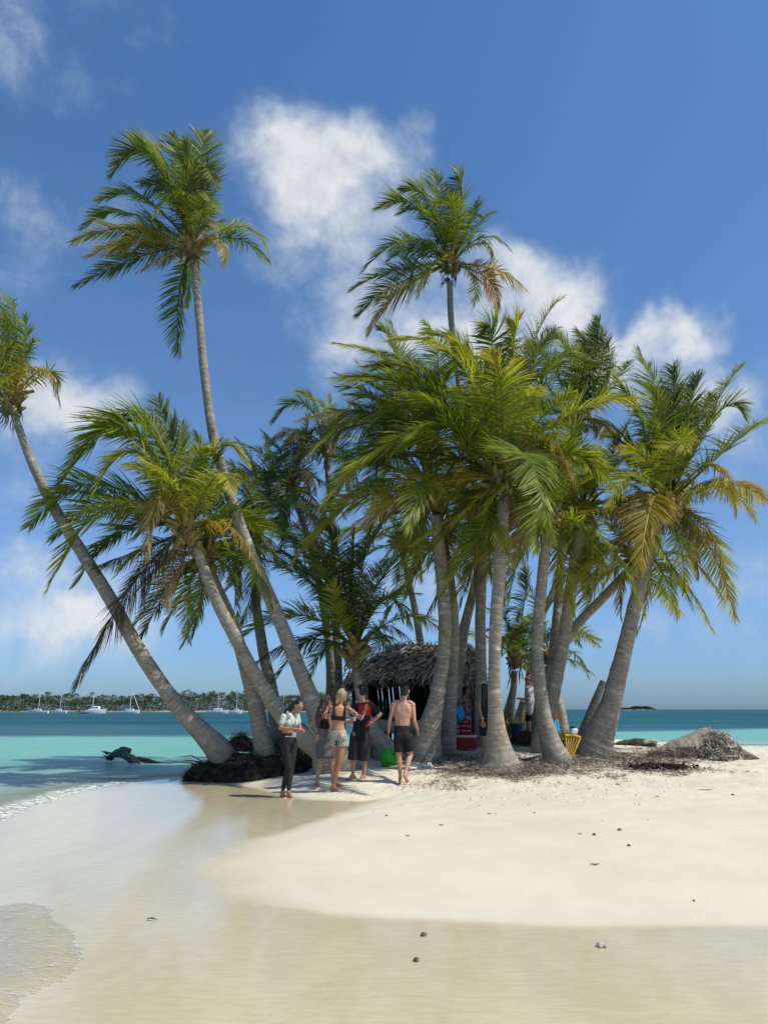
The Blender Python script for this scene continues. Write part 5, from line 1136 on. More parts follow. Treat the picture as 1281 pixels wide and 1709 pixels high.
# tufts and bushes
def bush(name, px, py, Y_, r, h, n, cols, label, cat, seed, lw=.012):
    rng = np.random.RandomState(seed); c = W(px, py, Y_); c[2] = gz(c[0], c[1]) if sdf(shore, np.array([c[0]]), np.array([c[1]]))[0] > 0 else c[2]
    root = empty(name, c, label, cat); a = rng.uniform(0, 6.28, n); t = rng.rand(n)**.5
    P0 = c+np.stack([np.cos(a)*t*r, np.sin(a)*t*r*.8, rng.rand(n)**1.5*h*.6], -1); D = np.stack([np.cos(a)*t, np.sin(a)*t, rng.uniform(.3, 1.6, n)], -1)+rng.normal(0, .3, (n, 3))
    mm = vary(name+'_leaf', cols, .6); o = rib_obj('foliage', P0, D, rng.uniform(.12, .35, n)*h*1.3, rng.uniform(.6, 1.6, n)*lw, rng, mm, root, K=3, taper=.1)
    s_ = MB()
    for k in range(7): a_ = k*.9; s_.tube([c+np.array([0, 0, -.05]), c+np.array([math.cos(a_)*r*.4, math.sin(a_)*r*.3, h*.55])], [.015, .005], 5)
    s_.build('stem', M_stick, root); return root
BG = [(.06, .09, .015), (.14, .16, .03), (.26, .24, .07), (.36, .31, .12)]
bush('shrub', 856, 1213, 22.6, .75, .75, 2600, BG, 'yellow-green grassy shrub in the gap right of the front palm', 'shrub', 1)
bush('shrub', 958, 1238, 21.0, .8, .45, 1800, BG, 'low straw-green shrub between the leaning trunks and the yellow chair', 'shrub', 2)
bush('shrub', 508, 1232, 18.8, .75, .95, 2800, [(.03, .06, .012), (.08, .11, .02), (.16, .17, .04), (.25, .22, .08)], 'dense green shrub behind the women beside the thick leaning trunk', 'shrub', 3)
bush('shrub', 800, 1240, 21.6, .7, .9, 1600, [(.015, .03, .01), (.03, .06, .015), (.05, .08, .02)], 'dark green shrub at the right side of the hut', 'shrub', 4, .02)
bush('shrub', 462, 1238, 18.3, .4, .45, 500, [(.03, .07, .015), (.07, .12, .02)], 'small green sprouting plant on top of the root mound', 'shrub', 5, .02)

# ------------------------------------------------------------------ driftwood, logs, rubble pile
def gnarl(root, name, path, rad, m_, seed, n=30, amp=.22):
    c = catmull(np.concatenate([np.array(path, float), np.array(rad, float)[:, None]], 1), 18); R = c[:, :3]; r = c[:, 3]; T = nrm(np.gradient(R, axis=0)); A = nrm(np.cross(T, [.1, .2, 1.0])); B = np.cross(T, A); th = np.arange(n)*2*math.pi/n
    v = R[:, None]+r[:, None, None]*(np.cos(th)[None, :, None]*A[:, None]+np.sin(th)[None, :, None]*B[:, None]); q = v*3+seed*7
    v = R[:, None]+(v-R[:, None])*(1+amp*1.6*fbm(q, 3)+amp*1.1*fbm(q*3.1+9, 3))[..., None]; k = len(R)
    f = [(i*n+j, i*n+(j+1) % n, (i+1)*n+(j+1) % n, (i+1)*n+j) for i in range(k-1) for j in range(n)]+[tuple(range(n-1, -1, -1)), tuple((k-1)*n+j for j in range(n))]
    return mk(name, v.reshape(-1, 3), f, m_, root, smooth=True)
M_drift = mat('wet_grey_driftwood', (.055, .045, .036), .55, .35, noise=(6, 6, (.22, .19, .15), .4, .7), bump=(16, .9, .04, (1, .4, 1)))
Yd = gp(220, 1274, 0)[1]; o = empty('driftwood', W(222, 1274, Yd), 'gnarled grey driftwood log lying in the shallow water left of the root mound', 'driftwood')
gnarl(o, 'log', [W(180, 1266, Yd+.6), W(196, 1257, Yd+.3), W(214, 1262, Yd), W(228, 1272, Yd-.1), W(238, 1279, Yd-.4)], [.06, .11, .12, .10, .09], M_drift, 1, amp=.3)
gnarl(o, 'branch', [W(222, 1268, Yd), W(240, 1268, Yd), W(262, 1273, Yd+.1), W(282, 1277, Yd+.1)], [.07, .06, .05, .02], mat('brown_branch', (.13, .09, .05), .6, .3, bump=(16, .8, .03)), 2)
gnarl(o, 'root_knob', [W(195, 1255, Yd+.3), W(207, 1250, Yd+.4), W(218, 1254, Yd+.5)], [.07, .08, .07], M_drift, 3, amp=.4)
m = MB()
for k in range(12):
    a = W(184+rng.uniform(-4, 8), 1262+rng.uniform(-6, 8), Yd+.5); m.tube([a, a+np.array([-rng.uniform(.1, .3), rng.uniform(-.2, .2), rng.uniform(-.12, .12)])], [.028, .006], 5)
m.build('broken_roots', M_dark, o)

# fallen flared trunk on the right beach
M_log = M_bark
gL = ground_at(1125, 1262); YL = gL[1]
lg = empty('fallen_trunk', gL, 'broad sawn-off palm butt lying on the right beach, pale ringed bark', 'fallen trunk')
rngL = np.random.RandomState(77)
def hull(root, name, pts, m_, seed):
    """half-buried flaring butt: rings (x px, top py, half depth, bottom py)"""
    n = 26; V_ = []
    for (px, ty, hd, by) in pts:
        top = W(px, ty, YL); bot = W(px, by, YL); h_ = (top[2]-bot[2]); th = np.linspace(0, 2*math.pi, n, endpoint=False)
        for a in th: V_.append([top[0]+.12*math.sin(a), YL+hd*math.cos(a), bot[2]+h_*(.5+.5*math.sin(a))**.9-.05])
    v = np.array(V_); v = v+nrm(v-np.array([gL[0], YL, gL[2]]))*(.10*fbm(v*3+seed, 3)+.02*np.sin(v[:, 0]*26))[:, None]; k = len(pts)
    f = [(i*n+j, i*n+(j+1) % n, (i+1)*n+(j+1) % n, (i+1)*n+j) for i in range(k-1) for j in range(n)]+[tuple(range(n-1, -1, -1)), tuple((k-1)*n+j for j in range(n))]
    o = mk(name, v, f, m_, root); return o
gL_g = NG('sawn_palm_log'); oc = gL_g.coord('Object', (9, 1, 1.2), (0, .45, 0)); st = gL_g.noise(oc, 2.2, 5, .6, .6)
cL = gL_g.mix(gL_g.rng(st, .3, .7), (.20, .165, .125), (.40, .35, .27)); cL = gL_g.mix(gL_g.rng(gL_g.noise(gL_g.coord('Object'), 12, 5, .7), .5, .7), cL, (.13, .10, .07))
gL_g.put(gL_g.b.inputs['Base Color'], cL); gL_g.b.inputs['Roughness'].default_value = .9; gL_g.put(gL_g.b.inputs['Normal'], gL_g.bump(st, .8, .05)); M_log2 = gL_g.m
hull(lg, 'butt', [(1082, 1249, .12, 1262), (1100, 1241, .28, 1263), (1120, 1231, .42, 1264), (1140, 1222, .48, 1264), (1160, 1212, .48, 1264), (1170, 1211, .46, 1264), (1185, 1228, .36, 1264), (1198, 1242, .25, 1264)], M_log2, 2)
n = 1500; px = rngL.uniform(1078, 1150, n); P0 = np.array([W(a, 1262-rngL.uniform(0, 1)*max(2, 14-(abs(a-1118))*.3), YL-.5+rngL.uniform(-.1, .3)) for a in px]); P0[:, 2] = np.maximum(P0[:, 2], terrain(P0[:, 0], P0[:, 1]))
rib_obj('dry_fronds_at_foot', P0, rngL.normal(0, 1, (n, 3))*np.array([1, .5, .3]), rngL.uniform(.06, .22, n), rngL.uniform(.006, .018, n), rngL, M_litter, lg, K=2)
gR = ground_at(1192, 1266); rp = empty('rubble_heap', gR, 'heap of grey coral rubble and dead husks against the fallen palm butt', 'rubble heap')
v, f = moundmesh((gR[0], gR[1]-.05, gR[2]-.10), .50, .40, .60, 21, 50, 16); mk('heap_core', v, f, mat('grey_rubble', (.07, .06, .05), .95, .1, noise=(20, 5, (.26, .23, .19), .4, .65), bump=(30, 1, .04)), rp)
n = 1300; i = rngL.randint(0, len(v), n); rib_obj('husks', v[i]+rngL.normal(0, .03, (n, 3)), rngL.normal(0, 1, (n, 3)), rngL.uniform(.06, .20, n), rngL.uniform(.015, .04, n), rngL, M_thatch, rp, K=2)
for k in range(16):
    m = MB(); j = rngL.randint(0, len(v)); rock(m, v[j]+np.array([0, 0, .02]), rngL.uniform(.03, .07), rngL); m.build('coral_lump', M_coral, rp, smooth=True)
gS = ground_at(1240, 1267); ob = empty('weathered_log', gS, 'dark grey weathered log tapering right beside the rubble heap', 'log')
gnarl(ob, 'log', [W(1204, 1256, gS[1]+.1), W(1218, 1253, gS[1]), W(1234, 1260, gS[1]-.05), W(1250, 1264, gS[1]-.1), W(1266, 1268, gS[1]-.15)], [.19, .19, .14, .10, .04], mat('grey_log', (.07, .06, .05), .9, .15, noise=(10, 6, (.23, .20, .16), .4, .65, (.4, 1, 1)), bump=(18, .9, .03)), 5, amp=.28)
m = MB(); rock(m, W(1217, 1262, gS[1]-.38), .09, rngL, sq=(1.2, .7, .9)); tag(m.build('coral_block', mat('white_coral', (.62, .57, .46), .9, .2, bump=(20, .7, .02)), None, origin=tuple(W(1213, 1264, gS[1]-.28)), smooth=True), 'white coral block leaning between the rubble heap and the dark log', 'coral block')
gK = ground_at(1060, 1244); ob = empty('low_log', gK, 'low dark half-buried log on the right beach left of the fallen butt', 'log')
gnarl(ob, 'log', [W(1022, 1243, gK[1]), W(1045, 1239, gK[1]), W(1070, 1239, gK[1]), W(1094, 1243, gK[1])], [.03, .08, .09, .05], mat('dark_log', (.05, .038, .03), .9, .15, noise=(8, 5, (.15, .12, .09), .4, .7), bump=(14, .8, .03)), 6)
for k in range(6):
    m = MB(); pk_ = W(1076+k*3.4, 1236+abs(k-3)*.8, gK[1]-.12); rock(m, pk_, .065, rngL); tag(m.build('coral_lump', M_coral, None, origin=tuple(pk_), smooth=True), 'pale coral lump in the small row on the low dark log', 'coral', 'coral lumps on the low log')
gW = ground_at(1098, 1283); ob = rib_n = 700; c0 = gW
P0 = c0+np.stack([rngL.normal(0, .30, 700), rngL.normal(0, .12, 700), np.abs(rngL.normal(0, .04, 700))], -1)
o = rib_obj('seaweed_clump', P0, rngL.normal(0, 1, (700, 3))*np.array([1, .6, .35]), rngL.uniform(.06, .16, 700), rngL.uniform(.02, .05, 700), rngL, vary('black_seaweed', [(.008, .006, .005), (.02, .016, .013), (.05, .04, .03)], .6), origin=tuple(c0), K=2); tag(o, 'black clump of dried seaweed on the sand in front of the right palm', 'seaweed')
# broken pale stump leaning behind the big right palm
ob = empty('broken_trunk', W(975, 1230, 19.8), 'short pale broken trunk standing tilted behind the big right palm', 'broken trunk'); trunk(ob, [(968, 1240, 20), (978, 1210, 18), (992, 1172, 15), (1006, 1137, 12)], 19.8, 19.8, rngL, tonefn=None)
ob = empty('broken_trunk', W(868, 1225, 23.0), 'stubby cut-off trunk tilting right beside the grassy shrub', 'broken trunk'); trunk(ob, [(862, 1226, 26), (869, 1200, 24), (876, 1172, 20)], 23.0, 23.0, rngL)
# dark earth roots behind reddish palm
c = ground_at(886, 1243); ob = empty('palm_stump', c, 'dark mossy stump mound behind the foot of the reddish palm', 'stump'); v, f = moundmesh((c[0]-.05, c[1]+.1, c[2]-.12), .50, .4, .42, 31, 50, 14); mk('stump_core', v, f, mat('brown_stump', (.04, .03, .022), .95, .1, noise=(9, 5, (.13, .10, .075), .4, .7), bump=(18, 1, .05)), ob, smooth=True)
n = 500; i = rngL.randint(0, len(v), n); rib_obj('stump_roots', v[i], rngL.normal(0, 1, (n, 3)), rngL.uniform(.05, .16, n), rngL.uniform(.006, .015, n), rngL, M_roots, ob, K=2)

# ------------------------------------------------------------------ thatched hut
rng = np.random.RandomState(44)
YF, YR, YB = 20.5, 22.1, 23.5; gh = gz(1.0, 20.0)
hut = empty('thatched_hut', (W(690, 1200, 20.5)[0], 20.5, gh), 'low beach hut with shaggy grey palm thatch roof and dark open front', 'hut')
xl, xr = W(577, 1140, YF)[0], W(812, 1140, YF)[0]; rl, rr_ = W(668, 1090, YR)[0], W(782, 1088, YR)[0]
ze_l, ze_m, zr = W(600, 1143, YF)[2], W(700, 1133, YF)[2], W(715, 1082, YR)[2]
def roofpt(u, v_):      # u across 0..1, v_ 0 ridge .. 1 eave (front slope)
    rp_ = np.stack([lerp(rl, rr_, u), np.full_like(u, YR), np.full_like(u, zr)+.04*np.sin(u*9)], -1)
    ep = np.stack([lerp(xl, xr, u), np.full_like(u, YF)+.0*u, lerp(ze_l, ze_m, np.clip(u*2.2, 0, 1))-.22*sst(u, .55, 1)], -1)
    q = rp_*(1-v_)[:, None]+ep*v_[:, None]; q[:, 2] += .16*np.sin(v_*math.pi); return q
def sheet(fn, nu=24, nv=8, th_=.08, flip=1):
    u, v_ = np.meshgrid(np.linspace(0, 1, nu), np.linspace(0, 1, nv)); p = fn(u.ravel(), v_.ravel()); V_ = np.concatenate([p, p-np.array([0, 0, th_])]); f = []; N_ = nu*nv
    for j in range(nv-1):
        for i in range(nu-1): a = j*nu+i; f += [(a, a+1, a+nu+1, a+nu), (N_+a, N_+a+nu, N_+a+nu+1, N_+a+1)]
    for i in range(nu-1): f += [(i, N_+i, N_+i+1, i+1), ((nv-1)*nu+i, (nv-1)*nu+i+1, N_+(nv-1)*nu+i+1, N_+(nv-1)*nu+i)]
    for j in range(nv-1): f += [(j*nu, (j+1)*nu, N_+(j+1)*nu, N_+j*nu), (j*nu+nu-1, N_+j*nu+nu-1, N_+(j+1)*nu+nu-1, (j+1)*nu+nu-1)]
    return V_, f
back = lambda u, v_: roofpt(u, v_)*np.array([1, -1, 1])+np.array([0, 2*YR, 0])
def endl(u, v_, s_=0):
    x0, xe = (rl, xl) if s_ == 0 else (rr_, xr); r0 = np.stack([np.full_like(u, x0), np.full_like(u, YR), np.full_like(u, zr)], -1)
    e0 = np.stack([np.full_like(u, xe), lerp(YF, 2*YR-YF, u), np.full_like(u, ze_l if s_ == 0 else ze_m-.22)], -1); return r0*(1-v_)[:, None]+e0*v_[:, None]
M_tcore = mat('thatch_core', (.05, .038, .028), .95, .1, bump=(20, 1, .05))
V_, F_ = [], []; roofm = MB()
for fn in (roofpt, back, lambda u, v_: endl(u, v_, 0), lambda u, v_: endl(u, v_, 1)):
    a, b = sheet(fn); roofm.add(a, b)
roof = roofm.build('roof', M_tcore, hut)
def thatch(fn, n, down, seed, parent, spread=.25, vmax=1.0):
    rng = np.random.RandomState(seed); u = rng.rand(n); v_ = np.clip((rng.randint(0, 9, n)+rng.normal(0, .12, n))/9.0*vmax, 0, 1); p = fn(u, v_); e = 1e-2
    d = nrm(fn(u, v_+e)-fn(u, v_)); d = d+rng.normal(0, spread, (n, 3)); d[:, 2] -= .12; p[:, 2] += rng.uniform(.0, .09, n)
    return rib_obj('thatch_leaves', p, d, rng.uniform(.18, .55, n), rng.uniform(.02, .055, n), rng, M_thatch, parent, K=3, curl=.5, taper=.35)
thatch(roofpt, 5200, 1, 1, roof); thatch(back, 1200, 1, 2, roof); thatch(lambda u, v_: endl(u, v_, 0), 1500, 1, 3, roof); thatch(lambda u, v_: endl(u, v_, 1), 1200, 1, 4, roof)
# walls of upright poles with slits of light
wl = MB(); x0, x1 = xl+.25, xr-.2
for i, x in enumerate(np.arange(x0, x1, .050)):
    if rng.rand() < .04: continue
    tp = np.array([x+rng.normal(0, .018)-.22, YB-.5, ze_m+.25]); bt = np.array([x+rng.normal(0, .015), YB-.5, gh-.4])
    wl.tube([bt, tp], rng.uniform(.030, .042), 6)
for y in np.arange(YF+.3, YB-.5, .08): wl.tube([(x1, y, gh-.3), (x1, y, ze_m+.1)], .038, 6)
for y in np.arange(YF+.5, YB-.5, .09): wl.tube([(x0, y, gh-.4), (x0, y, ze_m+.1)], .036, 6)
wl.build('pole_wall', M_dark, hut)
for (px, y) in ((612, YF+.2), (672, YF+.35), (758, YF+.25)): x = W(px, 1150, y)[0]; pm = MB(); pm.tube([(x, y, gz(x, y)-.2), (x, y, ze_m+.15)], .045, 8); pm.build('post', M_stick, hut)
# hanging thatch panel right of the opening
n = 2600; u = rng.rand(n); px0, px1 = W(754, 1150, YF+.15)[0], W(812, 1150, YF+.15)[0]
P0 = np.stack([lerp(px0, px1, u), YF+.15+rng.normal(0, .05, n), rng.uniform(gh+.35, ze_m+.05, n)], -1); D = np.stack([rng.normal(0, .12, n), rng.normal(0, .08, n), -np.ones(n)], -1)
o = rib_obj('thatch_panel', P0, D, rng.uniform(.3, .7, n), rng.uniform(.012, .035, n), rng, M_thatch, hut, K=3, curl=.25)
o.data.attributes['rnd'].data.foreach_set('value', np.repeat(rng.uniform(0, .6, n), 8).astype(np.float32))
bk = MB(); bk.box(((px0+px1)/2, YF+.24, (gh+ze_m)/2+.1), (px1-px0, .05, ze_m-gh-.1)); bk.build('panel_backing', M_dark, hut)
# pale log bench in front of it
Yb_ = 18.9; ob = empty('log_bench', W(665, 1226, Yb_), 'pale smooth driftwood log lying as a bench in front of the hut opening', 'log bench')
gnarl(ob, 'log', [W(606, 1208, Yb_), W(640, 1212, Yb_), W(675, 1214, Yb_), W(714, 1210, Yb_)], [.13, .14, .13, .14], mat('bleached_log', (.36, .32, .27), .8, .2, noise=(5, 5, (.24, .20, .16), .4, .7), bump=(12, .6, .02)), 9, amp=.10)
for px in (626, 700): m = MB(); c = W(px, 1226, Yb_); m.tube([(c[0], c[1], gz(c[0], c[1])-.1), (c[0]+.02, c[1], W(px, 1214, Yb_)[2])], [.10, .08], 8); m.build('support', M_stick, ob)

# ------------------------------------------------------------------ coolers, crates, tub, chair, bags
def rbox(m, c, d, r=.02, rot=None, taper=1.0, seg=3):
    """rounded box: superellipse rings"""
    n = 28; th = np.arange(n)*2*math.pi/n; hx, hy, hz = np.array(d)/2; prof = [(-1, 0)]+[(-1+ (1-math.cos(a))*r/hz, math.sin(a)) for a in np.linspace(.3, math.pi/2, seg)]
    V_ = []; L_ = prof+[(-z, s_) for z, s_ in prof[::-1]]
    for z, s_ in L_:
        inset = r*(1-s_); tp = lerp(taper, 1, (z+1)/2) if taper != 1 else 1
        for a in th:
            ca, sa = math.cos(a), math.sin(a); x = math.copysign(abs(ca)**.28, ca)*(hx-inset)*tp; y = math.copysign(abs(sa)**.28, sa)*(hy-inset)*tp; V_.append((x, y, z*hz))
    V_ = np.array(V_); k = len(L_)
    if rot is not None: V_ = V_@np.array(rot).T
    f = [(i*n+j, i*n+(j+1) % n, (i+1)*n+(j+1) % n, (i+1)*n+j) for i in range(k-1) for j in range(n)]+[tuple(range(n-1, -1, -1)), tuple((k-1)*n+j for j in range(n))]
    return m.add(V_+np.array(c), f)
def rz(a): return np.array([[math.cos(a), -math.sin(a), 0], [math.sin(a), math.cos(a), 0], [0, 0, 1.0]])
RED_P = mat('scuffed_red_plastic', (.28, .006, .014), .45, .4, noise=(12, 5, (.20, .01, .015), .4, .7))
DRED = mat('dark_red_fabric', (.22, .012, .014), .8, .2, bump=(20, .4, .01)); GREYW = mat('dirty_white_plastic', (.55, .53, .48), .5, .4, noise=(12, 5, (.42, .40, .35), .45, .65))
BLUE_P = mat('faded_blue_plastic', (.02, .10, .26), .55, .35, noise=(8, 4, (.015, .07, .19), .4, .7)); YEL_P = mat('yellow_plastic', (.62, .36, .01), .4, .45, noise=(9, 4, (.52, .28, .01), .4, .7))
gC = ground_at(779, 1254); k = mpp(779, 1240, gC[1]); cw_ = 35*k; chh = 27*k; R_ = rz(-.18)
cr = empty('cooler', gC, 'red cool box with dirty white lid on the ground beside the hut', 'cooler')
c0 = gC+np.array([0, .2, chh*.42]); m = MB(); rbox(m, c0, (cw_, cw_*.62, chh*.84), .02, R_, taper=.93); m.build('box_body', RED_P, cr, smooth=False)
m = MB(); rbox(m, c0+np.array([0, 0, chh*.46]), (cw_*1.05, cw_*.68, chh*.15), .02, R_); m.build('lid', GREYW, cr)
m = MB(); fr_ = R_@np.array([0, -1, 0]); sx = R_@np.array([1, 0, 0]); b = c0+fr_*(cw_*.31+.012)
m.tube([b+sx*.02+np.array([0, 0, .08]), b+sx*.02+fr_*.02+np.array([0, 0, .05]), b+sx*.16+fr_*.02+np.array([0, 0, .05]), b+sx*.16+np.array([0, 0, .08])], .010, 6); m.build('handle', RED_P, cr)
m = MB(); m.tube([b+sx*.12+np.array([0, 0, -.12]), b+sx*.12+fr_*.03+np.array([0, 0, -.12])], .018, 10); m.build('drain_plug', GREYW, cr)
top = c0+np.array([0, .02, chh*.535]); bg_ = empty('cool_bag', top, 'small dark red printed cool bag standing on the white lid of the red cool box', 'cool bag')
kx = 24*k; kz = 20*k; cb = top+np.array([-.03, .02, kz/2+.004]); m = MB(); rbox(m, cb, (kx, kx*.6, kz), .015, R_); m.build('bag_body', DRED, bg_)
m = MB()                                                    # white scribbled print on its front faces
for j in range(2):
    for i in range(2):
        a = cb+fr_*(kx*.30+.004)+sx*(-.02+.13*i-.035)+np.array([0, 0, .055-.11*j])
        q = [a+sx*(.10*t_)+np.array([0, 0, .018*math.sin(t_*15+i+j*2)+.012*t_]) for t_ in np.linspace(0, 1, 14)]; m.tube(q, .0042, 4)
for j in range(2):
    a = cb-sx*(kx/2-.035)+fr_*(kx*.30+.004)+np.array([0, 0, .055-.11*j]); q = [a+sx*.024*math.cos(t_)+np.array([0, 0, .030*math.sin(t_)]) for t_ in np.linspace(0, 6.28, 14)]; m.tube(q, .006, 5)
m.build('printed_marks', WHITE_P, bg_)
m = MB(); m.tube([cb+sx*-.07+np.array([0, 0, kz/2]), cb+np.array([0, 0, kz/2+.05]), cb+sx*.07+np.array([0, 0, kz/2])], .010, 6); m.build('handle', DRED, bg_)
gT = ground_at(865, 1235); k = mpp(865, 1225, gT[1]); tb = empty('tub', gT, 'blue plastic tub on the shaded ground behind the front palm', 'tub'); m = MB(); hh = 26*k
c = gT+np.array([0, .15, 0]); m.tube([c+np.array([0, 0, z]) for z in (.0, .01, hh*.5, hh*.96, hh, hh*.96, hh*.3, .03)], [8.5*k, 9*k, 10.5*k, 12*k, 12.6*k, 11.5*k, 9.4*k, 8.4*k], 28); m.build('tub_body', BLUE_P, tb, smooth=False)
m = MB(); a_ = np.linspace(0, 6.2832, 33); m.tube([c+np.array([math.cos(t_)*12.5*k, math.sin(t_)*12.5*k, hh]) for t_ in a_], .012, 6); m.build('rim', BLUE_P, tb)
for s_ in (-1, 1): m = MB(); m.tube([c+np.array([s_*12*k, -.06, hh*.86]), c+np.array([s_*13.8*k, 0, hh*.88]), c+np.array([s_*12*k, .06, hh*.86])], .010, 6); m.build('handle', BLUE_P, tb)
# black crate
gX = ground_at(934, 1259); k = mpp(934, 1245, gX[1]); xr_ = empty('crate', gX, 'black plastic crate between the reddish palm and the yellow chair', 'crate'); w_, h_ = 24*k, 22*k; c = gX+np.array([0, .25, 0]); m = MB()
for s_ in (-1, 1):
    for j in range(5):
        z = h_*(.1+.2*j); m.box(c+np.array([0, s_*w_*.4, z]), (w_, .012, h_*.13)); m.box(c+np.array([s_*w_*.5, 0, z]), (.012, w_*.8-.02, h_*.13))
for sx_ in (-1, 1):
    for sy_ in (-1, 1): m.box(c+np.array([sx_*(w_*.5+.002), sy_*(w_*.4+.002), h_*.5]), (.035, .035, h_))
m.box(c+np.array([0, 0, .02]), (w_*.97, w_*.77, .015)); m.build('crate_body', BLACK_P, xr_)
m = MB()
for i in range(9): m.ell(c+np.array([rng.uniform(-.12, .12), rng.uniform(-.1, .1), h_*.75+rng.uniform(0, .08)]), rng.uniform(.04, .07), n=10, m=7)
tag(solid('dark_contents', m, C_NAVY, xr_, .012, 1)); 
# yellow folding chair seen from behind
gY = ground_at(955, 1266); Yc = gY[1]; ch_ = empty('plastic_chair', gY, 'yellow plastic slatted chair leaning against the foot of the big right palm', 'chair')
def yp(px, py, dz=0): return W(px, py, Yc+dz)
tl, tr_, bl, br = yp(943, 1228, -.05), yp(968, 1231, -.05), yp(945, 1264, -.18), yp(952, 1266, -.18)
m = MB(); m.tube([bl, lerp(bl, tl, .5)+np.array([0, -.02, 0]), tl], .017, 8); m.tube([br, lerp(br, tr_, .5)+np.array([0, -.02, 0]), tr_], .022, 8); m.tube([tl+np.array([-.01, 0, .0]), lerp(tl, tr_, .5)+np.array([0, 0, .03]), tr_], .035, 8); m.build('back_frame', YEL_P, ch_)
for i in range(1, 5): m = MB(); m.tube([lerp(bl, br, i/5.0)+np.array([0, 0, .02]), lerp(tl, tr_, i/5.0)], [.008, .015], 6); m.build('slat', YEL_P, ch_)
m = MB(); m.box(lerp(tl, br, .62)+np.array([.02, .16, .0]), (.20, .28, .02), rot=rz(.1)); m.build('seat', YEL_P, ch_)
for dx, dy in ((-.08, .05), (.12, .05), (-.08, .3), (.12, .3)): a = lerp(tl, br, .62)+np.array([dx, dy, 0]); m = MB(); m.tube([a, (a[0]+.01, a[1]+.02, gz(a[0], a[1])-.02)], [.016, .012], 6); m.build('leg', YEL_P, ch_)
m = MB(); c = yp(956, 1221, -.02); m.ell(c, (.085, .07, .10)); m.ell(c+np.array([.05, 0, .0]), (.06, .05, .07)); m.ell(c+np.array([-.05, .01, -.03]), .055)
o = solid('towel', m, C_WHITE, cl_ := empty('towel_bundle', c, 'bunched white cloth with a dark cap resting on top of the yellow chair', 'cloth'), .010, 2, rough=.03); m = MB(); m.ell(c+np.array([-.01, -.01, .09]), (.062, .055, .035)); m.build('dark_cap', C_BLACK, cl_, smooth=True)
# green sack
GRN = mat('bright_green_nylon', (.03, .36, .015), .45, .4, noise=(5, 3, (.02, .26, .01), .4, .6), bump=(7, .9, .05))
gG = ground_at(647, 1281);  k *= .85; gr = empty('green_sack', gG, 'bright green stuffed sack on the sand in front of the shirtless man', 'sack'); q = MB(); q.ell((0, 0, 0), 1.0, n=40, m=24); v = q.v[0]; th = np.arctan2(v[:, 1], v[:, 0])
v = v*(1+.06*np.sin(th*9+v[:, 2]*3)*np.sqrt(np.clip(1-v[:, 2]**2, 0, 1))+.16*vnoise(v*1.8+4))[:, None]*np.array([16.5*k, 12*k, 17*k]); v = v@rz(.3).T
mk('sack_body', v+gG+np.array([.02, .15, 16*k]), q.f, GRN, gr, smooth=True)
m = MB(); c = gG+np.array([.16, .05, 25*k]); m.tube([c, c+np.array([.06, -.04, .05]), c+np.array([.12, -.02, .04])], [.05, .025, .04], 9); m.build('tied_neck', GRN, gr, smooth=True)
m = MB(); m.tube([gG+np.array([-.02, -.03, 8*k]), gG+np.array([.18, -.08, 6*k]), gG+np.array([.28, -.02, 12*k])], .008, 5); m.build('drawcord', BLACK_P, gr)
# white sandals beside the man's feet
for i, (px, py, a) in enumerate(((692, 1284, .5), (712, 1281, -.3))):
    g0 = ground_at(px, py); ss = empty('sandal', g0+np.array([0, 0, .01]), ['white sandal lying upside up behind the shirtless man\'s heel', 'white sandal beside the patchy palm foot, farther right'][i], 'sandal', 'white sandals on the sand'); m = MB(); R_ = rz(a)
    rbox(m, g0+np.array([0, 0, .03]), (.27, .10, .035), .012, R_); m.build('sole', WHITE_P, ss)
    m = MB(); cc0 = g0+np.array([0, 0, .045])
    for o_ in (.03, .08): m.tube([cc0+R_@np.array([o_, -.05, 0]), cc0+R_@np.array([o_, 0, .05]), cc0+R_@np.array([o_, .05, 0])], .014, 6)
    m.build('strap', WHITE_P, ss)

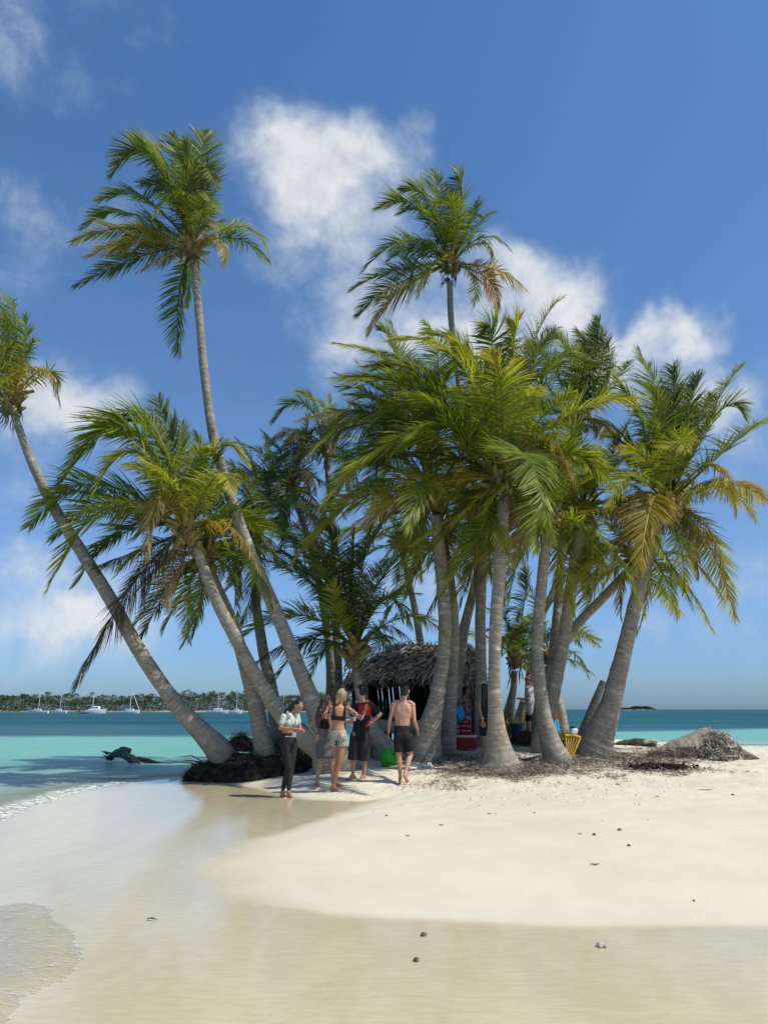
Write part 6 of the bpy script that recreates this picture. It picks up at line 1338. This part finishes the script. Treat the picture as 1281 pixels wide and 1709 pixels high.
# ------------------------------------------------------------------ small things on the open sand
M_stone = mat('dark_stone', (.07, .06, .05), .8, .3, noise=(30, 4, (.20, .18, .15), .4, .65), bump=(40, .6, .01)); M_redl = mat('red_dead_leaf', (.16, .02, .012), .6, .3, noise=(12, 3, (.08, .01, .008), .4, .7))
def bit(kind, px, py, size, label, cat):
    g0 = ground_at(px, py); rng = np.random.RandomState(int(px)); s_ = size*mpp(px, py, g0[1])/2*(.8 if kind == 'stone' else 1)
    m = MB()
    if kind == 'twig':
        q = [g0+np.array([-s_+2*s_*t_, .3*s_*(t_-.5), .010+.003*math.sin(t_*9)]) for t_ in np.linspace(0, 1, 7)]; m.tube(q, [.003, .006, .007, .006, .007, .005, .003], 6); m.tube([q[3], q[3]+np.array([s_*.3, -s_*.35, .008])], [.005, .002], 5); mm, nm = M_stick, 'twig'
    elif kind == 'leaf':
        t_ = np.linspace(0, 1, 7); w = np.sin(t_*math.pi)**.7*s_*.45
        v = np.concatenate([np.stack([(t_-.5)*2*s_, w*sg, .010+.16*s_*np.sin(t_*3.1)*(.8 if sg else 1)+abs(sg)*.008], -1) for sg in (-1, 0, 1)]); f = [(i, i+1, 7+i+1, 7+i) for i in range(6)]+[(7+i, 8+i, 15+i, 14+i) for i in range(6)]; m.add(v+g0, f); m.tube([g0+np.array([s_, 0, .015]), g0+np.array([s_*1.5, .01, .004])], [.003, .002], 5); mm, nm = M_redl, 'dead_leaf'
    else:
        rock(m, g0+np.array([0, 0, s_*.35]), s_, rng, sq=(1, .8, .62), n=16)
        if kind == 'coral':
            for i in range(3): rock(m, g0+np.array([rng.uniform(-1, 1)*s_, rng.uniform(-1, 1)*s_, s_*.25]), s_*.5, rng)
        mm, nm = (M_coral, 'coral_piece') if kind == 'coral' else (M_stone, 'stone')
    tag(m.build(nm, mm, None, origin=tuple(g0), smooth=(kind not in ('leaf',))), label, cat)
bit('leaf', 252, 1537, 13, 'small dark red dead leaf on the wet sand at lower left', 'leaf')
bit('stone', 695, 1604, 15, 'dark round stone on the wet sand, nearest stone to the viewer', 'stone')
bit('stone', 707, 1562, 15, 'flat dark stone on the wet sand just inside the dry edge', 'stone')
bit('coral', 1001, 1580, 15, 'pale coral piece on the wet sand at lower right', 'coral')
bit('twig', 992, 1444, 16, 'short brown twig on dry sand in the middle of the bright patch', 'twig')
bit('twig', 1177, 1319, 24, 'longer dark twig on dry sand near the right edge', 'twig')
bit('stone', 1222, 1327, 7, 'tiny dark stone beside the longer twig at the right', 'stone')
bit('stone', 1033, 1386, 9, 'small brown stone, farthest of the three in the middle of the dry sand', 'stone')
bit('stone', 991, 1394, 8, 'small brown stone, leftmost of three in the middle of the dry sand', 'stone')
bit('stone', 1049, 1412, 8, 'small brown stone, rightmost and nearest of three in the middle of the dry sand', 'stone')
bit('coral', 967, 1392, 6, 'tiny white shell bit left of the three small stones', 'shell')
bit('stone', 645, 1362, 6, 'tiny dark pebble on the dry sand edge below the walking man', 'pebble')
bit('twig', 736, 1378, 8, 'tiny thin twig on dry sand below the front palm, upper one', 'twig')
bit('twig', 680, 1396, 7, 'tiny twig near the left end of the dry sand', 'twig')
bit('stone', 891, 1357, 5, 'tiny dark pebble on dry sand between front palm and the stones', 'pebble')
bit('twig', 816, 1359, 7, 'tiny twig on dry sand straight below the front palm', 'twig')
bit('stone', 1157, 1504, 6, 'lone tiny pebble on dry sand near the lower right wet edge', 'pebble')
bit('twig', 1096, 1330, 7, 'tiny twig on dry sand left of the longer dark twig', 'twig')
rng = np.random.RandomState(15); m = MB()
for i in range(220):
    px = rng.uniform(560, 1150); py = 1298+abs(rng.normal(0, 1))*22; g0 = ground_at(px, py); rock(m, g0+np.array([0, 0, .004]), rng.uniform(.004, .012), rng, n=6)
tag(m.build('beach_grit', M_stone, None, origin=(0, 0, 0)), 'scattered dark specks of husk and grit on the sand before the palms', 'grit', kind='stuff')

# ------------------------------------------------------------------ thin wash of water running up the sand, lower left
g = NG('swash_water'); oc = g.coord('Object'); ed = g.attr('edge'); n1 = g.noise(oc, 5, 6, .65, .6); v1 = g.voro(g.coord('Object', (1, .6, 1)), 9, 'DISTANCE_TO_EDGE'); v2 = g.voro(oc, 23, 'DISTANCE_TO_EDGE')
lace = g.math('MULTIPLY', g.rng(g.noise(g.coord('Object', (1, 2.1, 1), (0, 0, .3)), 15, 7, .75, 1.0), .47, .60), g.rng(n1, .28, .58)); lace = g.math('MAXIMUM', lace, g.math('MULTIPLY', g.rng(v2, .06, .01), g.rng(n1, .56, .70)))
rim = g.math('MULTIPLY', g.rng(g.math('ADD', ed, g.math('MULTIPLY', g.math('SUBTRACT', n1, .5), .10)), .10, .0), g.rng(g.noise(oc, 30, 4, .7), .38, .6))
fo = g.math('MULTIPLY', g.math('MAXIMUM', g.math('MULTIPLY', lace, .8), rim), .85)
g.put(g.b.inputs['Base Color'], g.mix(fo, (.60, .59, .52), (.86, .85, .82))); g.put(g.b.inputs['Roughness'], g.math('ADD', .06, g.math('MULTIPLY', fo, .5))); g.b.inputs['IOR'].default_value = 1.33
g.put(g.b.inputs['Normal'], g.bump(g.noise(g.coord('Object', (1, 1.7, 1)), 6, 4, .6, .8), .5, .02, g.bump(fo, .5, .01)))
tr = g.n.new('ShaderNodeBsdfTransparent'); tr.inputs[0].default_value = (.97, .98, .97, 1); mx = g.n.new('ShaderNodeMixShader'); g.put(mx.inputs[0], g.math('MAXIMUM', g.math('MULTIPLY', g.rng(ed, 0, .5), .34), fo)); g.l.new(tr.outputs[0], mx.inputs[1]); g.l.new(g.b.outputs[0], mx.inputs[2])
gl = g.n.new('ShaderNodeBsdfGlossy'); gl.inputs['Roughness'].default_value = .07; fz = g.n.new('ShaderNodeFresnel'); fz.inputs[0].default_value = 1.33; mx2 = g.n.new('ShaderNodeMixShader'); nb = g.bump(g.noise(g.coord('Object', (1, 1.7, 1)), 14, 5, .65, .8), .35, .012); g.l.new(nb, gl.inputs['Normal']); g.l.new(nb, fz.inputs['Normal'])
g.l.new(fz.outputs[0], mx2.inputs[0]); g.l.new(mx.outputs[0], mx2.inputs[1]); g.l.new(gl.outputs[0], mx2.inputs[2]); g.l.new(mx2.outputs[0], g.o.inputs[0])
sw = [gp(-60, 1500, .04), gp(0, 1502, .04), gp(55, 1499, .04), (gp(98, 1504, .04)), gp(100, 1528, .04), gp(128, 1545, .04), gp(145, 1570, .04), gp(150, 1592, .04), gp(128, 1608, .04), gp(105, 1632, .04), gp(55, 1655, .04), gp(25, 1690, .04), gp(-40, 1740, .04), (-3.2, 1.5), (-6, 2), (-6, 6.5), (-4.4, 6.8)]
xs = np.arange(-6, -1.2, .035); ys = np.arange(2.2, 7.2, .035); X, Yy = np.meshgrid(xs, ys); S_ = sdf(sw, X, Yy)+.10*vnoise(np.stack([X*3, Yy*3, X*0], -1))+.05*vnoise(np.stack([X*9, Yy*9, X*0], -1)); Z = terrain(X, Yy)+.004+.005*sst(S_, 0, .25)
nx = len(xs); ii = np.arange(len(ys)-1)[:, None]*nx+np.arange(nx-1)[None]; ok = (S_[:-1, :-1] > 0) & (S_[1:, 1:] > 0) & (S_[1:, :-1] > 0) & (S_[:-1, 1:] > 0); a = ii[ok]
f = np.stack([a, a+1, a+nx+1, a+nx], -1); used, inv = np.unique(f, return_inverse=True); V_ = np.stack([X, Yy, Z], -1).reshape(-1, 3)[used]
o = mk('swash_water', V_, inv.reshape(f.shape), g.m, smooth=True); set_attr(o, 'edge', np.clip(S_.ravel()[used], 0, 1)); tag(o, kind='structure')
# ------------------------------------------------------------------ far shore on the left: sand, wood, palms
def island_mesh(name, x0, x1, Y0, depth, h, m_, seed):
    xs = np.linspace(x0, x1, 90); ys = np.linspace(Y0-6, Y0+depth, 14)
    def zf(X, Yy):
        e = np.minimum(sst(X, x0, x0+(x1-x0)*.12), sst(X, x1, x1-(x1-x0)*.12))*sst(Yy, Y0-6, Y0+12); return -1.0+(h+1)*e+.4*fbm(np.stack([X*.02, Yy*.05, X*0+seed], -1), 3)*e
    o, _ = gridmesh(name, xs, ys, zf, m_); return tag(o, kind='structure')
M_fs = mat('far_sand', (.42, .36, .26), .95, .1, noise=(.08, 4, (.16, .15, .07), .4, .6))
Y0 = 452; island_mesh('far_shore_land', -330, 8, Y0, 90, 1.2, M_fs, 3)
M_far = vary('far_palm_foliage', [(.020, .036, .012), (.035, .058, .016), (.06, .085, .022), (.10, .12, .035)], .6)
M_ftr = mat('far_trunk', (.24, .21, .17), .9, .1)
def far_palm_geo(rng, h, r, n=15, lf=10):
    """fronds as drooping bands of leaf pairs for a palm seen half a kilometre off"""
    V_ = []; F_ = []; R_ = []; nv = 0; c = np.array([0, 0, h]); 
    for i in range(n):
        a = i*2.4+rng.uniform(-.3, .3); e = rng.uniform(-.35, 1.2); d = np.array([math.cos(a)*math.cos(e), math.sin(a)*math.cos(e), math.sin(e)]); s_ = nrm(np.cross(d, [0, 0, 1.0])+1e-5); q = rng.rand()
        for k in range(lf):
            t = .12+.88*k/(lf-1); p = c+d*r*t+GRAV*r*.55*t*t+WIND*r*.18*t*t; w = r*.30*math.sin(math.pi*min(1, .25+t*.75))*rng.uniform(.7, 1.1)+.08
            for sg in (-1, 1):
                o_ = s_*sg*w+GRAV*w*.75; V_ += [p, p+d*r*.055, p+o_+d*r*.09]; F_.append((nv, nv+1, nv+2)); nv += 3; R_ += [q*.8+rng.rand()*.2]*3
    return np.array(V_), F_, np.array(R_)
rng = np.random.RandomState(2); V_ = []; F_ = []; R_ = []; nv = 0; base = [far_palm_geo(rng, 0, r, 11, 7) for r in (2.6, 3.0, 3.4)]
tv = MB()
for i in range(1150):
    x = rng.uniform(-325, 2); y = Y0+6+rng.rand()**1.3*55; e = min((x+325)/30, (4-x)/26, 1); h = rng.uniform(5.6, 10.0)*(1+.6*float(vnoise(np.array([x*.045, y*.03, 1.0]))))*(.45+.55*max(0, e))
    v, f, r_ = base[rng.randint(3)]; a = rng.uniform(0, 6.28); v2 = v@rz(a).T*rng.uniform(.8, 1.15)+np.array([x, y, h]); V_.append(v2); F_ += [tuple(j+nv for j in q) for q in f]; nv += len(v); R_.append(np.clip(r_*.8+rng.uniform(-.1, .3), 0, 1))
    if h > 5 and i % 3 == 0: tv.tube([(x+rng.normal(0, .6), y, 0), (x, y, h)], [.22, .14], 4, cap=False)
n = 20000; x = rng.uniform(-325, 3, n); y = Y0+3+rng.rand(n)*30; e = np.clip(np.minimum((x+325)/30, (4-x)/26), .05, 1); z = rng.rand(n)*8.8*e*(.7+.6*vnoise(np.stack([x*.12, y*.1, x*0], -1))); P0 = np.stack([x, y, z], -1)
v, f, m_ = ribbons(P0, rng.normal(0, 1, (n, 3))+np.array([0, 0, .4]), rng.uniform(.7, 1.8, n), rng.uniform(.15, .5, n), rng, K=2); V_.append(v); F_ += [tuple(j+nv for j in q) for q in f]; nv += len(v); R_.append(np.repeat(rng.rand(n)*.65, m_))
wood = mk('far_palm_wood', np.concatenate(V_), F_, M_far, origin=(-150, Y0, 0)); set_attr(wood, 'rnd', np.concatenate(R_)); tag(wood, 'continuous mass of coconut palms covering the far shore on the left', 'palm wood', kind='stuff')
tv.build('far_palm_trunks', M_ftr, wood)
protos = []
for i in range(4):
    h = 11.0; root = empty('distant_palm', (0, 0, 0), 'distant palm standing taller than the wood on the far left shore', 'palm tree', 'tall palms above the far wood')
    t = MB(); t.tube([(rng.normal(0, .5), 0, -1), (0, 0, h*.5), (.1, 0, h)], [.25, .18, .14], 6); t.build('trunk', M_ftr, root); v, f, r_ = far_palm_geo(rng, h, rng.uniform(2.5, 3.1), 16, 10); o = mk('crown', v, f, M_far, root); set_attr(o, 'rnd', r_*.8); protos.append(root)
def dup(root, loc, rz_, sc):
    r = root.copy(); COL.objects.link(r); r.location = loc; r.rotation_euler = (0, 0, rz_); r.scale = (sc,)*3
    for ch in list(root.children): c = ch.copy(); COL.objects.link(c); c.parent = r
    return r
tops = [(8,1162),(14,1158),(23,1161),(30,1164),(39,1155),(52,1160),(61,1156),(74,1163),(80,1152),(86,1159),(93,1158),(100,1160),(110,1155),(116,1154),(122,1156),(129,1154),(140,1160),(155,1153),(165,1158),(172,1156),(178,1158),(190,1157),(205,1158),(217,1158),(228,1157),(238,1155),(247,1157),(252,1154),(262,1159),(290,1156),(300,1159),(311,1158),(322,1160),(334,1157),(342,1160),(356,1150),(372,1153),(380,1158),(391,1157),(402,1159),(470,1158),(478,1160),(487,1157),(497,1160),(505,1164),(516,1160),(535,1161),(556,1160)]
for i, (px, py) in enumerate(tops):
    y = Y0+10+(i*37 % 30); p = W(px, py, y); h = p[2]-1.0; r = protos[i % 4]
    if i >= 4: r = dup(r, (p[0], y, .2), i*1.3, h/12.2)
    else: r.location = (p[0], y, .2); r.scale = (h/12.2,)*3; r.rotation_euler = (0, 0, i*1.3)
for r in [o for o in COL.objects if o.name.startswith('distant_palm')]:
    pass
# ------------------------------------------------------------------ the small far islands on the right
M_is = vary('far_island_bush', [(.02, .04, .02), (.035, .06, .025), (.05, .08, .03)], .9)
def far_isle(px0, px1, Y_, hpx, seed, label):
    rng = np.random.RandomState(seed); a, b = W(px0, 1184, Y_)[0], W(px1, 1184, Y_)[0]; k = mpp(1060, 1184, Y_); island_mesh('far_island_land', a, b, Y_, 60, 1.5, M_fs, seed); n = 2600; u = rng.rand(n); e = np.sin(np.clip(u, .02, .98)*math.pi)**.45
    x = lerp(a, b, u); hh = hpx*k*e*(.72+.5*fbm(np.stack([x*.03, x*0, x*0+seed], -1), 3)); P0 = np.stack([x, Y_+5+rng.rand(n)*40, rng.rand(n)**.7*hh], -1)
    o = rib_obj('far_island_wood', P0, rng.normal(0, 1, (n, 3)), rng.uniform(1.5, 4, n)*k*.45, rng.uniform(1, 2.4, n)*k*.45, rng, M_is, origin=(a, Y_, 0), K=2); tag(o, label, 'wooded island', kind='stuff')
far_isle(1031, 1059, 1500, 6.0, 3, 'small dark wooded island on the right horizon')
far_isle(1052, 1094, 2500, 8.0, 4, 'paler, more distant wooded island just right of the small dark one on the horizon')

# ------------------------------------------------------------------ moored yachts
M_hull = mat('white_gelcoat', (.78, .78, .76), .3, .5); M_win = mat('dark_cabin_glass', (.02, .03, .04), .15, .6); M_mast = mat('pale_mast', (.62, .63, .62), .4, .5); M_sail = mat('furled_sail_cover', (.10, .16, .26), .7, .2); M_bim = mat('canvas_bimini', (.30, .32, .33), .8, .2)
def yacht(px, L_, mast_px, mast_top, label, flip=1, cat_=False, boom=True, Y_=300, second=False, cabin=1.0):
    k = mpp(px, 1184, Y_); c = W(px, 1188, Y_); c[2] = 0; root = empty('catamaran' if cat_ else 'sailing_yacht', c, label, 'catamaran' if cat_ else 'yacht', None if cat_ else 'yachts moored off the far shore')
    L_ = L_*k; B = L_*.26; n = 15; t = np.linspace(0, 1, n)
    def hull(oy, bw, fb):
        m = MB(); V_ = []; wd = np.interp(t, [0, .15, .5, .8, 1], [.78, .9, 1, .62, .02])*bw/2; sh = fb*(1+.28*t**2)
        for i in range(n):
            x = (t[i]-.5)*L_*flip
            for (yy, zz) in ((-1, 1), (-.93, .5), (-.6, -.05), (0, -.3), (.6, -.05), (.93, .5), (1, 1)): V_.append((c[0]+x+(.04*L_*flip*(zz if t[i] > .8 else 0)), c[1]+oy+yy*wd[i], zz*sh[i] if zz > 0 else zz*.9))
        f = [(i*7+j, i*7+j+1, (i+1)*7+j+1, (i+1)*7+j) for i in range(n-1) for j in range(6)]+[(i*7, (i+1)*7, (i+1)*7+6, i*7+6) for i in range(n-1)]+[tuple(range(7))]
        return m.add(V_, f)
    if cat_:
        for oy in (-B*.75, B*.75): hull(oy, B*.5, 1.35).build('hull', M_hull, root)
        m = MB(); rbox(m, c+np.array([0, 0, 1.35]), (L_*.8, B*1.6, .55), .1); m.build('bridge_deck', M_hull, root); m = MB(); rbox(m, c+np.array([-.03*L_*flip, 0, 2.05]), (L_*.50, B*1.2, 1.1), .3); cb_ = m.build('cabin', M_hull, root)
        for i in (-1, 0, 1): m = MB(); m.box(c+np.array([-.03*L_*flip+i*L_*.15, -B*.6-.02, 2.15]), (L_*.10, .06, .42)); m.build('window', M_win, cb_)
        m = MB(); m.box(c+np.array([-.30*L_*flip, 0, 2.95]), (L_*.34, B*1.2, .08)); m.build('bimini', M_bim, root)
    else:
        hull(0, B, 1.05).build('hull', M_hull, root); m = MB(); rbox(m, c+np.array([.02*L_*flip, 0, 1.35]), (L_*.40, B*.55, .62*cabin), .15); cb_ = m.build('cabin', M_hull, root)
        for i in (-1, 0, 1): m = MB(); m.box(c+np.array([.02*L_*flip+i*L_*.11, -B*.28-.02, 1.42]), (L_*.075, .06, .22)); m.build('window', M_win, cb_)
        m = MB(); m.box(c+np.array([-.28*L_*flip, 0, 2.55]), (L_*.20, B*.6, .08))
        for sx_ in (-1, 1): m.tube([c+np.array([-.28*L_*flip+sx_*L_*.08, -B*.25, 1.0]), c+np.array([-.28*L_*flip+sx_*L_*.08, -B*.25, 2.52])], .04, 4)
        m.build('bimini', M_bim, root)
    mx_ = W(mast_px, mast_top, Y_); m = MB(); m.tube([(mx_[0], c[1], 1.0), (mx_[0], c[1], mx_[2])], [.13, .09], 6); m.tube([(mx_[0]-.9, c[1], mx_[2]*.6), (mx_[0]+.9, c[1], mx_[2]*.6)], .04, 4); m.build('mast', M_mast, root)
    if boom: m = MB(); m.tube([(mx_[0], c[1], 2.5), (mx_[0]-flip*L_*.34, c[1], 2.6)], [.22, .16], 6); m.build('boom', M_sail, root)
    m = MB(); m.tube([(mx_[0], c[1], mx_[2]), (c[0]+flip*L_*.48, c[1], 1.3)], .02 if not second else .13, 4); m.tube([(mx_[0], c[1], mx_[2]), (c[0]-flip*L_*.48, c[1], 1.3)], .02, 4); m.build('rigging', M_mast, root)
yacht(64, 34, 69, 1144, 'white sailing yacht with tall mast, leftmost moored boat off the far shore', -1)
yacht(99, 25, 103, 1159, 'smaller white yacht with short mast, second moored boat from the left', -1)
yacht(160, 29, 159, 1137, 'white catamaran with cabin windows, third moored boat from the left', 1, cat_=True)
yacht(216, 34, 220, 1149, 'white yacht with slanting forestay sail, between catamaran and leaning trunk', 1, second=True)
yacht(363, 36, 366, 1144, 'large white yacht seen between the leaning trunk and root mound palms', 1, cabin=1.6)
yacht(394, 20, 396, 1155, 'small white yacht just right of the large one, near the trunk edge', 1)
yacht(471, 18, 474, 1143, 'white yacht framed between trunks just left of the woman in mint', 1, cabin=1.6)
# dinghy beside the catamaran
c = W(141, 1189.5, 297); c[2] = 0; o = empty('dinghy', c, 'small dark inflatable dinghy beside the white catamaran', 'dinghy'); m = MB()
for s_ in (-1, 1): m.tube([c+np.array([-1.8, s_*.7, .35]), c+np.array([1.0, s_*.7, .38]), c+np.array([2.0, 0, .55])], [.3, .3, .26], 8)
m.box(c+np.array([-.2, 0, .2]), (3, 1.3, .1)); m.build('tubes', M_sail, o); m = MB(); m.box(c+np.array([-1.9, 0, .7]), (.35, .35, .8)); m.build('outboard_motor', BLACK_P, o)
